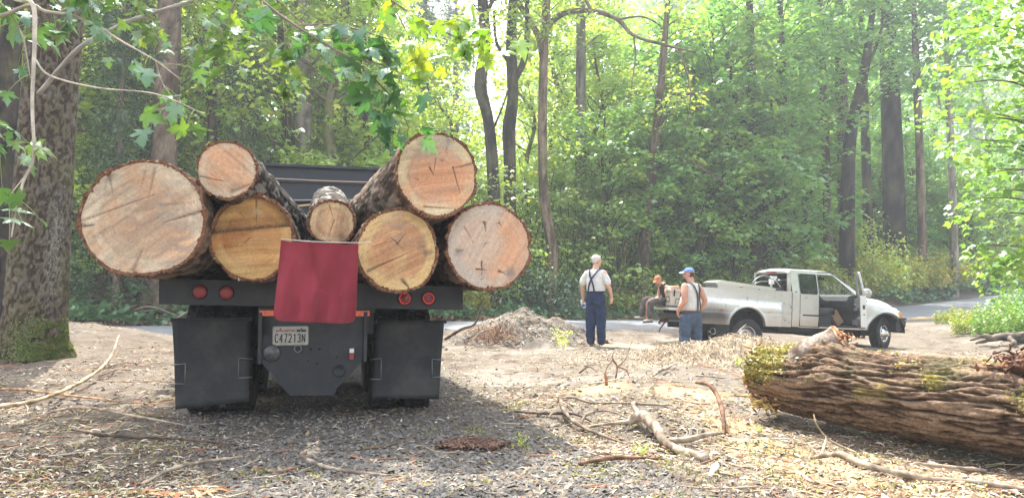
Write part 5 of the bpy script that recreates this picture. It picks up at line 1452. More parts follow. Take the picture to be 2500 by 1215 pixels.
def cut_log(label, c0, c1, rx, rz, r1, seed, heart, sap, saw_ang, pith=(0, 0), barkpal=BK_RED, cracks=(), stains=(), ledge=None, bark_t=.022, outline=(), mosspale=0.0, grain=0.10, face_tilt=(0, 0)):
    """c0: near (sawn) end centre, c1: far end centre, truck coordinates; rx, rz: near radii"""
    r_ = np.random.RandomState(seed); rr_ = random.Random(seed)
    A = np.array(c0, float); B = np.array(c1, float); ax = B - A; L = np.linalg.norm(ax); ax /= L
    t = thing('cut_log', label, 'log', tuple(T2W(A)), 0, 'cut logs loaded on the truck')
    ux = np.cross(ax, [0, 0, 1.0]); ux /= np.linalg.norm(ux); uz = np.cross(ux, ax)
    # outline of the wood: slightly lobed
    NA = 180; th = np.linspace(0, 2 * PI, NA, endpoint=False)
    po = np.stack([np.cos(th) * 1.3, np.sin(th) * 1.3, np.full(NA, seed * 3.1)], 1)
    lob = 1 + .075 * fbm(po * .9, 2) + .022 * fbm(po * 4, 3)
    for a0, wd, am in outline:
        dd = np.angle(np.exp(1j * (th - math.radians(a0))))
        lob += am * np.exp(-(dd / math.radians(wd)) ** 2)
    wx, wz = rx - bark_t, rz - bark_t
    # bark sleeve
    NL = int(60 + L * 26)
    s = np.linspace(0, 1, NL) ** 1.35
    TH, SS = np.meshgrid(th, s, indexing='xy')
    Rx = rx + (r1 - rx) * SS; Rz = rz + (r1 - rz) * SS
    p3 = np.stack([np.cos(TH) * Rx * 9, SS * L * 2.6, np.sin(TH) * Rz * 9], -1).reshape(-1, 3) + seed
    n1 = fbm(p3, 3, .6).reshape(TH.shape); n2 = fbm(p3 * 2.7 + 9, 2).reshape(TH.shape)
    dsp = .026 * (.45 - 1.5 * np.abs(n1)) + .010 * n2
    rag = .02 * fbm(np.stack([np.cos(th) * 9, np.sin(th) * 9, np.full(NA, seed)], 1), 3)
    yo = SS * L + rag[None] * np.exp(-SS * L / .05)
    lb = lob[None] * np.ones_like(TH)
    X = np.cos(TH) * (Rx * lb + dsp); Z = np.sin(TH) * (Rz * lb + dsp)
    V = (X[..., None] * ux + Z[..., None] * uz + yo[..., None] * ax)
    lo, hi = np.array(barkpal[0]), np.array(barkpal[1])
    c = mixc(np.tile(lo, (TH.size, 1)), hi, sstep(-.3, .45, (n2 + .3 - 1.2 * np.abs(n1)).ravel()))
    c = mixc(c, lo * .45, sstep(.25, .6, np.abs(n1).ravel() * 1.6) * .7)
    lich = fbm(p3 * 2.4 + 55, 3) * .7 + .3 * fbm(p3 * .8 + 15, 2)
    c = mixc(c, np.array([.33, .33, .29]), sstep(.08, .26, lich) * (.25 + mosspale))
    red = np.array([.20, .095, .055])
    c = mixc(c, red, (np.exp(-(SS * L).ravel() / .07) * (.8 if not mosspale else .5)))
    mb = MB()
    i = np.arange(NL - 1)[:, None] * NA; j = np.arange(NA)[None]; j2 = (j + 1) % NA
    F = np.stack([i + j, i + j2, i + NA + j2, i + NA + j], -1).reshape(-1, 4)
    mb.add(V.reshape(-1, 3), [F], c)
    # ring of torn bark round the cut
    wr = .002 + .022 * np.abs(fbm(np.stack([np.cos(th) * 14, np.sin(th) * 14, np.full(NA, seed + 3.)], 1), 3))
    inner = np.stack([np.cos(th) * (wx * lob - wr), np.sin(th) * (wz * lob - wr)], 1)
    outer = np.stack([X[0], Z[0]], 1)
    midr = (inner + outer) / 2
    rows = []; cols = []
    for (q, off, cc) in ((inner, .004, red * .8), (midr, -.004, red * 1.15), (outer, 0.0, red * .9)):
        yy = off + (yo[0] if q is outer else .006 * r_.randn(NA))
        rows.append(q[:, :1] * ux + q[:, 1:] * uz + yy[:, None] * ax)
        cols.append(cc[None] * (.6 + .8 * r_.rand(NA))[:, None])
    Vb = np.concatenate(rows)
    i = np.arange(2)[:, None] * NA
    Fb = np.stack([i + j, i + NA + j, i + NA + j2, i + j2], -1).reshape(-1, 4)
    mb.add(Vb, [Fb], np.concatenate(cols))
    mb.obj('bark', M['logbark'], t)
    # sawn face
    NR = 78
    rr2_ = np.linspace(0, 1, NR) ** .85
    TH2, R2 = np.meshgrid(th, rr2_, indexing='xy')
    lb2 = 1 + (lob[None] - 1) * R2
    X = np.cos(TH2) * wx * lb2 * R2; Z = np.sin(TH2) * wz * lb2 * R2
    xf, zf = X.ravel(), Z.ravel(); rad = R2.ravel()
    px, pz = pith
    wob = fbm(np.stack([xf * 7, zf * 7, np.full(xf.size, seed + .5)], 1), 3)
    rp = np.hypot(xf - px * (1 - rad), zf - pz * (1 - rad)) * (1 + .12 * wob) + .006 * wob
    ring = .5 + .5 * np.sin(rp * 2 * PI / .0165)
    ring2 = .5 + .5 * np.sin(rp * 2 * PI / .052 + 2 * wob)
    hb_ = sstep(.70, .80, rad + .05 * wob)
    C = mixc(np.tile(np.array(heart), (xf.size, 1)), np.array(sap), hb_)
    C = C * (1 - .10 * ring - .08 * ring2)[:, None]
    blot = fbm(np.stack([xf * 4, zf * 4, np.full(xf.size, seed + 9.)], 1), 4)
    C = mixc(C, np.array(heart) * np.array([1.02, .80, .66]), sstep(-.05, .35, blot) * .7)
    C = mixc(C, np.array(sap) * 1.12, sstep(.05, .45, -blot) * .5)
    # saw marks: long streaks one way
    ca, sa = math.cos(math.radians(saw_ang)), math.sin(math.radians(saw_ang))
    along = xf * ca + zf * sa; acr = -xf * sa + zf * ca
    sm = fbm(np.stack([along * 2.2, (acr + .25 * along ** 2) * 46, np.full(xf.size, seed + 2.)], 1), 3, .7)
    sm2 = fbm(np.stack([along * 1.2, acr * 14, np.full(xf.size, seed + 7.)], 1), 3, .6)
    C = C * (1 + 2.2 * grain * sm + 1.5 * grain * sm2)[:, None]
    fuzz = fbm(np.stack([xf * 55, zf * 55, np.full(xf.size, seed + 4.)], 1), 2)
    C = C * (1 + .10 * fuzz)[:, None]
    y = .0035 * sm + .004 * sm2
    dark = np.array([.10, .065, .05])
    for a, b, w, k in cracks:
        d, tt = seg_d(xf + .008 * wob, zf + .008 * wob, a, b)
        m = np.exp(-(d / (1.35 * w * (1.05 - tt))) ** 2) * min(1, k * 1.15)
        C = mixc(C, dark, np.clip(m, 0, 1)); y = y + .010 * m
    for sx, sz, sr, k, cc in stains:
        q = np.hypot(xf - sx, zf - sz) / sr
        st = fbm(np.stack([xf * 11, zf * 30, np.full(xf.size, seed + 6.)], 1), 3)
        C = mixc(C, np.array(cc), k * np.exp(-q ** 2) * sstep(-.35, .25, st))
    rimd = sstep(.955, .99, rad + .008 * wob)
    C = mixc(C, np.array(sap) * .85, rimd * .6)
    if ledge is not None:      # felling notch: upper part slopes in to a torn step
        zl, depth = ledge
        zz = zf - zl - .035 * (xf / wx) + .01 * wob
        up = sstep(-.004, .012, zz)
        y = y + up * depth * np.clip(1.0 - zz / (wz * 1.25), .05, 1)
        st = np.exp(-((zz - .018) / .020) ** 2)
        fib = fbm(np.stack([xf * 60, zf * 18, np.full(xf.size, 2.)], 1), 3)
        C = mixc(C, np.array([.20, .11, .065]) * 1, np.clip(st * (1 + fib), 0, 1) * .8)
        y = y - st * .03 * (.6 + fib)
        C = C * (1 - .10 * up)[:, None]
    y = y + face_tilt[0] * xf + face_tilt[1] * zf
    V = xf[:, None] * ux + zf[:, None] * uz + (y - .002)[:, None] * ax
    mb = MB()
    i = np.arange(NR - 1)[:, None] * NA
    F = np.stack([i + j, i + NA + j, i + NA + j2, i + j2], -1).reshape(-1, 4)
    mb.add(V, [F], np.clip(C, .01, .9))
    mb.obj('sawn_face', M['cut'], t)
    mb = MB(); P1 = B - A
    a_ = np.stack([np.cos(th) * r1 * lob, np.sin(th) * r1 * lob], 1)
    Vf = np.concatenate([a_[:, :1] * ux + a_[:, 1:] * uz + P1, [P1]])
    mb.add(Vf, np.stack([np.arange(NA), (np.arange(NA) + 1) % NA, np.full(NA, NA)], 1), np.array(heart) * .8)
    mb.obj('far_face', M['cut'], t)
    # ragged flakes and fibres hanging on the rim
    mb = MB(); n = int(120 * (rx + rz)); clump = [rr_.random() * 2 * PI for _ in range(7)]
    for k in range(n):
        a = rr_.random() * 2 * PI
        if rr_.random() < .75: a = clump[rr_.randrange(7)] + rr_.gauss(0, .22)
        ii = int(a / (2 * PI) * NA) % NA
        q = midr[ii] * rr_.uniform(.985, 1.03)
        base = q[0] * ux + q[1] * uz
        tan = -math.sin(a) * ux + math.cos(a) * uz; out = math.cos(a) * ux + math.sin(a) * uz
        l = rr_.uniform(.006, .04); w = rr_.uniform(.002, .011)
        d = tan * rr_.uniform(-1, 1) + out * rr_.uniform(0.0, .5) - ax * rr_.uniform(.0, .7) - uz * rr_.uniform(0, .3); d /= np.linalg.norm(d)
        sd = np.cross(d, out); sd /= np.linalg.norm(sd) + 1e-6
        Vq = np.array([base - sd * w, base + sd * w, base + d * l + sd * w * .3, base + d * l - sd * w * .3, base + d * l * .5 + out * w])
        cc = np.array(rr_.choice([(.30, .13, .07), (.22, .10, .06), (.38, .24, .15), (.50, .40, .28), (.14, .07, .05)]))
        mb.add(Vq, np.array([(0, 1, 4), (1, 2, 4), (2, 3, 4), (3, 0, 4)]), cc, 0, False)
    o = mb.obj('bark_shreds', M['soft'], t); tag(o, kind='stuff')
    # truck frame is turned: mesh built in truck axes
    t.rotation_euler = (0, 0, TY)
    return t

GREYW = (.30, .26, .23)
cut_log('widest log, pale face with a brown heart, at the far left of the load', (-1.171, -.75, 1.603), (-1.02, 3.9, 1.575), .405, .400, .37, 1, (.53, .385, .26), (.62, .49, .345), 38, (.0, .02), BK_RED,
        cracks=[((-.40, -.02), (.12, .20), .005, .6), ((-.40, -.055), (-.30, -.045), .012, .8), ((.36, .06), (.12, -.02), .006, .9), ((-.24, .34), (-.20, .16), .010, .6), ((.06, .36), (.02, .12), .008, .5), ((.0, .34), (-.03, .2), .006, .4), ((-.22, .32), (-.26, .2), .02, .35),
                ((-.06, -.36), (.0, -.20), .012, .5), ((.28, .30), (.36, .15), .007, .4), ((-.35, -.15), (-.1, .02), .004, .4), ((.1, .1), (.33, .13), .01, .3)],
        stains=[(.0, .02, .10, .8, (.33, .19, .12)), (-.08, -.10, .08, .5, (.30, .22, .18)), (.14, .12, .22, .35, GREYW), (.05, -.14, .12, .5, (.56, .36, .20)), (.24, -.20, .12, .45, (.28, .22, .19)), (-.25, .27, .14, .5, (.25, .19, .16)), (.25, .0, .2, .2, GREYW), (.16, -.27, .10, .4, (.25, .22, .2))],
        outline=[(70, 22, .02), (150, 25, -.015), (250, 30, .02)], grain=.16, bark_t=.020)
cut_log('small round log topmost on the left of the load', (-.655, -.60, 1.992), (-.36, 3.3, 1.83), .218, .212, .26, 2, (.60, .40, .265), (.66, .50, .35), -40, (.03, .01), BK_DARK,
        cracks=[((-.20, -.045), (.02, -.09), .004, .7), ((.04, -.16), (.19, -.09), .012, .5)], stains=[(.10, -.16, .08, .7, (.26, .18, .12)), (.06, .02, .06, .4, (.50, .28, .16))], outline=[(-40, 18, .05)], mosspale=.45, bark_t=.014, grain=.08)
cut_log('orange-brown log with a torn felling notch across its face', (-.475, -.50, 1.500), (-.48, 3.9, 1.50), .300, .325, .30, 3, (.40, .175, .062), (.56, .34, .13), 4, (.08, -.1), BK_RED,
        cracks=[((.02, .30), (.02, .10), .004, .8), ((-.10, .20), (-.06, .16), .004, .6), ((-.06, -.04), (.0, .02), .004, .7)], stains=[(-.02, .14, .22, .55, (.42, .20, .09)), (.03, .21, .05, .6, (.66, .50, .28)), (.0, -.16, .2, .35, (.55, .35, .15)), (-.13, -.2, .1, .3, (.62, .46, .24))], ledge=(.065, .10), bark_t=.020, grain=.16, outline=[(90, 25, .05)])
cut_log('smallest log, pale rim and rosy heart, in the middle above the red flag', (.103, -.30, 1.652), (.08, 2.6, 2.14), .184, .178, .195, 4, (.57, .32, .18), (.66, .49, .28), 80, (.02, .02), BK_DARK,
        cracks=[((-.02, .14), (.02, .02), .0035, .6), ((.02, .02), (-.03, -.14), .0035, .6)], stains=[(.09, -.12, .03, .8, (.15, .12, .10)), (0, -.13, .03, .5, (.2, .15, .12))], mosspale=.5, bark_t=.014, grain=.14)
cut_log('orange-faced log right of the red flag, in the bottom row', (.604, -.55, 1.417), (.56, 3.9, 1.46), .322, .335, .31, 5, (.56, .295, .145), (.63, .43, .20), 28, (.0, .05), BK_RED,
        cracks=[((-.23, -.16), (.11, .0), .008, .7), ((-.20, .03), (.05, .10), .004, .35), ((.0, .06), (.07, .15), .004, .7), ((.0, .06), (-.08, .12), .004, .7), ((.0, .06), (.06, .0), .003, .6), ((.0, .06), (-.06, .01), .003, .5), ((.04, -.23), (.11, -.31), .010, .9), ((.22, -.02), (.30, .0), .015, .5)],
        stains=[(.0, .20, .16, .5, (.42, .30, .24)), (.02, .15, .04, .6, (.2, .17, .14)), (.2, .04, .05, .7, (.18, .14, .11)), (-.2, .26, .06, .5, (.2, .16, .12)), (.05, -.25, .1, .3, (.35, .24, .16))], outline=[(60, 20, .02)], grain=.14, bark_t=.018)
cut_log('big log riding highest, on top of the right-hand side of the load', (.885, -.65, 2.022), (.40, 3.6, 1.86), .328, .340, .315, 6, (.60, .355, .225), (.66, .51, .32), 10, (.04, -.02), BK_RED,
        cracks=[((.31, .10), (.12, .04), .007, .9), ((.14, .06), (.20, -.18), .004, .8), ((-.05, .04), (-.02, -.02), .005, .8), ((.0, .12), (-.02, .0), .003, .7), ((-.14, -.06), (-.20, -.04), .004, .5), ((.10, .27), (.08, .16), .008, .5), ((-.1, -.27), (.2, -.27), .006, .6)],
        stains=[(-.12, .25, .14, .6, (.27, .21, .18)), (.06, .28, .18, .5, (.36, .30, .25)), (.05, .10, .02, .9, (.3, .08, .05)), (.02, -.02, .07, .5, (.48, .21, .13)), (.09, .22, .04, .5, (.36, .32, .31)), (.12, .27, .03, .5, (.2, .17, .15)), (-.22, .18, .07, .5, (.3, .24, .2))], outline=[(255, 25, .02), (35, 18, .02)], grain=.10, bark_t=.018)
cut_log('large pale log at the right end of the bottom row, scored with a small cross', (1.349, -.45, 1.467), (1.10, 3.9, 1.50), .362, .357, .33, 7, (.62, .41, .275), (.53, .43, .34), 60, (-.02, .03), BK_RED,
        cracks=[((-.03, .02), (.02, .04), .003, .6), ((-.03, .02), (-.06, -.02), .003, .5), ((-.035, .19), (-.025, .12), .007, .9), ((-.045, .20), (-.01, .20), .006, .8), ((.09, .20), (.115, .16), .004, .8), ((.07, .19), (.11, .20), .004, .6), ((-.055, -.12), (-.055, -.28), .005, .9), ((-.10, -.185), (.0, -.19), .006, .9), ((-.26, -.04), (-.20, -.03), .015, .6), ((.09, -.20), (.15, -.22), .008, .8), ((-.20, .16), (-.12, .02), .005, .5)],
        stains=[(-.25, -.04, .05, .8, (.22, .20, .19)), (.19, -.22, .07, .7, (.20, .17, .15)), (-.05, -.2, .05, .4, (.3, .26, .22)), (-.2, -.15, .14, .4, (.46, .40, .36)), (.02, .28, .14, .3, (.46, .42, .38))], outline=[(300, 20, .01)], grain=.09, bark_t=.020)

# the red warning flag, pinned to the logs
def flag():
    t = thing('red_flag', 'wine-red warning cloth pinned under the smallest log at the back of the load', 'flag', tuple(T2W((.02, -.88, 1.46))), TY)
    nu, nv = 46, 50
    u = np.linspace(0, 1, nu)[:, None] * np.ones(nv)[None]; v = np.linspace(0, 1, nv)[None] * np.ones(nu)[:, None]
    tl, tr, br, bl = (-.244, 1.466), (.288, 1.452), (.280, .867), (-.293, .896)
    X = (tl[0] * (1 - u) + tr[0] * u) * (1 - v) + (bl[0] * (1 - u) + br[0] * u) * v
    Z = (tl[1] * (1 - u) + tr[1] * u) * (1 - v) + (bl[1] * (1 - u) + br[1] * u) * v
    # rounded lower corners, sagging top edge
    Z = Z - .012 * np.sin(u * PI * 3) ** 2 * (1 - v) ** 3
    c = .06; W_, H_ = .55, .57
    for k, cu in ((0, 0.0), (1, 1.0)):
        du = (u if k == 0 else 1 - u) * W_; dv = (1 - v) * H_
        inside = (du < c) & (dv < c)
        d = np.hypot(c - du, c - dv)
        s = np.where(inside & (d > 1e-6), np.minimum(1, c / np.maximum(np.maximum(c - du, c - dv), 1e-6) * np.maximum(c - du, c - dv) / np.maximum(d, 1e-6)), 1.0)
        X = X + np.where(inside, (1 - s) * (c - du) * (1 if k == 0 else -1), 0)
        Z = Z + np.where(inside, (1 - s) * (c - dv), 0)
    q = np.stack([X.ravel() * 3.2, Z.ravel() * 1.2, np.full(X.size, 1.7)], 1)
    f1 = fbm(q, 3).reshape(X.shape)
    dent = -.0 + .035 * np.exp(-(((u - .48) / .10) ** 2 + ((v - .42) / .22) ** 2)) + .02 * np.exp(-(((u - .35 - .3 * v) / .05) ** 2)) * (v < .6)
    fold = .022 * np.sin((u * 2.6 + .8 * v + .3 * f1) * PI * 2) * (.3 + v) + .014 * np.sin((u * 5.2 + .5 * f1) * PI * 2 + 1) * v
    Yy = -.87 + .055 * f1 * (.25 + v) + fold + dent + .012 * np.sin(u * 17 + 4 * v) * v + .07 * v
    P = np.stack([X - .02, Yy + .88, Z - 1.46], -1).reshape(-1, 3)
    Q = P + np.array([0, .004, 0]); n = nu * nv; F = grid_faces(nu, nv)
    rim = [i * nv for i in range(nu)] + [(nu - 1) * nv + j for j in range(1, nv)] + [i * nv + nv - 1 for i in range(nu - 2, -1, -1)] + [j for j in range(nv - 2, 0, -1)]
    side = np.array([(rim[i], rim[(i + 1) % len(rim)], rim[(i + 1) % len(rim)] + n, rim[i] + n) for i in range(len(rim))])
    mb = MB(); mb.add(np.concatenate([P, Q]), [F[:, ::-1], F + n, side]); mb.obj('cloth', M['flag'], t)
    hem = P.reshape(nu, nv, 3)
    for line in (hem[0], hem[-1], hem[:, -1]):
        mb = MB(); add_tube(mb, [tuple(q + np.array([0, .002, 0])) for q in line[::3]], [.0045, .0045], 5, None); mb.obj('hem', M['flag'], t)
    mb = MB(); add_tube(mb, [(-.27, .0, .012), (.0, -.006, -.004), (.27, -.01, -.006), (.37, -.03, -.004)], [.004, .004, .003], 6, 12, (.45, .40, .36)); mb.obj('wire', M['soft'], t)
    mb = MB(); add_tube(mb, [(.0, -.004, .03), (.02, -.01, .045), (.045, -.006, .03), (.05, -.004, -.005)], [.003, .003], 5, 10, (.35, .32, .30)); mb.obj('wire_loop', M['soft'], t)
flag()
# ------------------------------------------------------------------ silver pickup
pick = thing('pickup_truck', 'silver extended-cab pickup with dual rear wheels, front passenger door and tailgate open', 'pickup truck', (5.70, 18.0, -.35), math.radians(10))
_pt = math.radians(2.6)
def pit(V):
    x, y, z = V[:, 0], V[:, 1], V[:, 2]
    return np.stack([x * math.cos(_pt) + z * math.sin(_pt), y, -x * math.sin(_pt) + z * math.cos(_pt) + .397], 1)
def pobj(mb, name, mat, parent=None):
    mb.xf(pit)
    return mb.obj(name, mat, parent or pick)
SV = np.array([.60, .585, .56])
def soot(x, z):
    c = np.tile(SV, (len(x), 1))
    p = np.stack([x * 3, z * 3, x * 0 + 1], 1); n = fbm(p, 4)
    streak = fbm(np.stack([x * 26, z * 3, x * 0 + 4], 1), 3)
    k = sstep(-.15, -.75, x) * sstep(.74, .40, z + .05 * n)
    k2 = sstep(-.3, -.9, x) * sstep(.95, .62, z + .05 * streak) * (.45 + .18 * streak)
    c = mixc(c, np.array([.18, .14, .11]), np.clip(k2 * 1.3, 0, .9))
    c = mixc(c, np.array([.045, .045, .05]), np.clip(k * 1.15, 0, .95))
    dust = sstep(.45, .25, z) * .3
    return mixc(c, np.array([.42, .36, .29]), np.clip(dust, 0, .6))
AR = (.03, .20, .475); AF = (3.87, .20, .475)
def side_panel(x0, x1, zt, zb, yf, col, nx=60, nz=22, arch=None, flip=False):
    xs = np.linspace(x0, x1, nx)
    if arch:
        e = np.array([arch[0] - arch[2] - 1e-3, arch[0] - arch[2] + 1e-3, arch[0] + arch[2] - 1e-3, arch[0] + arch[2] + 1e-3])
        xs = np.unique(np.concatenate([xs, e[(e > x0) & (e < x1)], arch[0] + arch[2] * np.sin(np.linspace(-PI / 2, PI / 2, 30))]))
        xs = xs[(xs >= x0) & (xs <= x1)]
    top = zt(xs) if callable(zt) else np.full(len(xs), zt)
    bot = zb(xs) if callable(zb) else np.full(len(xs), zb)
    if arch:
        d = np.abs(xs - arch[0]) < arch[2]
        bot = np.where(d, np.maximum(bot, arch[1] + np.sqrt(np.maximum(0, arch[2] ** 2 - (xs - arch[0]) ** 2))), bot)
    v = np.linspace(0, 1, nz)[None]
    Z = bot[:, None] * (1 - v) + top[:, None] * v; X = xs[:, None] * np.ones((1, nz))
    Y = yf(X, Z)
    mb = MB(); F = grid_faces(len(xs), nz)
    mb.add(np.stack([X, Y, Z], -1).reshape(-1, 3), F if not flip else F[:, ::-1], col(X.ravel(), Z.ravel()))
    # folded edge under the panel
    E = np.stack([xs, Y[:, 0], bot], 1); E2 = E + np.array([0, .10 if not flip else -.10, .0])
    mb.add(np.concatenate([E, E2]), grid_faces(2, len(xs)), col(np.concatenate([xs, xs]), np.concatenate([bot, bot])) * .8)
    return mb
def bed_y(x, z):
    fx = sstep(-1.26, -1.10, x) * (1 - sstep(.93, 1.03, x))
    fz = 1 - sstep(.66, .90, z + .04 * x)
    arch_lip = np.exp(-((np.hypot(x - AR[0], z - AR[1]) - AR[2] - .03) / .022) ** 2) * .018
    crease = .012 * np.exp(-((z - .555) / .012) ** 2)
    return .17 - .16 * fx * fz - arch_lip + crease + .015 * sstep(.5, .25, z)
mb = side_panel(-1.30, 1.275, 1.11, .24, bed_y, soot, 120, 34, AR)
bed = pobj(mb, 'bed_side', M['silver'])
mb = side_panel(-1.30, 1.275, 1.11, .24, lambda x, z: 2.30 - bed_y(x, z), soot, 60, 20, AR, True); bed2 = pobj(mb, 'bed_side', M['silver'])
mb = MB(); add_box(mb, (-.01, .215, 1.105), (2.58, .10, .03), SV); pobj(mb, 'bed_rail', M['silver'])
mb = MB(); add_box(mb, (-.01, 2.085, 1.118), (2.58, .10, .03), SV * .3); pobj(mb, 'bed_rail', M['bedliner'])
mb = MB(); add_box(mb, (-.01, 2.03, .86), (2.56, .03, .52)); add_box(mb, (-.01, .28, .84), (2.56, .03, .50)); add_box(mb, (1.23, 1.15, .84), (.04, 1.8, .50)); add_box(mb, (-.03, 1.15, .60), (2.5, 1.78, .04))
pobj(mb, 'bed_liner', M['bedliner'])
mb = MB(); add_box(mb, (-1.285, .23, .84), (.05, .10, .52), SV); pobj(mb, 'tail_post', M['silver'])
mb = MB(); add_box(mb, (-1.285, 2.07, .84), (.05, .10, .52), SV); pobj(mb, 'tail_post', M['silver'])
mb = MB(); add_box(mb, (-1.318, .22, .86), (.02, .11, .34)); pobj(mb, 'tail_lamp', M['lens_dull'])
mb = MB(); add_box(mb, (-1.62, 1.15, .615), (.56, 1.66, .035)); tg = pobj(mb, 'tailgate', M['trim'])
mb = MB(); add_prism(mb, [(-1.34, .595), (-1.90, .595), (-1.91, .56), (-1.87, .53), (-1.36, .53)], .32, 1.98, 'y', SV * .8); mb2 = mb; pobj(mb2, 'tailgate_skin', M['silver'], tg)
for yy in (.30, 2.0):
    mb = MB(); add_tube(mb, [(-1.30, yy, .98), (-1.75, yy, .65)], [.006, .006], 6); pobj(mb, 'tailgate_cable', M['rod'], tg)
mb = MB(); add_box(mb, (-1.44, 1.15, .36), (.16, 1.9, .16), SV * .8); pobj(mb, 'rear_bumper', M['trim'])
# wheel wells, exhaust, chassis
for c in (AR, AF):
    for yl in (.24, 1.86):
        mb = MB(); th = np.linspace(0, PI, 16)
        P = np.stack([c[0] + np.cos(th) * (c[2] + .01), c[1] + np.sin(th) * (c[2] + .01)], 1)
        ya, yb = (.06, .62) if yl < 1 else (1.68, 2.24)
        V = np.concatenate([np.stack([P[:, 0], np.full(16, ya), P[:, 1]], 1), np.stack([P[:, 0], np.full(16, yb), P[:, 1]], 1)])
        mb.add(V, grid_faces(2, 16)); mb.add(np.concatenate([np.stack([P[:, 0], np.full(16, yb if yl < 1 else ya), P[:, 1]], 1), [[c[0], yb if yl < 1 else ya, c[1]]]]), np.array([(i, i + 1, 16) for i in range(15)]))
        pobj(mb, 'wheel_well', M['under'])
for yl in (.75, 1.55):
    mb = MB(); add_box(mb, (1.4, yl, .16), (5.6, .08, .16)); pobj(mb, 'frame_rail', M['under'])
mb = MB(); add_box(mb, (2.7, 1.15, .12), (1.2, .6, .22)); pobj(mb, 'gearbox', M['under'])
mb = MB(); add_box(mb, (.3, 1.1, .28), (.7, .8, .12)); pobj(mb, 'spare_tray', M['under'])
mb = MB(); add_tube(mb, [(1.6, .5, .10), (.6, .48, .12), (-.2, .50, .22)], [.05, .05], 10, 10); add_box(mb, (1.5, .38, .17), (1.0, .16, .10)); pobj(mb, 'underfloor', M['under'])
mb = MB(); add_tube(mb, [(-.35, .48, .16), (-.62, .36, .09), (-.80, .16, .07)], [.075, .08, .082], 16, 8, cap=False); add_lathe(mb, [(.082, 0), (.070, .002), (.068, .12)], 16, 'y', (-.80, .14, .07)); pobj(mb, 'exhaust_tip', M['chrome'])
mb = MB(); add_prism(mb, [(-.78, .28), (-.40, .30), (-.42, -.10), (-.74, -.12)], .10, .112); pobj(mb, 'mud_flap', M['rubber'])
mb = MB(); add_prism(mb, [(3.28, .22), (3.42, .22), (3.40, .02), (3.30, .02)], .30, .52); pobj(mb, 'mud_flap', M['rubber'])
mb = MB(); add_tube(mb, [(-1.55, 1.15, .30), (-1.74, 1.15, .28), (-1.80, 1.15, .16)], [.035, .03], 8, 6); add_ellipsoid(mb, (-1.80, 1.15, .38), (.035, .035, .035)); add_box(mb, (-1.66, 1.15, .24), (.22, .07, .07)); add_tube(mb, [(-1.66, 1.05, .24), (-1.80, 1.05, .05), (-1.84, 1.02, -.05)], [.022, .012], 6, 6); pobj(mb, 'tow_hitch', M['rust'])

# cab shell
def cab_y(z):
    z = np.asarray(z, float)
    return np.where(z < 1.08, .185 + .012 * np.exp(-((z - .555) / .012) ** 2) + .03 * sstep(.5, .22, z), .185 + (z - 1.08) * .24)
mb = MB()
def quad_strip(mb, P, Q, n=2, col=None):
    P = np.array(P, float); Q = np.array(Q, float); m = len(P)
    mb.add(np.concatenate([P, Q]), grid_faces(2, m), col)
def cab_side(near=True):
    yy = (lambda z: cab_y(z)) if near else (lambda z: 2.30 - cab_y(z))
    mb = MB()
    def patch(poly_lo, poly_hi, nz=8, nx=6):
        # poly_lo/hi: (x0,x1) at zlo / zhi
        (x0, x1, z0), (X0, X1, Z0) = poly_lo, poly_hi
        v = np.linspace(0, 1, nz)[None]; u = np.linspace(0, 1, nx)[:, None]
        z = z0 + (Z0 - z0) * v * np.ones_like(u); x = (x0 + (x1 - x0) * u) * (1 - v) + (X0 + (X1 - X0) * u) * v
        F = grid_faces(nx, nz)
        mb.add(np.stack([x, yy(z), z], -1).reshape(-1, 3), F if near else F[:, ::-1], soot(x.ravel(), z.ravel()))
    patch((1.305, 1.505, .25), (1.305, 1.505, 1.08), 16)          # rear quarter below the belt
    patch((1.305, 1.505, 1.08), (1.28, 1.50, 1.60), 10)           # rear pillar
    patch((1.28, 1.50, 1.60), (1.29, 1.50, 1.66), 3)
    patch((1.50, 2.50, 1.585), (1.50, 2.44, 1.66), 3, 12)          # roof rail over the doors
    patch((2.0, 2.05, 1.08), (1.98, 2.02, 1.60), 6, 3) if not near else None
    # windscreen pillar
    patch((3.10, 3.24, 1.06), (2.42, 2.52, 1.62), 12, 3)
    patch((3.15, 3.24, .30), (3.15, 3.26, 1.06), 10, 3)
    patch((1.50, 3.24, .235), (1.50, 3.24, .275), 2, 10)          # sill
    return mb
pobj(cab_side(True), 'cab_shell', M['silver'])
mbf = cab_side(False)
def far_patch(x0, x1, z0, z1, col=SV):
    v = np.linspace(z0, z1, 6)[None]; u = np.linspace(x0, x1, 5)[:, None]
    z = v * np.ones_like(u); x = u * np.ones_like(v)
    mbf.add(np.stack([x, 2.30 - cab_y(z), z], -1).reshape(-1, 3), grid_faces(5, 6)[:, ::-1], col)
far_patch(1.50, 3.2, .27, 1.08)
pobj(mbf, 'cab_shell', M['silver'])
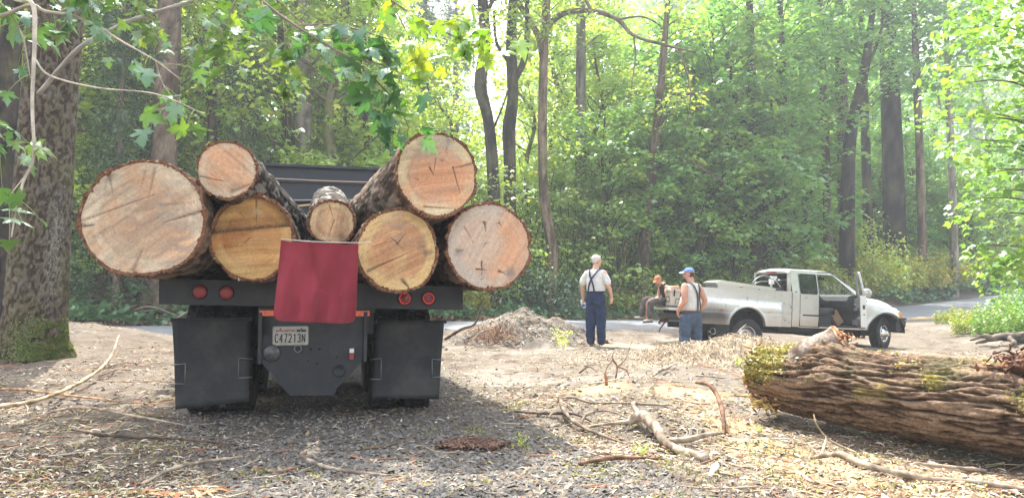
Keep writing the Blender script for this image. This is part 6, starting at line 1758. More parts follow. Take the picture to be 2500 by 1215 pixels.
# roof
nx, ny = 18, 15
xs = np.linspace(1.24, 2.56, nx); vv = np.linspace(0, 1, ny)
X = np.zeros((nx, ny)); Y = np.zeros((nx, ny)); Z = np.zeros((nx, ny))
for i, x in enumerate(xs):
    e = .10 * (1 - min(1, (x - 1.24) / .10)) ** 2 + .085 * max(0, (x - 2.15) / .41) ** 2.2
    Y[i] = .318 + vv * (2.30 - .636); X[i] = x + .05 * np.sin(vv * PI) * (x > 2.4); Z[i] = 1.655 - e * .5 + (.07 - e * .3) * np.sin(vv * PI) ** .5
mb = MB(); mb.add(np.stack([X, Y, Z], -1).reshape(-1, 3), grid_faces(nx, ny), SV * 1.08)
mb.add(np.stack([X, Y, Z - .035], -1).reshape(-1, 3), grid_faces(nx, ny)[:, ::-1], (.35, .34, .32))
roof = pobj(mb, 'roof', M['silver'])
mb = MB(); add_box(mb, (1.245, 1.15, 1.63), (.03, .42, .035)); pobj(mb, 'third_brake_light', M['lens_dull'], roof)
# back wall with the big rear window
mb = MB()
for (y0, y1, z0, z1) in ((.20, 2.10, .40, 1.11), (.24, .40, 1.11, 1.63), (1.90, 2.06, 1.11, 1.63), (.40, 1.90, 1.56, 1.65)):
    add_box(mb, (1.29 - (.02 if z0 > 1 else 0), (y0 + y1) / 2, (z0 + z1) / 2), (.03, y1 - y0, z1 - z0), SV)
pobj(mb, 'cab_back', M['silver'])
mb = MB(); add_box(mb, (1.262, 1.15, 1.335), (.008, 1.50, .45)); pobj(mb, 'rear_window', M['smoked'])
mb = MB()
for a, b in (((1.255, .39, 1.11), (1.255, .39, 1.57)), ((1.255, 1.91, 1.11), (1.255, 1.91, 1.57)), ((1.255, .39, 1.57), (1.255, 1.91, 1.57)), ((1.255, .39, 1.11), (1.255, 1.91, 1.11)), ((1.255, .9, 1.11), (1.255, .9, 1.57)), ((1.255, 1.4, 1.11), (1.255, 1.4, 1.57))): add_tube(mb, [a, b], [.012, .012], 6)
pobj(mb, 'window_seal', M['rubber'])
# rear half-door, closed
def skin(x0, x1, z0, z1, off, n=12):
    v = np.linspace(0, 1, n)[None]; u = np.linspace(0, 1, 8)[:, None]
    z = (z0 + (z1 - z0) * v) * np.ones_like(u); x = (x0 + (x1 - x0) * u) * np.ones_like(v)
    return np.stack([x, cab_y(z) + off, z], -1).reshape(-1, 3), grid_faces(8, n)
mb = MB(); V, F = skin(1.517, 2.02, .275, 1.075, -.006); mb.add(V, F, soot(V[:, 0], V[:, 2]))
for (x0, x1, z0, z1) in ((1.517, 1.53, 1.075, 1.585), (1.985, 2.02, 1.075, 1.585), (1.517, 2.02, 1.575, 1.60)):
    V, F = skin(x0, x1, z0, z1, -.006, 5); mb.add(V, F, SV)
rd = pobj(mb, 'rear_door', M['silver'])
mb = MB()
for a, b in (((1.510, .195, .27), (1.510, .195, 1.08)), ((1.510, .195, 1.08), (1.510, .312, 1.60)), ((1.29, .195, .25), (1.29, .190, 1.10)), ((1.51, .198, .268), (2.03, .198, .268)), ((2.028, .192, .27), (2.028, .192, 1.08)), ((2.028, .192, 1.08), (2.022, .312, 1.60))): add_tube(mb, [a, b], [.008, .008], 5)
pobj(mb, 'panel_gap', M['rubber'])
mb = MB(); V, F = skin(1.53, 1.985, 1.085, 1.575, .004, 5); mb.add(V, F); pobj(mb, 'side_window', M['tintglass'], rd)
mb = MB()
P = round_rect(1.53, 1.085, 1.985, 1.575, .04)
add_tube(mb, [(x, float(cab_y(z)) - .008, z) for x, z in P + [P[0]]], [.011, .011], 6); pobj(mb, 'window_seal', M['rubber'], rd)
mb = MB(); add_box(mb, (1.80, .180, .548), (.42, .022, .036)); pobj(mb, 'door_moulding', M['rubber'], rd)
mb = MB(); add_box(mb, (1.10, .158, .548), (.30, .010, .030), SV); pobj(mb, 'bed_moulding', M['silver'])
mb = MB(); add_box(mb, (.60, .004, .585), (.075, .014, .026)); pobj(mb, 'marker_lamp', M['amber'])
mb = MB(); add_box(mb, (-.66, .004, .585), (.10, .014, .028)); pobj(mb, 'marker_lamp', M['lens_dull'])
mb = MB(); add_box(mb, (1.40, .180, 1.12), (.05, .008, .02)); pobj(mb, 'badge', M['dark'])
# floor, dash, seats, far glass
mb = MB(); add_box(mb, (2.3, 1.15, .30), (1.95, 1.85, .04)); pobj(mb, 'cab_floor', M['interior'])
mb = MB(); add_prism(mb, [(3.20, .34), (3.20, 1.08), (3.05, 1.12), (2.88, 1.06), (2.82, .95), (2.86, .78), (3.0, .66), (3.08, .34)], .24, 2.06); dash = pobj(mb, 'dashboard', M['interior'])
mb = MB(); add_box(mb, (2.84, 1.62, 1.03), (.03, .42, .13), R=rotm('Y', -.3)); pobj(mb, 'instrument_panel', M['lampglass'], dash)
mb = MB(); add_box(mb, (2.83, 1.05, .92), (.02, .16, .06)); pobj(mb, 'radio', M['lampglass'], dash)
mb = MB(); a = np.linspace(0, 2 * PI, 25)
add_tube(mb, [(2.68 + .06 * math.sin(q), 1.66 + .19 * math.cos(q), 1.0 + .18 * math.sin(q)) for q in a], [.014, .014], 8); add_tube(mb, [(2.70, 1.66, 1.0), (2.90, 1.66, .92)], [.03, .03], 8); add_box(mb, (2.69, 1.66, 1.0), (.03, .34, .05)); pobj(mb, 'steering_wheel', M['interior'])
for yl in (.58, 1.66):
    mb = MB()
    V, F = prism_vf(round_rect(2.02, .58, 2.56, .76, .07), yl - .26, yl + .26); mb.add(V, F, None, 0, True)
    V, F = prism_vf([(2.02, .70), (2.16, .70), (2.06, 1.34), (1.96, 1.40), (1.88, 1.34)], yl - .25, yl + .25); mb.add(V, F, None, 0, False)
    V, F = prism_vf(round_rect(2.08, .32, 2.50, .58, .03), yl - .2, yl + .2); mb.add(V, F, None, 0, False)
    pobj(mb, 'seat', M['interior'])
mb = MB()
r_ = np.random.RandomState(2)
for k in range(14):
    add_ellipsoid(mb, (2.20 + .26 * r_.rand(), .50 + .3 * r_.rand(), .80 + .16 * r_.rand()), (.06 + .05 * r_.rand(), .07, .035 + .03 * r_.rand()), 9, 6, R=rotm('Y', r_.randn() * .7))
pobj(mb, 'seat_bag', M['vest'])
mb = MB(); add_box(mb, (2.27, 2.0, 1.33), (1.40, .008, .46)); pobj(mb, 'side_window', M['glass'])
mb = MB(); add_box(mb, (2.30, 2.08, .72), (1.5, .03, .72)); pobj(mb, 'door_trim', M['interior'])
V = np.array([(3.18, .26, 1.10), (3.18, 2.04, 1.10), (2.50, 1.98, 1.63), (2.50, .33, 1.63)]); mb = MB(); mb.add(V, np.array([(0, 1, 2, 3)]), smooth=False); pobj(mb, 'windscreen', M['glass'])
mb = MB(); add_tube(mb, [(3.21, .235, 1.06), (2.85, .27, 1.35), (2.46, .33, 1.625), (2.30, .335, 1.64), (2.03, .335, 1.63)], [.022, .022], 8, 14); add_tube(mb, [(3.17, .24, .30), (3.20, .235, 1.06)], [.02, .02], 8); add_tube(mb, [(2.04, .20, .28), (3.17, .20, .27)], [.016, .016], 8); pobj(mb, 'door_seal', M['rubber'])
mb = MB(); add_tube(mb, [(3.02, .34, 1.18), (2.95, .36, 1.24), (2.82, .38, 1.34), (2.78, .38, 1.40)], [.014, .014], 8, 8); pobj(mb, 'grab_handle', M['interior'])
mb = MB(); add_box(mb, (2.66, 1.1, 1.52), (.03, .24, .07)); add_tube(mb, [(2.66, 1.1, 1.54), (2.62, 1.1, 1.60)], [.012, .012], 6); pobj(mb, 'rear_view_mirror', M['dark'])
mb = MB(); add_box(mb, (2.62, 1.15, .262), (1.14, 1.9, .02)); add_box(mb, (2.60, .215, .262), (1.10, .06, .035), SV); pobj(mb, 'door_step', M['silver'])
# bonnet, wing, grille, bumper
def ft(x): return np.interp(x, [3.2, 3.5, 3.9, 4.2, 4.34], [1.02, .95, .90, .82, .72])
def fy(x, z):
    fl = np.exp(-((np.hypot(x - AF[0], z - AF[1]) - AF[2] - .04) / .05) ** 2) * .035
    return .185 - .05 * sstep(3.2, 3.6, x) * sstep(1.0, .75, z) + .10 * sstep(4.12, 4.36, x) ** 2 - fl + .012 * np.exp(-((z - .555) / .012) ** 2) * (x < 3.4) + .03 * sstep(.5, .22, z) + .05 * sstep(ft(x) - .08, ft(x), z)
pobj(side_panel(3.245, 4.36, ft, .24, fy, lambda x, z: soot(x + 3, z), 70, 24, AF), 'front_wing', M['silver'])
pobj(side_panel(3.245, 4.36, ft, .24, lambda x, z: 2.30 - fy(x, z), lambda x, z: soot(x + 3, z), 40, 16, AF, True), 'front_wing', M['silver'])
nx, ny = 22, 19; xs = np.linspace(3.20, 4.39, nx); vv = np.linspace(0, 1, ny)
X = np.zeros((nx, ny)); Y = X.copy(); Z = X.copy()
for i, x in enumerate(xs):
    hz = np.interp(x, [3.2, 3.5, 3.95, 4.2, 4.33, 4.39], [1.10, 1.075, 1.03, .95, .88, .80]); w = sstep(0, .2, vv) * sstep(0, .2, 1 - vv)
    Y[i] = .235 + vv * 1.83; Z[i] = ft(x) - .01 + (hz - ft(x)) * w + .02 * np.sin(vv * PI); X[i] = x
mb = MB(); mb.add(np.stack([X, Y, Z], -1).reshape(-1, 3), grid_faces(nx, ny), SV); pobj(mb, 'bonnet', M['silver'])
mb = MB(); add_box(mb, (4.38, 1.15, .68), (.06, 1.2, .26)); gr = pobj(mb, 'grille', M['trim'])
mb = MB(); add_box(mb, (4.415, 1.15, .68), (.02, .05, .26)); add_box(mb, (4.415, 1.15, .68), (.021, 1.2, .04)); pobj(mb, 'grille_cross', M['chrome'], gr)
for yl, s in ((.38, 1), (1.92, -1)):
    mb = MB(); add_box(mb, (4.355, yl, .665), (.05, .24, .17)); pobj(mb, 'headlight', M['headlamp'])
    mb = MB(); add_prism(mb, [(4.28, .585), (4.385, .585), (4.375, .745), (4.30, .745)], yl - s * .17, yl - s * .11); pobj(mb, 'indicator', M['amber'])
mb = MB(); P = [(4.18, .26), (4.18, .54), (4.40, .54), (4.46, .50), (4.44, .36), (4.36, .26)]
V, F = prism_vf(P, .16, 2.14); mb.add(V, F, smooth=False); fb = pobj(mb, 'front_bumper', M['trim'])
mb = MB(); add_box(mb, (4.32, 1.15, .558), (.28, 2.0, .045)); pobj(mb, 'bumper_pad', M['rubber'], fb)

# front passenger door, standing open
door = bpy.data.objects.new('front_door', None); COL.objects.link(door); door.parent = pick
hp = pit(np.array([[3.19, .20, 0]]))[0]
door.location = hp; door.rotation_euler = (0, _pt, math.radians(63))
def dobj(mb, name, mat): return mb.obj(name, mat, door)
# door coordinates: x from hinge (0) back to -1.13, y 0 outer skin .. .10 inner, z body height
dl = [(-.02, .29), (-1.12, .27), (-1.15, .34), (-1.16, 1.06), (-.02, 1.03)]
mb = MB(); V, F = prism_vf(dl, 0, .045); mb.add(V, F, SV, smooth=False); V, F = prism_vf([(-1.165, .30), (-1.10, .30), (-1.10, 1.06), (-1.17, 1.06)], .0, .13); mb.add(V, F, SV * .95, smooth=False); dobj(mb, 'door_skin', M['silver'])
mb = MB(); V, F = prism_vf([(-.05, .31), (-1.06, .30), (-1.09, .40), (-1.09, 1.05), (-.05, 1.02)], .046, .125); mb.add(V, F, smooth=False); add_box(mb, (-.58, .15, .74), (.70, .05, .06)); add_box(mb, (-.55, .16, .42), (.75, .07, .14)); dobj(mb, 'door_trim', M['interior'])
mb = MB(); add_lathe(mb, [(.075, .0), (.07, .012), (0, .016)], 16, 'y', (-.82, .125, .47)); dobj(mb, 'speaker', M['trim'])
mb = MB(); add_tube(mb, [(-.75, .17, .80), (-.72, .19, .85), (-.60, .19, .85), (-.57, .17, .80)], [.012, .012], 6, 8); dobj(mb, 'door_pull', M['lampglass'])
fr_ = [(-.03, .03, 1.03), (-.62, .12, 1.50), (-.80, .13, 1.585), (-1.08, .135, 1.60), (-1.15, .13, 1.55), (-1.165, .04, 1.05)]
mb = MB(); add_tube(mb, fr_, [.030, .030, .030], 8, 26); dobj(mb, 'window_frame', M['silver'])
mb = MB(); V = np.array([(a, b + .01, c) for a, b, c in fr_]); mb.add(V, [np.array([tuple(range(6))])], smooth=False); dobj(mb, 'window_glass', M['glass'])
mb = MB(); add_ellipsoid(mb, (-.12, -.18, 1.16), (.055, .115, .12), 14, 10); add_tube(mb, [(-.10, .0, 1.06), (-.10, -.12, 1.10)], [.025, .02], 6, 4); dobj(mb, 'wing_mirror', M['silver'])
mb = MB(); add_box(mb, (-1.02, -.012, .93), (.16, .03, .04)); dobj(mb, 'door_handle', M['trim'])
mb = MB(); add_box(mb, (-1.172, .06, .78), (.01, .05, .10)); add_box(mb, (-1.172, .06, .60), (.01, .03, .03)); dobj(mb, 'door_latch', M['dark'])

# wheels
ptm = tyre_mesh(.395, .24, True, 56).mesh('pickup_tyre', M['rubber'])
mb = MB(); add_lathe(mb, [(.225, -.105), (.215, -.115), (.205, -.09), (.185, .02), (.10, .045), (.085, .0), (.075, -.05), (.05, -.06), (0, -.062)], 32, 'x')
for k in range(8):
    a = k * PI / 4; add_box(mb, (-.058, .062 * math.cos(a), .062 * math.sin(a)), (.02, .014, .014))
prm_r = mb.mesh('deep_rim', M['chrome'])
mb = MB(); add_lathe(mb, [(.225, -.105), (.215, -.118), (.200, -.100), (.185, -.09), (.13, -.13), (.10, -.155), (.085, -.17), (.07, -.215), (.04, -.225), (0, -.226)], 32, 'x')
prm_f = mb.mesh('domed_rim', M['chrome'])
hm = MB()
for k in range(8):
    a = (k + .5) * PI / 4; R_ = np.array([[1, 0, 0], [0, math.cos(a), -math.sin(a)], [0, math.sin(a), math.cos(a)]])
    add_ellipsoid(hm, R_ @ np.array([-.112, 0, .158]), (.012, .024, .018), 10, 6, R=R_)
hole_me = hm.mesh('rim_holes', M['dark'])
def pwheel(x, yl, rim, rz, label=None, holes=False):
    w = bpy.data.objects.new('wheel', ptm); COL.objects.link(w); w.parent = pick
    w.location = (x, yl, .392); w.rotation_euler = (0, 0, rz)
    if label: w['label'] = label
    if rim:
        q = bpy.data.objects.new('rim', rim); COL.objects.link(q); q.parent = w
    if holes:
        q = bpy.data.objects.new('rim_holes', hole_me); COL.objects.link(q); q.parent = w
# the rim meshes face -x; a quarter turn makes them face the camera side
pwheel(.03, .14, prm_r, PI / 2); pwheel(.03, .42, None, PI / 2); pwheel(.03, 1.88, None, PI / 2); pwheel(.03, 2.16, prm_r, -PI / 2)
pwheel(3.85, .34, prm_f, PI / 2 + math.radians(30), 'front wheel, turned', True); pwheel(3.85, 1.96, prm_f, -PI / 2 + math.radians(30), None, True)
mb = MB(); add_tube(mb, [(.03, .2, .39), (.03, 2.1, .39)], [.07, .07], 10); add_ellipsoid(mb, (.03, 1.15, .39), (.2, .2, .2)); mb.obj('rear_axle', M['under'], pick)
mb = MB(); add_tube(mb, [(3.85, .4, .39), (3.85, 1.9, .39)], [.06, .06], 10); add_ellipsoid(mb, (3.85, 1.4, .39), (.17, .17, .17)); mb.obj('front_axle', M['under'], pick)

# things carried in the bed: each its own
def on_pick(v):
    p = pit(np.array([v], float))[0]; c, s = math.cos(math.radians(10)), math.sin(math.radians(10))
    return (5.70 + p[0] * c - p[1] * s, 18.0 + p[0] * s + p[1] * c, -.35 + p[2])
RZP = math.radians(10)
def riding(name, label, cat, v):
    t = thing(name, label, cat, on_pick(v)); t.rotation_euler = (0, _pt, RZP); return t
tb = riding('tool_box', 'long pale tread-plate aluminium tool box lying across the pickup bed rails', 'tool box', (.1, .30, 1.12))
mb = MB(); V, F = prism_vf([(-.70, -.02), (.80, -.10), (.82, .04), (-.72, .12)], .07, .75); mb.add(V, F, smooth=False); mb.obj('box', M['aluminium'], tb)
mb = MB(); V, F = prism_vf([(-.76, .10), (.84, .02), (.85, .055), (.70, .085), (-.60, .20), (-.77, .15)], .05, .79); mb.add(V, F, smooth=False); mb.obj('lid', M['aluminium'], tb)
mb = MB(); add_lathe(mb, [(.028, .0), (.026, -.012), (0, -.016)], 14, 'y', (.40, .07, .0)); mb.obj('lock', M['dark'], tb)
mb = MB(); add_box(mb, (-.08, .068, .055), (.10, .004, .035)); mb.obj('sticker', M['amber'], tb)
fp = riding('fuel_pump', 'white fuel transfer pump with looped dark hose standing in the bed behind the cab', 'fuel pump', (1.02, .62, 1.0))
mb = MB(); add_box(mb, (0, 0, .10), (.34, .40, .22)); mb.obj('tank_top', M['trim'], fp)
mb = MB(); add_box(mb, (-.05, 0, .36), (.10, .10, .13)); add_box(mb, (.0, 0, .47), (.16, .08, .06)); add_tube(mb, [(-.05, 0, .2), (-.05, 0, .32)], [.03, .03], 10); mb.obj('pump_body', M['white'], fp)
mb = MB(); add_tube(mb, [(-.05, 0, .44), (-.25, 0, .50), (-.45, .0, .42), (-.58, 0, .26), (-.50, 0, .20)], [.017, .017], 8, 22); add_tube(mb, [(-.10, .05, .36), (-.35, .05, .34), (-.50, .05, .24), (-.2, .05, .22), (.0, .05, .22)], [.014, .014], 8, 22); mb.obj('hose', M['rod'], fp)
mb = MB(); add_tube(mb, [(.0, -.05, .44), (.14, -.05, .28), (.22, -.05, .20)], [.02, .018], 8, 6); add_tube(mb, [(.10, -.05, .40), (.22, -.05, .40)], [.02, .026], 8, 4); mb.obj('nozzle', M['chrome'], fp)
ck = riding('cooler', 'tan hard cooler with black latches standing on the open tailgate', 'cooler', (-1.56, .42, .64))
mb = MB(); V, F = prism_vf([(-.22, 0), (.22, 0), (.24, .34), (-.24, .34)], 0, .38); mb.add(V, F, smooth=False); mb.obj('tub', M['cooler'], ck)
mb = MB(); V, F = prism_vf(round_rect(-.26, .345, .26, .42, .02), -.02, .40); mb.add(V, F, smooth=False); mb.obj('lid', M['cooler'], ck)
for x in (-.16, .16):
    mb = MB(); add_box(mb, (x, -.022, .31), (.035, .02, .16)); mb.obj('latch', M['rubber'], ck)
mb = MB()
for a, b in (((-.235, .1, .10), (-.25, .1, .22)), ((-.235, .3, .10), (-.25, .3, .22)), ((-.24, .1, .10), (-.24, .3, .10)), ((-.25, .1, .22), (-.25, .3, .22)), ((-.13, -.005, .04), (-.11, -.005, .17)), ((-.11, -.005, .17), (.11, -.005, .17)), ((.11, -.005, .17), (.13, -.005, .04))): add_tube(mb, [a, b], [.008, .008], 6)
mb.obj('handle', M['rubber'], ck)
bg_ = riding('paper_bag', 'brown paper bag leaning in the open front footwell of the pickup', 'paper bag', (2.66, .42, .32))
mb = MB(); add_box(mb, (.06, .1, .19), (.20, .13, .36), R=rotm('Y', -.62)); mb.obj('bag', M['kraft'], bg_)
# ------------------------------------------------------------------ people
def remesh(o, voxel, smooth=3, fac=.5):
    m = o.modifiers.new('blend', 'REMESH'); m.mode = 'VOXEL'; m.voxel_size = voxel; m.use_smooth_shade = True
    s = o.modifiers.new('soften', 'SMOOTH'); s.factor = fac; s.iterations = smooth
    return o
def loft(mb, rings, seg=20):
    """rings: (x, y, z, rx, ry[, yaw]) closed with caps; resampled for smoothness"""
    R = np.array([list(r) + [0] * (6 - len(r)) for r in rings], float)
    n = len(R) * 3
    Q = np.stack([np.interp(np.linspace(0, len(R) - 1, n), np.arange(len(R)), R[:, k]) for k in range(6)], 1)
    a = np.linspace(0, 2 * PI, seg, endpoint=False)
    V = []
    for x, y, z, rx, ry, yw in Q:
        u, v = np.cos(a) * rx, np.sin(a) * ry
        V.append(np.stack([x + u * math.cos(yw) - v * math.sin(yw), y + u * math.sin(yw) + v * math.cos(yw), np.full(seg, z)], 1))
    V = np.concatenate(V); i = np.arange(n - 1)[:, None] * seg; j = np.arange(seg)[None]; j2 = (j + 1) % seg
    F = np.stack([i + j, i + j2, i + seg + j2, i + seg + j], -1).reshape(-1, 4)
    if R[0, 2] > R[-1, 2]: F = F[:, ::-1]
    c = len(V); V = np.concatenate([V, [Q[0, :3], Q[-1, :3]]]); jj = np.arange(seg); j2 = (jj + 1) % seg
    A = np.stack([j2, jj, np.full(seg, c)], 1); B = np.stack([(n - 1) * seg + jj, (n - 1) * seg + j2, np.full(seg, c + 1)], 1)
    if R[0, 2] > R[-1, 2]: A, B = A[:, ::-1], B[:, ::-1]
    mb.add(V, [F, A, B]); return mb
def limb(mb, pts, rad, seg=14):
    add_tube(mb, pts, rad, seg, max(10, len(pts) * 5))
    add_ellipsoid(mb, pts[0], (rad[0],) * 3, 10, 7); add_ellipsoid(mb, pts[-1], (rad[-1],) * 3, 10, 7)
def hand(mb, w, d, pn, curl=.6, s=1.0, side=1):
    """w wrist, d hand direction, pn palm normal; five separate bent fingers"""
    w = np.array(w, float); d = np.array(d, float); d /= np.linalg.norm(d); pn = np.array(pn, float); pn -= d * np.dot(d, pn); pn /= np.linalg.norm(pn)
    sd = np.cross(d, pn) * side
    c = w + d * .045 * s
    R = np.stack([d, sd, pn], 1)
    add_ellipsoid(mb, c, (.056 * s, .044 * s, .020 * s), 12, 8, R=R)
    add_tube(mb, [w - d * .02, w + d * .03], [.027 * s, .030 * s], 10)
    for k, (off, ln) in enumerate(((.033, .070), (.011, .080), (-.011, .074), (-.032, .058))):
        p = w + d * .082 * s + sd * off * s
        q1 = p + (d * math.cos(curl * .5) + pn * math.sin(curl * .5)) * ln * .42 * s
        q2 = q1 + (d * math.cos(curl * 1.3) + pn * math.sin(curl * 1.3)) * ln * .32 * s
        q3 = q2 + (d * math.cos(curl * 1.9) + pn * math.sin(curl * 1.9)) * ln * .26 * s
        add_tube(mb, [p - d * .025 * s, p, q1, q2, q3], [.0095 * s, .0095 * s, .009 * s, .0085 * s, .0075 * s], 8)
    p = w + d * .028 * s + sd * .038 * s
    q1 = p + (d * .7 + sd * .6 + pn * .35) * .034 * s; q2 = q1 + (d * .9 + sd * .1 + pn * .4) * .030 * s
    add_tube(mb, [p - sd * .02 * s, p, q1, q2], [.013 * s, .0115 * s, .010 * s, .008 * s], 8)
def head(mb, c, fwd, up=(0, 0, 1), s=1.0, chin=1.0):
    """skull, jaw, nose, ears, brow, lips"""
    c = np.array(c, float); f = np.array(fwd, float); f /= np.linalg.norm(f); u = np.array(up, float); u -= f * np.dot(f, u); u /= np.linalg.norm(u)
    r = np.cross(f, u); R = np.stack([r, f, u], 1)
    P = lambda a, b, d: c + (r * a + f * b + u * d) * s
    add_ellipsoid(mb, P(0, -.012, .022), np.array((.076, .098, .092)) * s, 18, 12, R=R)
    add_ellipsoid(mb, P(0, .022, -.045), np.array((.058, .066, .070)) * s, 14, 10, R=R)
    add_ellipsoid(mb, P(0, .062, -.098), np.array((.028, .024, .022)) * s, 10, 8, R=R)
    add_tube(mb, [P(0, .083, .010), P(0, .102, -.024), P(0, .098, -.036)], [.009 * s, .015 * s, .014 * s], 8)
    add_ellipsoid(mb, P(0, .082, -.064), np.array((.024, .013, .010)) * s, 10, 6, R=R)
    add_ellipsoid(mb, P(0, .080, .018), np.array((.050, .014, .010)) * s, 10, 6, R=R)
    for q in (-1, 1):
        add_ellipsoid(mb, P(q * .078, -.012, -.015), np.array((.010, .020, .033)) * s, 8, 8, R=R)
        add_ellipsoid(mb, P(q * .040, .060, -.030), np.array((.022, .018, .018)) * s, 8, 6, R=R)
    return P, R
def eyes(t, P, R, s=1.0):
    for q in (-1, 1):
        mb = MB(); add_ellipsoid(mb, P(q * .030, .083, .0), np.array((.012, .008, .008)) * s, 8, 6, R=R); e = mb.obj('eye', M['eye'], t)
        mb = MB(); add_ellipsoid(mb, P(q * .030, .0895, .0), np.array((.005, .003, .005)) * s, 6, 5, R=R); mb.obj('iris', M['dark'], e)
        mb = MB(); add_ellipsoid(mb, P(q * .031, .090, .020), np.array((.020, .006, .005)) * s, 8, 5, R=R); mb.obj('eyebrow', M['hair_dark'], t)
def folds(o, strength=.012, size=.09):
    t_ = bpy.data.textures.new('cloth_folds', 'CLOUDS'); t_.noise_scale = size; t_.noise_depth = 2
    m = o.modifiers.new('folds', 'DISPLACE'); m.texture = t_; m.strength = strength; m.mid_level = .5; m.texture_coords = 'GLOBAL'
    return o
def ribbon(t, name, mat, pts, nrm, w, th=.003):
    P = resample(pts, 24); N = np.array([np.interp(np.linspace(0, 1, 24), np.linspace(0, 1, len(nrm)), np.array(nrm)[:, k]) for k in range(3)]).T
    N /= np.linalg.norm(N, axis=1)[:, None]
    T = np.gradient(P, axis=0); T /= np.linalg.norm(T, axis=1)[:, None]; Sd = np.cross(T, N); Sd /= np.linalg.norm(Sd, axis=1)[:, None]
    rows = np.concatenate([P + Sd * w / 2, P - Sd * w / 2, P - Sd * w / 2 + N * th, P + Sd * w / 2 + N * th])
    F = []
    for i in range(23):
        for a, b in ((0, 1), (1, 2), (2, 3), (3, 0)): F.append((a * 24 + i, b * 24 + i, b * 24 + i + 1, a * 24 + i + 1))
    mb = MB(); mb.add(rows, np.array(F), smooth=False); return mb.obj(name, mat, t)
def boot(t, heel, fwd, s=1.0, mat='boot', up=.12):
    f = np.array([fwd[0], fwd[1], fwd[2] if len(fwd) > 2 else 0.]); f /= np.linalg.norm(f); h = np.array(heel, float)
    sd = np.cross(f, [0, 0, 1.]); u = np.cross(sd, f); R = np.stack([sd, f, u], 1)
    mb = MB()
    add_ellipsoid(mb, h + f * .10 + u * .035, (.046, .135, .040), 14, 9, R=R); add_ellipsoid(mb, h + f * .17 + u * .034, (.050, .075, .038), 14, 9, R=R); add_ellipsoid(mb, h + f * .02 + u * .045, (.040, .055, .045), 12, 8, R=R)
    add_tube(mb, [h + f * .02 + u * .04, h + f * .01 + u * up], [.045, .052], 12)
    o = mb.obj('boot', M[mat], t); remesh(o, .009, 2)
    mb = MB(); Pp = [(-.036, -.03), (.036, -.03), (.044, .08), (.052, .17), (.036, .245), (-.036, .245), (-.052, .17), (-.044, .08)]
    V = np.array([h + sd * a + f * b + u * z for z in (-.012, .010) for a, b in Pp]); n = 8
    Fq = [tuple(range(n))[::-1], tuple(range(n, 2 * n))] + [(i, (i + 1) % n, (i + 1) % n + n, i + n) for i in range(n)]
    mb.add(V, Fq, smooth=False); mb.obj('sole', M['rubber'], o)

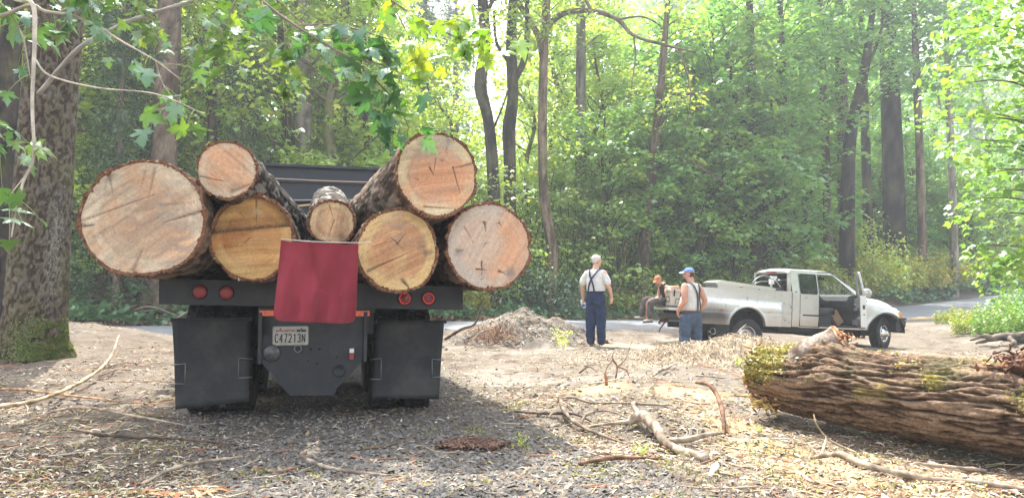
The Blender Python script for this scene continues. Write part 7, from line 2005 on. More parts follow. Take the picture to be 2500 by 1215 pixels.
# --- standing older man, back to the camera ---------------------------------
def old_man():
    x, y = 1.70, 15.0; zg = 0.055
    t = thing('person', 'standing man with white hair, glasses, pale T-shirt, braces and navy trousers, seen from behind', 'person', (x, y, zg), math.radians(-28))
    HC = (.02, .035, 1.675); hf = (.62, .78, -.06)
    mb = MB(); P, R = head(mb, HC, hf)
    add_tube(mb, [(0, -.02, 1.46), (.01, .015, 1.60)], [.066, .058], 14)
    loft(mb, [(0, 0, .92, .15, .10), (0, .01, 1.05, .165, .12), (0, 0, 1.25, .17, .115), (0, -.01, 1.40, .175, .10), (0, -.01, 1.49, .10, .07)])
    for s, el, wr in ((-1, (-.285, -.02, 1.16), (-.30, .06, .92)), (1, (.285, -.035, 1.15), (.315, .065, .93))):
        limb(mb, [(s * .19, -.01, 1.42), (s * .245, -.02, 1.30), el], [.062, .054, .044]); limb(mb, [el, ((el[0] + wr[0]) / 2 + s * .006, (el[1] + wr[1]) / 2, (el[2] + wr[2]) / 2 + .02), wr], [.044, .041, .029])
        hand(mb, wr, (.02 * s, .12, -1), (-s * 1, .1, 0), .75, 1.0, -s)
        limb(mb, [(s * .09, 0, .92), (s * .105, .01, .52), (s * .12, 0, .10)], [.085, .06, .045])
    o = mb.obj('body', M['skin_pale'], t); remesh(o, .0075, 2)
    eyes(t, P, R)
    mb = MB(); loft(mb, [(0, .005, .985, .182, .145), (0, .01, 1.08, .196, .162), (0, .0, 1.22, .192, .148), (0, -.01, 1.36, .198, .128), (0, -.012, 1.45, .165, .10), (.0, -.01, 1.50, .085, .075)])
    for s in (-1, 1): limb(mb, [(s * .15, -.01, 1.425), (s * .225, -.02, 1.33), (s * .268, -.025, 1.235)], [.070, .072, .074])
    o = mb.obj('t_shirt', M['tee'], t); remesh(o, .010, 4); folds(o, .022, .10)
    mb = MB(); loft(mb, [(0, .0, .80, .185, .135), (0, .005, .90, .200, .155), (0, .005, 1.02, .192, .155), (0, .005, 1.065, .188, .152)])
    for s in (-1, 1): limb(mb, [(s * .09, .0, .86), (s * .105, .01, .55), (s * .115, -.01, .30), (s * .118, .0, .055)], [.118, .112, .096, .088])
    o = mb.obj('trousers', M['navy'], t); remesh(o, .011, 3); folds(o, .035, .13)
    mb = MB(); add_tube(mb, [(math.cos(a) * .194, .005 + math.sin(a) * .158, 1.045) for a in np.linspace(0, 2 * PI, 25)], [.014, .014], 6); mb.obj('waistband', M['navy'], t)
    Yp = (-.035, -.152, 1.30)
    ribbon(t, 'brace', M['strap'], [(-.10, -.166, 1.045), (-.075, -.168, 1.18), Yp], [(0, -1, 0), (0, -1, 0)], .036)
    ribbon(t, 'brace', M['strap'], [(.035, -.168, 1.045), (.01, -.168, 1.18), Yp], [(0, -1, 0), (0, -1, 0)], .036)
    ribbon(t, 'brace', M['strap'], [Yp, (-.075, -.140, 1.40), (-.100, -.075, 1.488), (-.105, .03, 1.48), (-.10, .11, 1.38), (-.10, .15, 1.06)], [(0, -1, .1), (0, -1, .6), (0, -.3, 1), (0, .6, .8), (0, 1, .2), (0, 1, 0)], .036)
    ribbon(t, 'brace', M['strap'], [Yp, (.045, -.142, 1.40), (.095, -.075, 1.488), (.105, .03, 1.48), (.10, .11, 1.38), (.10, .15, 1.06)], [(0, -1, .1), (0, -1, .6), (0, -.3, 1), (0, .6, .8), (0, 1, .2), (0, 1, 0)], .036)
    mb = MB(); add_prism(mb, round_rect(.04, .80, .16, .95, .02), -.178, -.170); o = mb.obj('back_pocket', M['navy'], t)
    mb = MB(); add_ellipsoid(mb, P(0, -.030, .038), (.083, .094, .088), 18, 12, R=R); add_ellipsoid(mb, P(0, -.055, -.005), (.076, .055, .06), 14, 9, R=R); add_ellipsoid(mb, P(0, .03, .085), (.062, .05, .03), 12, 8, R=R)
    o = mb.obj('hair', M['hair_white'], t); remesh(o, .008, 2)
    mb = MB()
    for q in (-1, 1):
        add_tube(mb, [P(q * .082, -.02, .004), P(q * .078, .06, .008), P(q * .058, .094, .006)], [.0025, .0025], 5); a = np.linspace(0, 2 * PI, 15)
        add_tube(mb, [P(q * .031 + .023 * math.cos(k), .102, .0 + .017 * math.sin(k)) for k in a], [.002, .002], 5)
    mb.obj('glasses', M['dark'], t)
    for s in (-1, 1): boot(t, (s * .118, -.04, .012), (s * .25, 1, 0), mat='leather')
    # bottle in his left hand
    c, s_ = math.cos(math.radians(-28)), math.sin(math.radians(-28)); lx, ly, lz = -.315, .10, .80
    b = thing('drink_bottle', 'small blue and white drinks bottle held low by the white-haired man', 'bottle', (x + lx * c - ly * s_, y + lx * s_ + ly * c, zg + lz - .02), 0)
    b.rotation_euler = (.5, -.5, 0)
    mb = MB(); add_lathe(mb, [(0, -.07), (.034, -.07), (.036, -.05), (.036, .05), (.030, .075), (.014, .095), (.014, .115), (0, .115)], 18, 'z'); mb.obj('bottle', M['bottle'], b)
    mb = MB(); add_lathe(mb, [(.0368, -.03), (.0368, .035)], 18, 'z'); mb.obj('label', M['blue_label'], b)
old_man()

# --- man in blue cap, back towards us, looking left --------------------------
def cap(t, P, R, mat, brim, s=1.0, back=False):
    mb = MB()
    th = np.linspace(0, PI / 2, 9); a = np.linspace(0, 2 * PI, 24, endpoint=False)
    V = []; 
    for q in th:
        for k in a: V.append(P(math.cos(k) * math.cos(q) * .086, -.010 + math.sin(k) * math.cos(q) * .104, .042 + math.sin(q) * .082))
    V = np.array(V); i = np.arange(8)[:, None] * 24; j = np.arange(24)[None]; j2 = (j + 1) % 24
    mb.add(V, np.stack([i + j, i + j2, i + 24 + j2, i + 24 + j], -1).reshape(-1, 4))
    o = mb.obj('cap', M[mat], t)
    mb = MB(); rows = []
    for v in np.linspace(0, 1, 6):
        for u in np.linspace(-1, 1, 11):
            rows.append(P(u * .076 * (1 - .12 * v * v), .055 + (.045 + .080 * v) * math.cos(u * 1.05), .050 - .022 * v - .018 * u * u))
    V = np.array(rows); n = len(V); up = np.array(P(0, 0, .006)) - np.array(P(0, 0, 0))
    F = grid_faces(6, 11); mb.add(np.concatenate([V, V + up]), [F, F[:, ::-1] + n]); mb.obj('brim', M[brim], o)
    return o
def cap_man():
    x, y = 3.44, 14.2; zg = -.225; 
    t = thing('person', 'standing man in blue cap, white sleeveless shirt, black braces and jeans', 'person', (x, y, zg), math.radians(42))
    hf = (-.62, .78, -.04)
    # looking further left than his chest
    hf = (-.55, .83, -.03)
    HC = (0, .05, 1.665)
    mb = MB(); P, R = head(mb, HC, hf, s=1.03)
    add_tube(mb, [(0, -.01, 1.45), (.0, .02, 1.60)], [.074, .066], 14)
    loft(mb, [(0, 0, .92, .17, .12), (0, .02, 1.05, .19, .15), (0, .01, 1.25, .19, .135), (0, -.01, 1.40, .20, .115), (0, -.01, 1.49, .11, .08)])
    # left arm (picture left): down, hand at the front pocket
    limb(mb, [(-.215, -.01, 1.42), (-.270, -.04, 1.29), (-.290, -.06, 1.15)], [.074, .070, .054]); limb(mb, [(-.290, -.06, 1.15), (-.285, .04, 1.04), (-.235, .135, .95)], [.054, .049, .033])
    hand(mb, (-.235, .135, .95), (.35, .25, -1), (.6, -.6, 0), .9, 1.05, -1)
    # right arm: elbow back, hand at the hip
    limb(mb, [(.215, -.01, 1.42), (.275, -.05, 1.30), (.320, -.10, 1.16)], [.074, .068, .054]); limb(mb, [(.320, -.10, 1.16), (.315, -.03, 1.02), (.245, .05, .92)], [.054, .048, .033])
    hand(mb, (.245, .05, .92), (-.3, .3, -1), (-.7, -.3, 0), .9, 1.05, 1)
    limb(mb, [(-.10, .02, .88), (-.125, .07, .50), (-.17, .02, .26), (-.175, .0, .10)], [.085, .062, .05, .045]); limb(mb, [(.10, -.02, .88), (.125, -.02, .50), (.165, -.05, .26), (.17, -.05, .10)], [.085, .062, .05, .045])
    o = mb.obj('body', M['skin'], t); remesh(o, .0075, 2)
    eyes(t, P, R, 1.03)
    mb = MB(); loft(mb, [(0, .02, .93, .190, .160), (0, .035, 1.06, .214, .190), (0, .02, 1.22, .212, .168), (0, -.01, 1.36, .220, .142), (0, -.012, 1.44, .190, .115), (.0, -.01, 1.50, .095, .085)])
    for s in (-1, 1): add_ellipsoid(mb, (s * .185, -.01, 1.415), (.062, .078, .070), 12, 9)
    o = mb.obj('sleeveless_shirt', M['white_tee'], t); remesh(o, .010, 4); folds(o, .02, .10)
    mb = MB(); loft(mb, [(0, .0, .78, .190, .15), (0, .0, .88, .205, .165), (0, .01, .965, .204, .172)])
    add_ellipsoid(mb, (0, .0, .78), (.19, .15, .15), 16, 10)
    limb(mb, [(-.10, .02, .84), (-.125, .07, .50), (-.17, .02, .26), (-.175, .0, .05)], [.135, .112, .092, .085]); limb(mb, [(.10, -.02, .84), (.125, -.02, .50), (.165, -.05, .26), (.17, -.05, .05)], [.135, .112, .092, .085])
    o = mb.obj('jeans', M['denim'], t); remesh(o, .011, 3); folds(o, .040, .11)
    mb = MB(); add_tube(mb, [(math.cos(a) * .210, .01 + math.sin(a) * .178, .958) for a in np.linspace(0, 2 * PI, 25)], [.016, .016], 6); mb.obj('belt', M['leather'], t)
    for s in (-1, 1):
        ribbon(t, 'brace', M['strap_black'], [(s * .045 + .02, -.168, .955), (s * .035 + .02, -.165, 1.12), (s * .03 + .01, -.162, 1.26), (s * .075, -.150, 1.40), (s * .108, -.07, 1.50), (s * .115, .05, 1.48), (s * .115, .15, 1.30), (s * .11, .19, .97)],
               [(0, -1, 0), (0, -1, 0), (0, -1, .1), (0, -1, .5), (0, -.2, 1), (0, .6, .8), (0, 1, .2), (0, 1, 0)], .036)
    mb = MB(); add_ellipsoid(mb, P(0, -.034, .0), (.082, .080, .070), 16, 10, R=R); o = mb.obj('hair', M['hair_dark'], t)
    mb = MB(); add_ellipsoid(mb, P(0, .076, -.098), (.034, .024, .030), 12, 8, R=R); add_ellipsoid(mb, P(0, .094, -.058), (.026, .008, .006), 10, 6, R=R); add_ellipsoid(mb, P(0, .045, -.115), (.045, .04, .016), 10, 6, R=R); o = mb.obj('beard', M['hair_dark'], t); remesh(o, .007, 1)
    cap(t, P, R, 'cap_blue', 'cap_brim')
    boot(t, (-.175, -.03, .012), (-.3, 1, 0)); boot(t, (.17, -.08, .012), (.3, 1, 0))
cap_man()

# --- young man sitting on the tailgate ---------------------------------------
def seated_man():
    s0 = on_pick((-1.64, .98, .635))
    t = thing('person', 'man in orange cap and dark sleeveless top sitting on the tailgate', 'person', s0, math.radians(104))
    # local +y is the way he faces (towards the picture's left), z=0 is the tailgate top
    HC = (-.03, .285, .635); hf = (-.38, .80, -.52)
    mb = MB(); P, R = head(mb, HC, hf, s=.98)
    add_tube(mb, [(0, .115, .47), (-.02, .235, .58)], [.058, .052], 14)
    # torso leaning forward, spine curve
    def sp(f): return np.array([0, -.02 + .16 * f ** 1.4, .10 + .38 * f])
    for f, rx, ry in ((0, .155, .12), (.25, .15, .115), (.5, .15, .11), (.75, .165, .105), (1, .155, .085)):
        c = sp(f); add_ellipsoid(mb, c, (rx, ry, .11), 16, 10)
    # his left arm (towards the camera) rests on the cooler, hand hanging
    A = [(-.185, .12, .455), (-.30, .02, .415), (-.375, -.09, .385)]
    A = [(-.18, .12, .46), (-.265, .04, .44), (-.36, -.10, .455)]
    limb(mb, A, [.056, .048, .042]); limb(mb, [(-.36, -.10, .455), (-.36, .05, .455), (-.33, .185, .42)], [.042, .038, .027])
    hand(mb, (-.33, .185, .42), (.1, .5, -.9), (.1, -.8, -.4), .6, .98, -1)
    # right forearm across the lap
    limb(mb, [(.18, .12, .46), (.235, .13, .32), (.21, .17, .19)], [.056, .048, .042]); limb(mb, [(.21, .17, .19), (.10, .26, .17), (.0, .31, .20)], [.042, .038, .027])
    hand(mb, (.0, .31, .20), (-.8, .3, .1), (0, .1, -1), .6, .98, 1)
    for s in (-1, 1): limb(mb, [(s * .09, .02, .09), (s * .13, .47, .11), (s * .13, .52, -.33)], [.075, .055, .042])
    o = mb.obj('body', M['skin'], t); remesh(o, .0075, 2)
    eyes(t, P, R, .98)
    mb = MB()
    for f, rx, ry in ((-.12, .165, .135), (.05, .168, .135), (.25, .165, .128), (.5, .165, .122), (.75, .18, .116), (.98, .168, .094)):
        c = sp(max(f, 0)) + np.array([0, 0, min(f, 0) * .4]); add_ellipsoid(mb, c, (rx, ry, .115), 16, 10)
    o = mb.obj('sleeveless_top', M['vest'], t); remesh(o, .010, 4); folds(o, .018, .09)
    mb = MB(); add_ellipsoid(mb, (0, .02, .09), (.18, .16, .105), 16, 10)
    limb(mb, [(-.09, .04, .10), (-.13, .28, .115), (-.14, .50, .095), (-.135, .545, -.06), (-.13, .555, -.27)], [.100, .092, .082, .084, .076]); limb(mb, [(.09, .04, .10), (.16, .29, .14), (.19, .53, .13), (.185, .60, -.04), (.17, .63, -.22)], [.100, .092, .082, .084, .076])
    o = mb.obj('work_trousers', M['workpants'], t); remesh(o, .011, 3); folds(o, .035, .10)
    mb = MB(); add_ellipsoid(mb, P(0, -.034, -.002), (.080, .078, .070), 16, 10, R=R); mb.obj('hair', M['hair_red'], t)
    mb = MB(); add_ellipsoid(mb, P(0, .070, -.098), (.034, .026, .028), 12, 8, R=R); add_ellipsoid(mb, P(0, .035, -.085), (.060, .05, .03), 12, 8, R=R); o = mb.obj('beard', M['hair_red'], t); remesh(o, .007, 1)
    cap(t, P, R, 'cap_orange', 'cap_orange')
    boot(t, (-.13, .52, -.405), (-.15, 1, -.05)); boot(t, (.17, .60, -.36), (.1, 1, .1))
seated_man()
# ------------------------------------------------------------------ big spruce at the left
def spruce():
    x0, y0 = -7.05, 10.9; b = gz(x0, y0)
    t = thing('spruce_tree', 'massive scaly-barked spruce trunk with moss at its foot, at the left of the picture', 'tree', (x0, y0, b))
    path = [(-.02, 0, -.25), (0, 0, .0), (.03, 0, .8), (.06, 0, 1.8), (.12, 0, 3.6), (.20, 0, 5.5), (.30, 0, 9), (.4, 0, 16), (.5, 0, 26)]
    n, seg = 420, 190
    P = resample(path, n); zz = P[:, 2]
    # denser rows low down
    zt = np.concatenate([np.linspace(-.25, 6.2, 340), np.linspace(6.3, 26, 80)])
    P = np.stack([np.interp(zt, zz, P[:, 0]), np.interp(zt, zz, P[:, 1]), zt], 1)
    rad = np.interp(zt, [-.25, 0, .25, .6, 1.8, 3.6, 5.5, 12, 26], [.56, .50, .43, .395, .37, .355, .34, .27, .05])
    a = np.linspace(0, 2 * PI, seg, endpoint=False)
    A, ZZ = np.meshgrid(a, zt, indexing='xy'); R = rad[:, None] * np.ones(seg)
    flare = 1 + .16 * np.exp(-np.clip(ZZ, 0, None) / .30) * np.sin(A * 5 + 1) + .03 * np.sin(A * 3 + ZZ * .6)
    q = np.stack([np.cos(A) * R * 34, np.sin(A) * R * 34, ZZ * 17], -1).reshape(-1, 3)
    q += .8 * np.stack([vnoise(q * .4), vnoise(q * .4 + 9), vnoise(q * .4 + 19)], 1)
    n1 = vnoise(q); n2 = fbm(q * 2.4 + 3, 2)
    plates = sstep(-.25, .18, n1) ; d = (.016 * plates + .010 * n2).reshape(A.shape)
    RR = R * flare + d
    V = np.stack([P[:, 0:1] + np.cos(A) * RR, P[:, 1:2] + np.sin(A) * RR, ZZ], -1).reshape(-1, 3)
    c = mixc(np.tile([.050, .037, .028], (V.shape[0], 1)), np.array([.160, .132, .092]), np.clip(plates * .8 + .5 * n2, 0, 1))
    lich = fbm(V * 7 + 3, 3); c = mixc(c, np.array([.28, .27, .23]), sstep(.25, .5, lich) * .25)
    pale = np.exp(-((A.ravel() + .45) / .35) ** 2) * np.exp(-((ZZ.ravel() - 1.5) / .8) ** 2); pale += np.exp(-((A.ravel() - 2 * PI + .45) / .35) ** 2) * np.exp(-((ZZ.ravel() - 1.5) / .8) ** 2)
    c = mixc(c, np.array([.36, .34, .30]), np.clip(pale, 0, 1) * .7 * sstep(-.2, .3, n2))
    mn = fbm(V * 2.2 + 8, 4); side_ = np.exp(-(np.angle(np.exp(1j * (A.ravel() + .55))) / .6) ** 2); mossy = sstep(.8, .1, ZZ.ravel()) * sstep(-.3, .1, mn) * (.25 + side_) + .3 * sstep(.05, .4, mn)
    c = mixc(c, np.array([.13, .145, .035]), np.clip(mossy, 0, 1) * .75)
    mb = MB(); i = np.arange(len(zt) - 1)[:, None] * seg; j = np.arange(seg)[None]; j2 = (j + 1) % seg
    mb.add(V, np.stack([i + j, i + j2, i + seg + j2, i + seg + j], -1).reshape(-1, 4), c)
    mb.obj('trunk', M['logbark'], t)
    # moss tufts on the foot
    r = np.random.RandomState(6); m = 7000
    aa = r.randn(m) * .5 - .5; z = np.abs(r.randn(m)) * .28 + .01; keep = (fbm(np.stack([aa * 2, z * 4, aa * 0], 1), 3) > .12 * z * 4 - .12) & (z < 1.0)
    aa, z = aa[keep], z[keep]
    rr_ = np.interp(z, [0, .25, .6, 1.8], [.545, .47, .43, .41]) + .0
    fl = 1 + .16 * np.exp(-z / .30) * np.sin(aa * 5 + 1) + .03 * np.sin(aa * 3 + z * .6)
    C = np.stack([np.interp(z, [0, .8, 1.8], [0, .03, .06]) + np.cos(aa) * rr_ * fl * .97, np.sin(aa) * rr_ * fl * .97, z], 1)
    N = np.stack([np.cos(aa), np.sin(aa), .4 + 0 * aa], 1) + r.randn(len(aa), 3) * .8
    V, F, K = leaf_cloud(C, .02 + .02 * r.rand(len(aa)), N, r, T_OVAL, np.clip(.5 + .3 * r.randn(len(aa)), 0, 1))
    mb = MB(); mb.add(V, F, K); o = mb.obj('moss', M['leaf_yellow'], t); o.color = (.55, .62, .45, 1); tag(o, kind='stuff')
    # crown, all above the picture
    rr3 = random.Random(8); cl = []; mbb = MB()
    for i in range(120):
        f = rr3.random(); z = 8.2 + 17 * f; L = 3.6 * (1 - f * .8) * rr3.uniform(.6, 1.1); an = rr3.random() * 2 * PI
        ex, ey = math.cos(an) * L, math.sin(an) * L
        for k in (.4, .7, 1.0): cl.append((.3 + ex * k, ey * k, z - k * k * L * .3, .5))
        if i % 2: add_tube(mbb, [(.3, 0, z + .1), (.3 + ex * .5, ey * .5, z), (.3 + ex, ey, z - L * .3)], [.05, .01], 5, 6, (.10, .08, .065))
    mbb.obj('limbs', M['bark'], t)
    crown_part(t, cl, 8, 60, .32, T_FROND, 'needle')
spruce()

# ------------------------------------------------------------------ mossy log lying at the right
def mossy_log():
    A = np.array([2.22, 6.52, .37]); B = np.array([4.25, 3.20, .29]); L = np.linalg.norm(B - A); ax = (B - A) / L
    t = thing('mossy_log', 'thick furrowed log with golden moss lying on the ground at the lower right', 'log', (A[0], A[1], 0.0))
    sd = np.cross(ax, [0, 0, 1.]); sd /= np.linalg.norm(sd); up = np.cross(sd, ax)
    O = np.array([A[0], A[1], 0.0])
    NA, NL = 230, 420
    a = np.linspace(0, 2 * PI, NA, endpoint=False); s = np.linspace(0, 1, NL)
    TH, SS = np.meshgrid(a, s, indexing='xy'); l = SS * L
    R = .262 + .055 * np.clip(l / 1.6, 0, 1) + .02 * np.sin(l * 2.1)
    R = R * (1 + .05 * np.sin(TH * 2 + .5) + .03 * np.sin(TH * 3 + l * 1.2))
    flow = TH * 1.0 + .10 * np.sin(l * 2.4) + .05 * np.sin(l * 5 + TH)
    q = np.stack([np.cos(flow) * 8.2, np.sin(flow) * 8.2, l * 2.6], -1).reshape(-1, 3)
    q += .5 * np.stack([vnoise(q * 1.4), vnoise(q * 1.4 + 7), 0 * q[:, 0]], 1)
    n1 = fbm(q, 3, .55); n2 = fbm(q * np.array([2.4, 2.4, 4.5]) + 4, 3, .7)
    ridge = 1 - np.abs(n1) * 3.0
    groove = np.clip(-ridge * -1, -1, 1)
    d = (.034 * (1 - np.clip(np.abs(n1) * 4.2, 0, 1)) * -1 + .022 * n2)
    cross = fbm(np.stack([TH.ravel() * 5, l.ravel() * 9, 0 * l.ravel()], 1), 3); d += .006 * cross
    # swelling for the branch knob
    kx, ka = .62, PI * .5
    K = np.exp(-((l - kx) / .22) ** 2 - (np.angle(np.exp(1j * (TH - 1.35))) / .45) ** 2)
    RR = R + d.reshape(TH.shape) + .10 * K
    yo = l + .03 * fbm(np.stack([np.cos(TH).ravel() * 4, np.sin(TH).ravel() * 4, TH.ravel() * 0], 1), 3).reshape(TH.shape) * np.exp(-l / .08)
    V = A + sd * (np.cos(TH) * RR)[..., None] + up * (np.sin(TH) * RR)[..., None] + ax * yo[..., None]
    Vf = V.reshape(-1, 3)
    lo, hi = np.array([.045, .028, .019]), np.array([.25, .172, .115])
    c = mixc(np.tile(lo, (len(Vf), 1)), hi, np.clip(sstep(.03, .28, np.abs(n1)) * .75 + .35 * n2, 0, 1))
    red = np.exp(-l.ravel() / .25); c = mixc(c, np.array([.30, .13, .06]), np.clip(red, 0, 1) * .55 * sstep(-.3, .2, n2))
    topness = np.sin(TH).ravel()
    mn = fbm(Vf * 3.2 + 2, 4)
    m1 = sstep(-.05, .3, mn + .55 * np.exp(-((l.ravel() - .2) / .28) ** 2) * (topness > -.1) - .24) * sstep(-.1, .5, topness + .2 * mn)
    c = mixc(c, np.array([.30, .25, .06]), np.clip(m1, 0, 1) * .8)
    gr = sstep(.1, .4, fbm(Vf * 2.4 + 22, 4)) * sstep(.2, .7, topness); c = mixc(c, np.array([.13, .15, .07]), gr * .3)
    mb = MB(); i = np.arange(NL - 1)[:, None] * NA; j = np.arange(NA)[None]; j2 = (j + 1) % NA
    mb.add(Vf - O, np.stack([i + j, i + j2, i + NA + j2, i + NA + j], -1).reshape(-1, 4), c)
    # broken end
    nr = 26; rr_ = np.linspace(0, 1, nr)
    ring0 = V[0]
    P = A[None, None] + (ring0[None] - A) * rr_[:, None, None]
    n = fbm(P.reshape(-1, 3) * 14, 3); n3 = fbm(P.reshape(-1, 3) * np.array([30, 30, 6]), 2)
    P = P.reshape(-1, 3) + ax * ((.05 * n + .02 * n3) * (1 - np.repeat(rr_, NA) ** 6))[:, None]
    ce = mixc(np.tile([.34, .17, .08], (len(P), 1)), np.array([.56, .34, .17]), sstep(-.3, .4, n)); ce = mixc(ce, np.array([.12, .06, .035]), sstep(.1, .45, n3))
    i = np.arange(nr - 1)[:, None] * NA
    mb.add(P - O, np.stack([i + j, i + NA + j, i + NA + j2, i + j2], -1).reshape(-1, 4), ce)
    mb.obj('trunk', M['logbark'], t)
    # branch knob with torn crown
    k0 = A + ax * .62 + up * .20 + sd * .06 if False else A + ax * .62 + up * .18
    top = k0 + ax * .12 + up * .20
    dfun = lambda Pp, Rr, u, aa: (.018 * fbm(Pp.reshape(-1, 3) * 16, 3) + .03 * fbm(Pp.reshape(-1, 3) * 6 + 3, 2)).reshape(Rr.shape)
    mb = MB(); V2, F2 = tube_vf([k0 - ax * .30 + sd * .12 - up * .10, k0 - ax * .08 + sd * .09 + up * .04, top], [.10, .135, .13, .105], 44, 34, False, disp=dfun)
    nn = fbm(V2 * 12, 3); cc = mixc(np.tile([.12, .085, .065], (len(V2), 1)), np.array([.33, .27, .22]), sstep(-.3, .3, nn)); cc = mixc(cc, np.array([.17, .20, .09]), sstep(.0, .3, fbm(V2 * 5, 3)) * .5)
    mb.add(V2 - O, F2, cc)
    ringv = V2[-44:]; cen = ringv.mean(0)
    PP = np.concatenate([cen + (ringv - cen) * f for f in np.linspace(1, 0.05, 9)]); hh = fbm(PP * 26, 3)
    PP = PP + np.array([0, 0, 1.]) * ((.06 * hh + .02) * (1 - np.repeat(np.linspace(1, 0.05, 9), 44) ** 4))[:, None]
    cc = mixc(np.tile([.42, .19, .09], (len(PP), 1)), np.array([.62, .42, .24]), sstep(-.2, .4, hh)); cc = mixc(cc, np.array([.16, .07, .04]), sstep(.1, .4, -hh))
    mb.add(PP - O, np.stack([(np.arange(8)[:, None] * 44 + np.arange(44)), (np.arange(8)[:, None] * 44 + (np.arange(44) + 1) % 44), ((np.arange(8)[:, None] + 1) * 44 + (np.arange(44) + 1) % 44), ((np.arange(8)[:, None] + 1) * 44 + np.arange(44))], -1).reshape(-1, 4), cc)
    mb.obj('branch_stub', M['logbark'], t)
    # splinters and torn bark strips
    r = np.random.RandomState(3); rr3 = random.Random(3); mb = MB()
    def strips(center, spread, nn_, ln, cols, upw=.2):
        for k in range(nn_):
            p = np.array(center) + r.randn(3) * np.array(spread); d = r.randn(3) * .7 + ax * rr3.choice((-1, 1)) * .8 + np.array([0, 0, upw]); d /= np.linalg.norm(d)
            l_ = rr3.uniform(.3, 1) * ln; w = rr3.uniform(.004, .014); q_ = np.cross(d, r.randn(3)); q_ /= np.linalg.norm(q_)
            add_tube(mb, [p, p + d * l_ * .5 + q_ * .01, p + d * l_], [w * .6, w, w * .15], 4, 3, np.array(rr3.choice(cols)) * rr3.uniform(.8, 1.2))
    redc = [(.30, .12, .06), (.44, .22, .10), (.18, .08, .05), (.50, .33, .20)]
    strips(top, (.05, .05, .02), 60, .05, redc, .3); strips(k0 + ax * .22, (.10, .08, .03), 60, .08, redc, 0); strips(A + up * .16, (.06, .10, .06), 60, .12, redc); strips(A - up * .08 + sd * .1, (.04, .08, .06), 60, .11, redc)
    strips(k0 + ax * .12 - sd * .02, (.09, .06, .04), 120, .16, [(.24, .18, .15), (.36, .28, .22), (.15, .10, .08)])
    mb.xf(lambda v: v - O)
    o = mb.obj('splinters', M['soft'], t); tag(o, kind='stuff')
    # loose bark plates on the lit flank
    # moss tufts
    m = 26000; th = r.uniform(-.2, PI + .3, m); ll = L * r.rand(m) ** 1.4
    idx = np.clip((ll / L * (NL - 1)).astype(int), 0, NL - 1); jd = ((th % (2 * PI)) / (2 * PI) * NA).astype(int) % NA
    C = V[idx, jd]; mn = fbm(C * 3.2 + 2, 4)
    w = np.exp(-((ll - .28) / .30) ** 2) * (np.sin(th) > .0) * 1.1 + .55 * np.exp(-((ll - .1) / .14) ** 2)
    spots = [(1.35, 1.0, .09), (1.85, 1.75, .16), (2.5, 1.5, .16), (1.1, 1.6, .12), (2.9, .6, .12), (2.2, .45, .10), (3.2, 1.9, .2), (1.6, .5, .05)]
    for sl_, sa_, sr_ in spots: w = w + 1.1 * np.exp(-((ll - sl_) / sr_) ** 2 - ((th - sa_) / (sr_ * 2.4)) ** 2)
    keep = r.rand(m) < np.clip(w * (sstep(-.25, .15, mn) + .15), 0, 1)
    C, th = C[keep], th[keep]
    N = (np.cos(th)[:, None] * sd + np.sin(th)[:, None] * up) + r.randn(len(C), 3) * .8
    Vv, F, Kc = leaf_cloud(C + N * .006, .012 + .022 * r.rand(len(C)), N, r, T_OVAL, np.clip(.55 + .3 * r.randn(len(C)), 0, 1))
    mb = MB(); mb.add(Vv - O, F, Kc); o = mb.obj('moss', M['leaf_yellow'], t); o.color = (.85, .68, .5, 1); tag(o, kind='stuff')
    # shaggy moss and bark hanging off the near corner
    mb = MB(); strips(A - up * .20 + sd * .12 + ax * .1, (.06, .08, .03), 130, .12, [(.42, .30, .10), (.50, .36, .14), (.28, .16, .07)], -.2); mb.xf(lambda v: v - O); tag(mb.obj('torn_bark', M['soft'], t), kind='stuff')
    # pale scar on the flank
    sc = A + ax * 2.05 + sd * -.0; jn = int(.985 * NA) if sd[1] < 0 else int(.5 * NA)
    return A, ax, sd, up
LA, LAX, LSD, LUP = mossy_log()
def root_ball():
    c = LA + LAX * 2.15 + LUP * .30
    t = thing('root_clump', 'dark reddish clump of torn rotten wood on the mossy log, at the right picture edge', 'wood clump', tuple(c))
    r = np.random.RandomState(12); mb = MB()
    for k in range(520):
        p = r.randn(3) * np.array([.12, .10, .045]); d = r.randn(3); d[2] = abs(d[2]) * .6; d /= np.linalg.norm(d); l = .03 + .05 * r.rand(); w = .003 + .009 * r.rand()
        add_tube(mb, [p, p + d * l * .6 + r.randn(3) * .01, p + d * l], [w, w * .9, w * .2], 5, 4, np.array([(.08, .04, .028), (.14, .065, .04), (.05, .028, .02), (.24, .11, .06)][r.randint(4)]))
    tag(mb.obj('splinters', M['soft'], t), kind='stuff')
    mb = MB(); add_ellipsoid(mb, (0, 0, .0), (.20, .16, .08), 16, 10, (.06, .03, .022)); mb.obj('core', M['soft'], t)
root_ball()

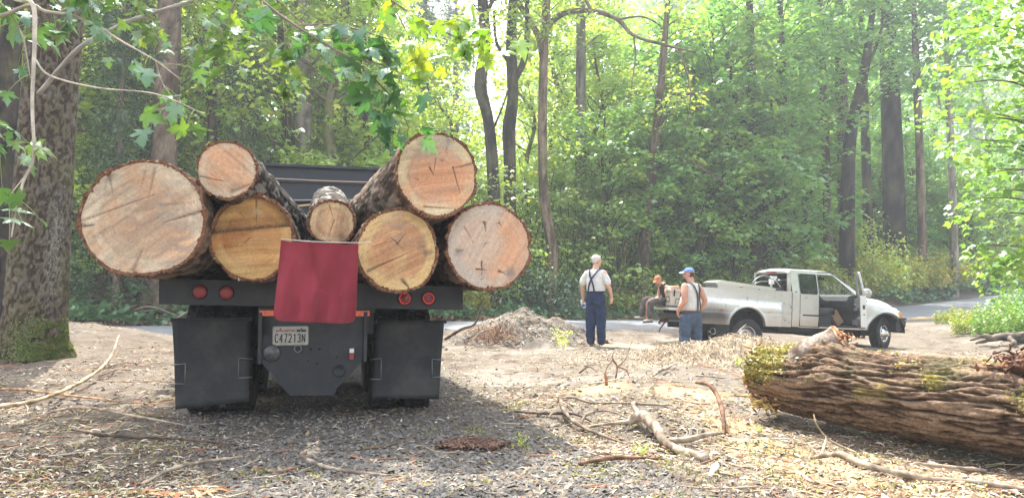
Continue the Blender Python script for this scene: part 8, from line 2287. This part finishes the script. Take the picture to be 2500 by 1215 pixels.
# ------------------------------------------------------------------ branches and roots lying about, each its own
def branch(name, label, cat, pts, rad, col, sub=(), seg=9, wob=.0, cut_end=None):
    """pts in world metres (z above the ground there)"""
    P = [(x, y, gz(x, y) + z) for x, y, z in pts]
    o0 = np.array([P[0][0], P[0][1], gz(P[0][0], P[0][1])])
    def cf(V):
        n = fbm(V * 22, 3); return mixc(np.tile(np.array(col) * .55, (len(V), 1)), np.array(col) * 1.45, sstep(-.3, .35, n))
    mb = MB(); n = max(30, len(P) * 14)
    V, F = tube_vf(P, rad, seg, n, True, disp=lambda Pp, R, u, a: (R * (.45 * fbm(Pp.reshape(-1, 3) * 11, 2) + .25 * fbm(Pp.reshape(-1, 3) * 45, 2)).reshape(R.shape)))
    mb.add(V - o0, F, cf(V))
    for sp, sr in sub:
        S_ = [(x, y, gz(x, y) + z) for x, y, z in sp]; V, F = tube_vf(S_, sr, 6, max(8, len(S_) * 5), True); mb.add(V - o0, F, cf(V))
    if cut_end is not None:
        e = np.array(P[0]); d = e - np.array(P[1]); d /= np.linalg.norm(d); V, F = tube_vf([e, e + d * .05], [rad[0] * 1.02, rad[0] * .6], 8, 3, True); mb.add(V - o0, F, cut_end)
    o = mb.obj(name, M['soft'], None, tuple(o0)); tag(o, label, cat); return o
PR = (.20, .155, .115); PL_ = (.27, .215, .16); DK = (.10, .068, .05); RB = (.17, .095, .062)
branch('root', 'thick pale forked root curving across the dirt, nearest of the big roots', 'root', [(.93, 5.95, .05), (1.02, 5.90, .11), (1.10, 5.70, .10), (1.12, 5.45, .05), (1.20, 5.22, .03), (1.30, 5.02, .02)], [.026, .042, .040, .032, .034, .038], PL_,
       sub=[([(1.12, 5.5, .04), (1.28, 5.48, .05), (1.45, 5.52, .06), (1.60, 5.66, .04)], [.02, .024, .018, .008]), ([(1.02, 5.9, .09), (1.0, 6.15, .11), (1.12, 6.35, .10), (1.35, 6.4, .06)], [.025, .018, .012, .006]), ([(.95, 5.93, .06), (.75, 5.98, .06), (.55, 6.0, .03)], [.02, .012, .006])])
branch('stick', 'dark reddish stick with a pale broken tip slanting up from the dirt', 'stick', [(1.62, 6.55, .30), (1.68, 6.32, .26), (1.70, 6.1, .16), (1.66, 5.85, .06), (1.62, 5.72, .0)], [.012, .017, .018, .016, .010], RB, cut_end=(.70, .55, .36))
branch('root', 'tangle of grey roots in front of the low dirt ridge', 'root', [(.42, 6.55, .10), (.45, 6.25, .07), (.55, 6.0, .04), (.72, 5.75, .03), (.86, 5.62, .01)], [.022, .020, .015, .012, .006], PR,
       sub=[([(.45, 6.3, .06), (.33, 6.2, .10), (.28, 6.05, .02)], [.014, .008, .004]), ([(.55, 6.0, .04), (.62, 6.15, .10), (.8, 6.2, .08), (.95, 6.05, .04)], [.012, .010, .007, .004]), ([(.6, 5.95, .04), (.7, 6.05, .02), (.85, 5.85, .02)], [.01, .007, .003]), ([(.86, 6.1, .03), (.92, 5.95, .06), (.98, 5.85, .0)], [.008, .006, .003])])
branch('branch', 'long thin dark branch lying on the gravel edge left of the roots', 'branch', [(.02, 6.62, .03), (.18, 6.48, .03), (.33, 6.38, .03), (.52, 6.28, .05), (.66, 6.22, .02)], [.008, .011, .012, .011, .005], DK)
branch('branch', 'thin grey branch on the crest of the low dirt ridge', 'branch', [(.38, 6.95, .02), (.55, 7.0, .05), (.75, 6.92, .03), (.98, 6.88, .02), (1.25, 6.84, .02)], [.010, .012, .010, .009, .004], PR, sub=[([(.52, 6.99, .03), (.42, 6.8, .03), (.34, 6.65, .01)], [.010, .008, .004])])
branch('stub', 'small upright brown broken stub poking out of the sandy dirt', 'stub', [(.98, 7.75, -.02), (.98, 7.75, .05), (.97, 7.76, .12)], [.022, .018, .014], (.30, .15, .08))
branch('twig', 'forked upright twig standing on the low dirt rise', 'twig', [(1.22, 8.75, .0), (1.24, 8.78, .14), (1.19, 8.80, .24), (1.21, 8.80, .32)], [.012, .012, .010, .005], (.24, .15, .10), sub=[([(1.24, 8.78, .14), (1.34, 8.74, .10), (1.38, 8.7, .0)], [.010, .009, .006]), ([(1.20, 8.8, .22), (1.13, 8.78, .16), (1.09, 8.76, .06)], [.008, .006, .004])])
branch('branch', 'short pale branch lying behind the forked twig', 'branch', [(1.62, 8.55, .03), (1.75, 8.75, .07), (1.86, 8.9, .05), (1.98, 9.1, .03)], [.014, .02, .018, .010], PL_)
branch('branch', 'slanting thin dark branch between the forked twig and the mulch heap', 'branch', [(1.45, 10.2, .02), (1.62, 10.6, .10), (1.72, 10.9, .22), (1.80, 11.1, .34)], [.010, .010, .008, .004], DK)
branch('branch', 'thin forked branch crossing the dirt in front of the pale chips', 'branch', [(.86, 9.5, .03), (.95, 9.2, .12), (1.02, 8.95, .05)], [.010, .009, .005], DK)
branch('branch', 'long pale branch lying on the ground in front of the mossy log', 'branch', [(2.02, 5.05, .04), (2.12, 4.85, .05), (2.2, 4.65, .03), (2.42, 4.4, .03), (2.75, 4.15, .02), (3.0, 3.98, .02)], [.016, .022, .020, .018, .014, .006], PL_, sub=[([(2.06, 4.98, .05), (2.14, 5.1, .13), (2.16, 5.14, .16)], [.012, .009, .005]), ([(2.05, 5.0, .05), (2.0, 5.08, .14)], [.010, .004])])
branch('twig', 'thin bent twig standing against the dark shadow of the mossy log', 'twig', [(2.42, 5.25, .02), (2.30, 5.38, .08), (2.22, 5.42, .16), (2.20, 5.44, .24)], [.006, .006, .005, .004], (.48, .36, .22))
branch('branch', 'straight pale stick lying below the mossy log near the right edge', 'branch', [(2.55, 4.75, .02), (2.75, 4.72, .03), (2.98, 4.70, .02)], [.012, .014, .010], PL_)
branch('wood_chip', 'long white sapwood splinter lying right of the thick pale root', 'wood splinter', [(1.20, 4.52, .01), (1.26, 4.66, .03), (1.32, 4.82, .02)], [.010, .026, .018], (.74, .66, .52), seg=5)
branch('branch', 'curved brown stick lying at the bottom, on the gravel behind the moss crumbs', 'branch', [(.42, 4.72, .02), (.62, 4.78, .04), (.82, 4.86, .03), (1.0, 4.92, .02)], [.012, .014, .011, .006], RB, sub=[([(.7, 4.82, .03), (.62, 4.95, .05), (.5, 5.0, .01)], [.008, .006, .003])])
branch('branch', 'long dark branch across the bottom left gravel', 'branch', [(-1.42, 5.15, .02), (-1.36, 4.85, .04), (-1.15, 4.62, .03), (-.9, 4.52, .02), (-.62, 4.42, .01)], [.010, .012, .012, .010, .004], (.28, .22, .17))
branch('branch', 'grey branch lying left of the truck, nearest the bottom left corner', 'branch', [(-2.15, 4.35, .02), (-2.05, 4.6, .05), (-1.9, 4.85, .03), (-1.78, 4.95, .02)], [.010, .012, .010, .005], (.33, .27, .20))
branch('branch', 'long pale pole lying against the foot of the big spruce', 'branch', [(-4.9, 6.7, .04), (-4.7, 7.3, .05), (-4.75, 8.2, .08), (-5.0, 9.2, .22), (-5.25, 9.9, .42)], [.022, .022, .020, .016, .008], (.46, .37, .23))
branch('branch', 'thin orange-brown branch crossing under the pale pole at the left', 'branch', [(-5.9, 8.2, .03), (-5.3, 8.0, .05), (-4.6, 7.75, .04), (-3.9, 7.45, .02)], [.012, .014, .012, .005], (.40, .22, .12))
branch('branch', 'thin dark branch on the bare ground left of the truck', 'branch', [(-3.3, 5.6, .02), (-2.9, 5.4, .03), (-2.4, 5.35, .03), (-1.95, 5.32, .02)], [.009, .012, .010, .005], DK)
branch('branch', 'curved grey branch left of the truck, further from the camera', 'branch', [(-4.1, 6.4, .02), (-3.6, 6.2, .05), (-3.0, 5.95, .03), (-2.5, 5.9, .01)], [.008, .011, .010, .004], (.36, .28, .20))
def red_splinters():
    x, y = -1.85, 4.06; t = thing('bark_splinters', 'small cluster of orange-red bark splinters at the bottom edge left of centre', 'bark splinters', (x, y, gz(x, y)))
    r = np.random.RandomState(19); n = 34; X = x + r.randn(n) * .13; Y = y + r.randn(n) * .03
    L = .05 + .09 * r.rand(n)
    V, F, C = shards(X, Y, r, L, L * .22, .012, np.array([(.36, .16, .08), (.46, .24, .12), (.24, .10, .06), (.55, .36, .22)]), .008, .6)
    mb = MB(); mb.add(V - np.array(t.location), F, C, 0, False); tag(mb.obj('splinters', M['soft'], t), kind='stuff')
red_splinters()
branch('branch', 'dark crooked branch sticking out of the left side of the dirt pile', 'branch', [(-1.35, 14.9, .1), (-1.0, 14.85, .35), (-.75, 14.85, .45), (-.62, 14.9, .75)], [.03, .028, .022, .01], DK)
branch('branch', 'long thin pale branch lying at the foot of the dirt pile', 'branch', [(-.85, 13.6, .05), (-.62, 13.9, .30), (-.35, 14.2, .42)], [.012, .011, .006], PL_)
branch('branch', 'thin branch poking out of the mulch heap by the rear wheel', 'branch', [(3.55, 12.0, .34), (3.72, 12.1, .52), (3.86, 12.2, .60)], [.010, .008, .005], PL_)
def bark_patch():
    x, y = -.28, 5.35; t = thing('bark_patch', 'flat patch of dark red rotten bark on the gravel', 'bark patch', (x, y, gz(x, y)))
    r = np.random.RandomState(15); n = 900; a = r.rand(n) * 2 * PI; q = np.sqrt(r.rand(n)); q = q * (.6 + .5 * np.abs(vnoise(np.stack([np.cos(a) * 2, np.sin(a) * 2, 0 * a], 1))) + .3 * r.rand(n)); X = x + np.cos(a) * q * .24; Y = y + np.sin(a) * q * .17
    L = .02 + .05 * r.rand(n)
    V, F, C = shards(X, Y, r, L, L * .4, .012, np.array([(.10, .05, .036), (.15, .08, .055), (.06, .035, .027), (.20, .125, .085)]), .012, 1.2)
    mb = MB(); mb.add(V - np.array(t.location), F, C, 0, False); tag(mb.obj('bark_crumbs', M['soft'], t), kind='stuff')
bark_patch()
def brush_heap():
    x, y = -.35, 14.7; t = thing('brush_tangle', 'brown tangle of fine dry roots on the near side of the dirt pile', 'root tangle', (x, y, gz(x, y)))
    rr_ = random.Random(17); mb = MB()
    for k in range(240):
        a = rr_.random() * 2 * PI; q = rr_.random() ** .6 * .5; px, py = math.cos(a) * q, math.sin(a) * q * .5; h = .25 + .35 * rr_.random() * (1 - q)
        p = (px, py, h * rr_.uniform(.3, 1)); d = (rr_.uniform(-.18, .18), rr_.uniform(-.1, .1), rr_.uniform(-.12, .14))
        add_tube(mb, [p, (p[0] + d[0] * .6, p[1] + d[1] * .6, p[2] + d[2] * .9), (p[0] + d[0] * 1.3, p[1] + d[1], p[2] + d[2] * .8)], [.007, .004], 4, 4, np.array(rr_.choice([(.25, .14, .08), (.36, .24, .15), (.16, .09, .06)])))
    tag(mb.obj('rootlets', M['soft'], t), kind='stuff')
brush_heap()
def exposed_roots():
    x, y = 12.5, 17.8; b = gz(x, y) - .12
    t = thing('exposed_roots', 'grey dead root mass and log end lying at the right edge beyond the mossy log', 'roots', (x, y, b))
    mb = MB()
    for pts, r0 in ((((-.3, .3, .22), (.6, .25, .24), (1.8, .3, .22), (3.4, .4, .2)), (.10, .15, .17, .17)), (((-1.3, .1, .12), (-.7, .15, .26), (-.2, .25, .25), (.3, .28, .24)), (.03, .09, .13, .14)), (((-.9, .1, .22), (-1.25, -.1, .30), (-1.6, -.15, .2)), (.06, .05, .02)), (((-.5, .1, .25), (-.6, -.2, .15), (-.85, -.35, .0)), (.06, .05, .03)), (((.0, .15, .25), (.2, -.2, .2), (.5, -.5, .0)), (.07, .05, .03)), (((.4, .1, .3), (.9, -.1, .26), (1.3, -.45, .02)), (.06, .045, .03)), (((-.2, .1, .32), (.1, -.05, .42), (.4, -.1, .36)), (.05, .04, .02)), (((.9, .1, .3), (1.6, -.1, .32), (2.2, -.3, .05)), (.06, .04, .02))):
        V, F = tube_vf(pts, r0, 12, 26, True, disp=lambda P, R, u, a: (.035 * fbm(P.reshape(-1, 3) * 9, 3)).reshape(R.shape))
        n = fbm(V * 9, 3); mb.add(V, F, mixc(np.tile([.05, .040, .033], (len(V), 1)), np.array([.20, .165, .13]), sstep(-.3, .35, n)))
    mb.obj('roots', M['soft'], t)
exposed_roots()
def seedling(x, y, h, label):
    t = thing('seedling', label, 'seedling', (x, y, gz(x, y))); rr_ = random.Random(int(x * 99)); r = np.random.RandomState(int(abs(x) * 99)); mb = MB(); cl = []
    for k in range(4):
        a = rr_.random() * 2 * PI; e = (math.cos(a) * h * .45, math.sin(a) * h * .3, h * rr_.uniform(.6, 1)); add_tube(mb, [(0, 0, 0), (e[0] * .4, e[1] * .4, e[2] * .6), e], [.003, .002], 4, 5, (.45, .5, .2)); cl.append((*e, h * .3)); cl.append((e[0] * .5, e[1] * .5, e[2] * .6, h * .2))
    mb.obj('stems', M['soft'], t); r2 = np.random.RandomState(3)
    Cc = np.concatenate([np.array(c[:3])[None] + r.randn(14, 3) * c[3] * .4 for c in cl]); V, F, K = leaf_cloud(Cc, np.full(len(Cc), h * .12) * (0.6 + .8 * r.rand(len(Cc))), r.randn(len(Cc), 3) * .6 + np.array([0, 0, 1]), r, T_OVAL, np.clip(.6 + .2 * r.randn(len(Cc)), 0, 1)); m2 = MB(); m2.add(V, F, K); o = m2.obj('leaves', M['leaf'], t); o.color = (1.6, 1.5, .8, 1)
seedling(.06, 5.3, .10, 'tiny green seedling beside the dark red bark patch'); seedling(1.0, 14.3, .45, 'yellow-green weed sprig at the left knee of the white-haired man'); seedling(.88, 5.05, .12, 'low green ivy sprig on the gravel in front of the thick pale root'); seedling(1.9, 5.75, .07, 'small bright green sprig in front of the left end of the mossy log')
seedling(3.3, 10.9, .16, 'pale green sprig on the near side of the mulch heap')

# ------------------------------------------------------------------ maple boughs hanging into the picture
half = [(0, 0), (.10, -.07), (.30, -.10), (.46, -.02), (.34, .08), (.52, .16), (.72, .34), (.52, .36), (.44, .44), (.26, .36), (.30, .56), (.40, .70), (.24, .68), (.16, .82), (0, 1.02)]
OUT = half + [(-x, y) for x, y in half[-2:0:-1]]
def leaf_mesh(seed, bend, mat):
    r = np.random.RandomState(seed)
    P = np.array(OUT) * (1 + .06 * r.randn(len(OUT), 1)); c = np.array([0, .26])
    V = [(c[0], c[1], .02)]
    mid = [tuple(c + (p - c) * .5) for p in P]
    for x, y in mid: V.append((x, y, .02 + bend * .3 * (abs(x)) - .0 * y))
    for x, y in P: V.append((x, y, bend * abs(x) * .55 - .28 * y * y * (1 if y > 0 else 0) + .02 * r.randn()))
    n = len(P); F = []
    for i in range(n):
        j = (i + 1) % n; F.append((0, 1 + i, 1 + j)); F.append((1 + i, 1 + n + i, 1 + n + j, 1 + j))
    k = 1 + 2 * n
    V += [(0, 0, 0), (.012, 0, 0), (.0, -.45, -.12), (.012, -.45, -.12)]; F.append((k, k + 1, k + 3, k + 2))
    mb = MB(); mb.add(np.array(V), F, None, 0, True); mb.C = [np.full((len(V), 3), seed_t[seed])]
    return mb.mesh('maple_leaf', mat)
seed_t = {0: .3, 1: .5, 2: .75, 3: .95, 4: .15}
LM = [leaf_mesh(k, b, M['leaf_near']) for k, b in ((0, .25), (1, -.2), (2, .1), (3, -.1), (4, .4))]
def bough(label, stems, leaves, seed, size=.20, tint=(1, 1, 1), col=(.30, .26, .20), choice=(0, 1, 2, 4), hang=.5, group=None):
    """stems: list of (points, radii); leaves: number spread over the stems' outer parts"""
    o0 = np.array(stems[0][0][0]); t = thing('maple_branch', label, 'branch', tuple(o0), 0, group); rr_ = random.Random(seed)
    mb = MB(); spots = []
    for pts, rad in stems:
        V, F = tube_vf(pts, rad, 7, max(10, 6 * len(pts)), True); n = fbm(V * 30, 2)
        mb.add(V - o0, F, mixc(np.tile(np.array(col) * .8, (len(V), 1)), np.array(col) * 1.3, sstep(-.3, .3, n)))
        P = resample(pts, 40); spots += [P[k] for k in range(12, 40)]
    for i in range(leaves):
        p = spots[rr_.randrange(len(spots))]; s = size * .66 * rr_.uniform(.5, 1.25)
        off = np.array([rr_.gauss(0, .10), rr_.gauss(0, .10), -abs(rr_.gauss(0, .07)) * (1 + hang)]); q = p + off
        add_tube(mb, [p - o0, (p + q) / 2 - o0 + np.array([0, 0, .02]), q - o0], [.0022, .0014], 3, 4, (.35, .40, .16))
        o = bpy.data.objects.new('leaf', LM[rr_.choice(choice)]); COL.objects.link(o); o.parent = t
        o.location = q - o0; o.scale = (s, s, s); o.color = (*[c * rr_.uniform(.9, 1.1) for c in tint], 1)
        o.rotation_euler = (rr_.gauss(-.9 * hang, .5), rr_.gauss(0, .5), rr_.random() * 2 * PI)
    mb.obj('stem', M['soft'], t); return t
bough('pale leafless twig of maple hanging down in front of the big spruce trunk', [([(-3.2, 4.3, 2.95), (-2.93, 4.25, 2.82), (-2.79, 4.2, 2.77), (-2.77, 4.2, 2.55), (-2.77, 4.2, 2.19), (-2.75, 4.2, 1.88), (-2.80, 4.2, 1.74), (-2.83, 4.2, 1.62), (-2.86, 4.2, 1.41)], [.008, .012, .013, .011, .009, .008, .006, .004]),
       ([(-2.77, 4.2, 2.45), (-2.70, 4.25, 2.36), (-2.5, 4.4, 2.33), (-2.2, 4.5, 2.32), (-1.95, 4.6, 2.22)], [.007, .005, .003]), ([(-2.76, 4.2, 2.0), (-2.72, 4.2, 1.93), (-2.68, 4.2, 1.93)], [.004, .002]), ([(-2.78, 4.2, 1.78), (-2.87, 4.2, 1.66), (-2.88, 4.2, 1.60)], [.004, .002])], 12, 1, .18, (1, 1.05, .9), (.50, .44, .36))
bough('upper left maple branch arching right over the widest log', [([(-3.6, 4.6, 2.75), (-3.26, 4.6, 2.85), (-3.07, 4.6, 2.92), (-2.97, 4.6, 2.88), (-2.79, 4.6, 2.85), (-2.6, 4.6, 2.76), (-2.47, 4.6, 2.68), (-2.26, 4.6, 2.56), (-2.1, 4.6, 2.44)], [.014, .012, .010, .007, .004]), ([(-2.26, 4.6, 2.56), (-2.22, 4.6, 2.43), (-2.15, 4.6, 2.33), (-2.07, 4.6, 2.29)], [.005, .003]), ([(-2.9, 4.6, 2.87), (-2.7, 4.65, 3.0), (-2.4, 4.7, 3.1)], [.006, .003])], 24, 2, .17, (1.0, 1.1, .9), (.36, .31, .24))
bough('leafy maple twigs at the top left corner in front of the spruce', [([(-3.9, 4.9, 3.3), (-3.5, 4.8, 3.1), (-3.2, 4.7, 2.8), (-3.05, 4.6, 2.45)], [.012, .008, .003]), ([(-3.5, 4.8, 3.1), (-3.0, 4.7, 3.05), (-2.7, 4.6, 2.95)], [.008, .003]), ([(-3.6, 4.8, 3.0), (-3.4, 4.7, 2.3), (-3.2, 4.6, 2.05)], [.008, .003])], 64, 3, .18, (.85, 1.05, 1.0))
bough('thick pale bough crossing behind the spruce towards the top', [([(-6.7, 10.3, 3.9), (-5.88, 9.8, 4.36), (-5.44, 9.8, 4.63), (-5.16, 9.8, 4.77), (-4.5, 9.8, 4.99), (-3.62, 9.8, 5.28), (-2.9, 9.8, 5.6)], [.034, .030, .024, .015])], 10, 4, .2, (1, 1, .9), (.30, .28, .24))
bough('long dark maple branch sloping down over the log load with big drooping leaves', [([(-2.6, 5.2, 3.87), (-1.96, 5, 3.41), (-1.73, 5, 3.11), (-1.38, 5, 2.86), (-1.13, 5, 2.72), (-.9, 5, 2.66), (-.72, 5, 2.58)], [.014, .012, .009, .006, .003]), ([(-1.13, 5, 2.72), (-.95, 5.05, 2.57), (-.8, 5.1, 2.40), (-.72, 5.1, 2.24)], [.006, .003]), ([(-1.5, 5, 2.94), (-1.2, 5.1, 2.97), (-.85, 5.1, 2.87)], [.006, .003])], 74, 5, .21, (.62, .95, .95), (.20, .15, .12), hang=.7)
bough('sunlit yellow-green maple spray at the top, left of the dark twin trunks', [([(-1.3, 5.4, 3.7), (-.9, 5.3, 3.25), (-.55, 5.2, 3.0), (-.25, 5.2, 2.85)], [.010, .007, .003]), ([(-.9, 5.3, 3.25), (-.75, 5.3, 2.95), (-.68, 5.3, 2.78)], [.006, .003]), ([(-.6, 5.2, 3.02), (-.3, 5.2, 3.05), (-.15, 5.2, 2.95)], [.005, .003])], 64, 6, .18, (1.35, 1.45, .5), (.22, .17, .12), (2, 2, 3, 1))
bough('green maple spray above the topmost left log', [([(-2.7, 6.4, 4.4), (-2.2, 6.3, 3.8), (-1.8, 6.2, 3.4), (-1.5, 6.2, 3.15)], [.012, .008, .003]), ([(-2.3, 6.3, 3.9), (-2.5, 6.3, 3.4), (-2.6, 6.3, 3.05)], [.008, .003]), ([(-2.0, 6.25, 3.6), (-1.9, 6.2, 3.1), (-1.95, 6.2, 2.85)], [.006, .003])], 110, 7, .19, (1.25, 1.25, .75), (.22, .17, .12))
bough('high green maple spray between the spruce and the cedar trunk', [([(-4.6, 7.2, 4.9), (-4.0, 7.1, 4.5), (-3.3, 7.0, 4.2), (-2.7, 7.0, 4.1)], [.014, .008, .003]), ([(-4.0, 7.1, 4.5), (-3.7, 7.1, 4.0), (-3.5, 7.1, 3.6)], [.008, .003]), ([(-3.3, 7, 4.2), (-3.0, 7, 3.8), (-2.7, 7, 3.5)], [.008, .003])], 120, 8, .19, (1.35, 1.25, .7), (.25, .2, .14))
bough('maple spray hanging at the top above the truck headboard', [([(-2.2, 7.4, 5.25), (-1.8, 7.3, 4.65), (-1.5, 7.2, 4.25), (-1.3, 7.2, 3.85)], [.014, .008, .003]), ([(-1.8, 7.3, 4.65), (-1.2, 7.3, 4.55), (-.7, 7.3, 4.25)], [.008, .003])], 90, 9, .19, (1.1, 1.15, .8), (.2, .16, .12))
# ------------------------------------------------------------------ hazy forest air
mb = MB(); add_box(mb, (5, 95, 28), (340, 300, 62))
t = NT('thin_haze'); vp = t.nd('ShaderNodeVolumePrincipled'); vp.inputs['Density'].default_value = 0.0018; vp.inputs['Anisotropy'].default_value = 0.3
vp.inputs['Color'].default_value = (.90, .95, 1, 1)
t.link(vp.outputs[0], t.out.inputs[1])
tag(mb.obj('haze', t.m), kind='stuff')
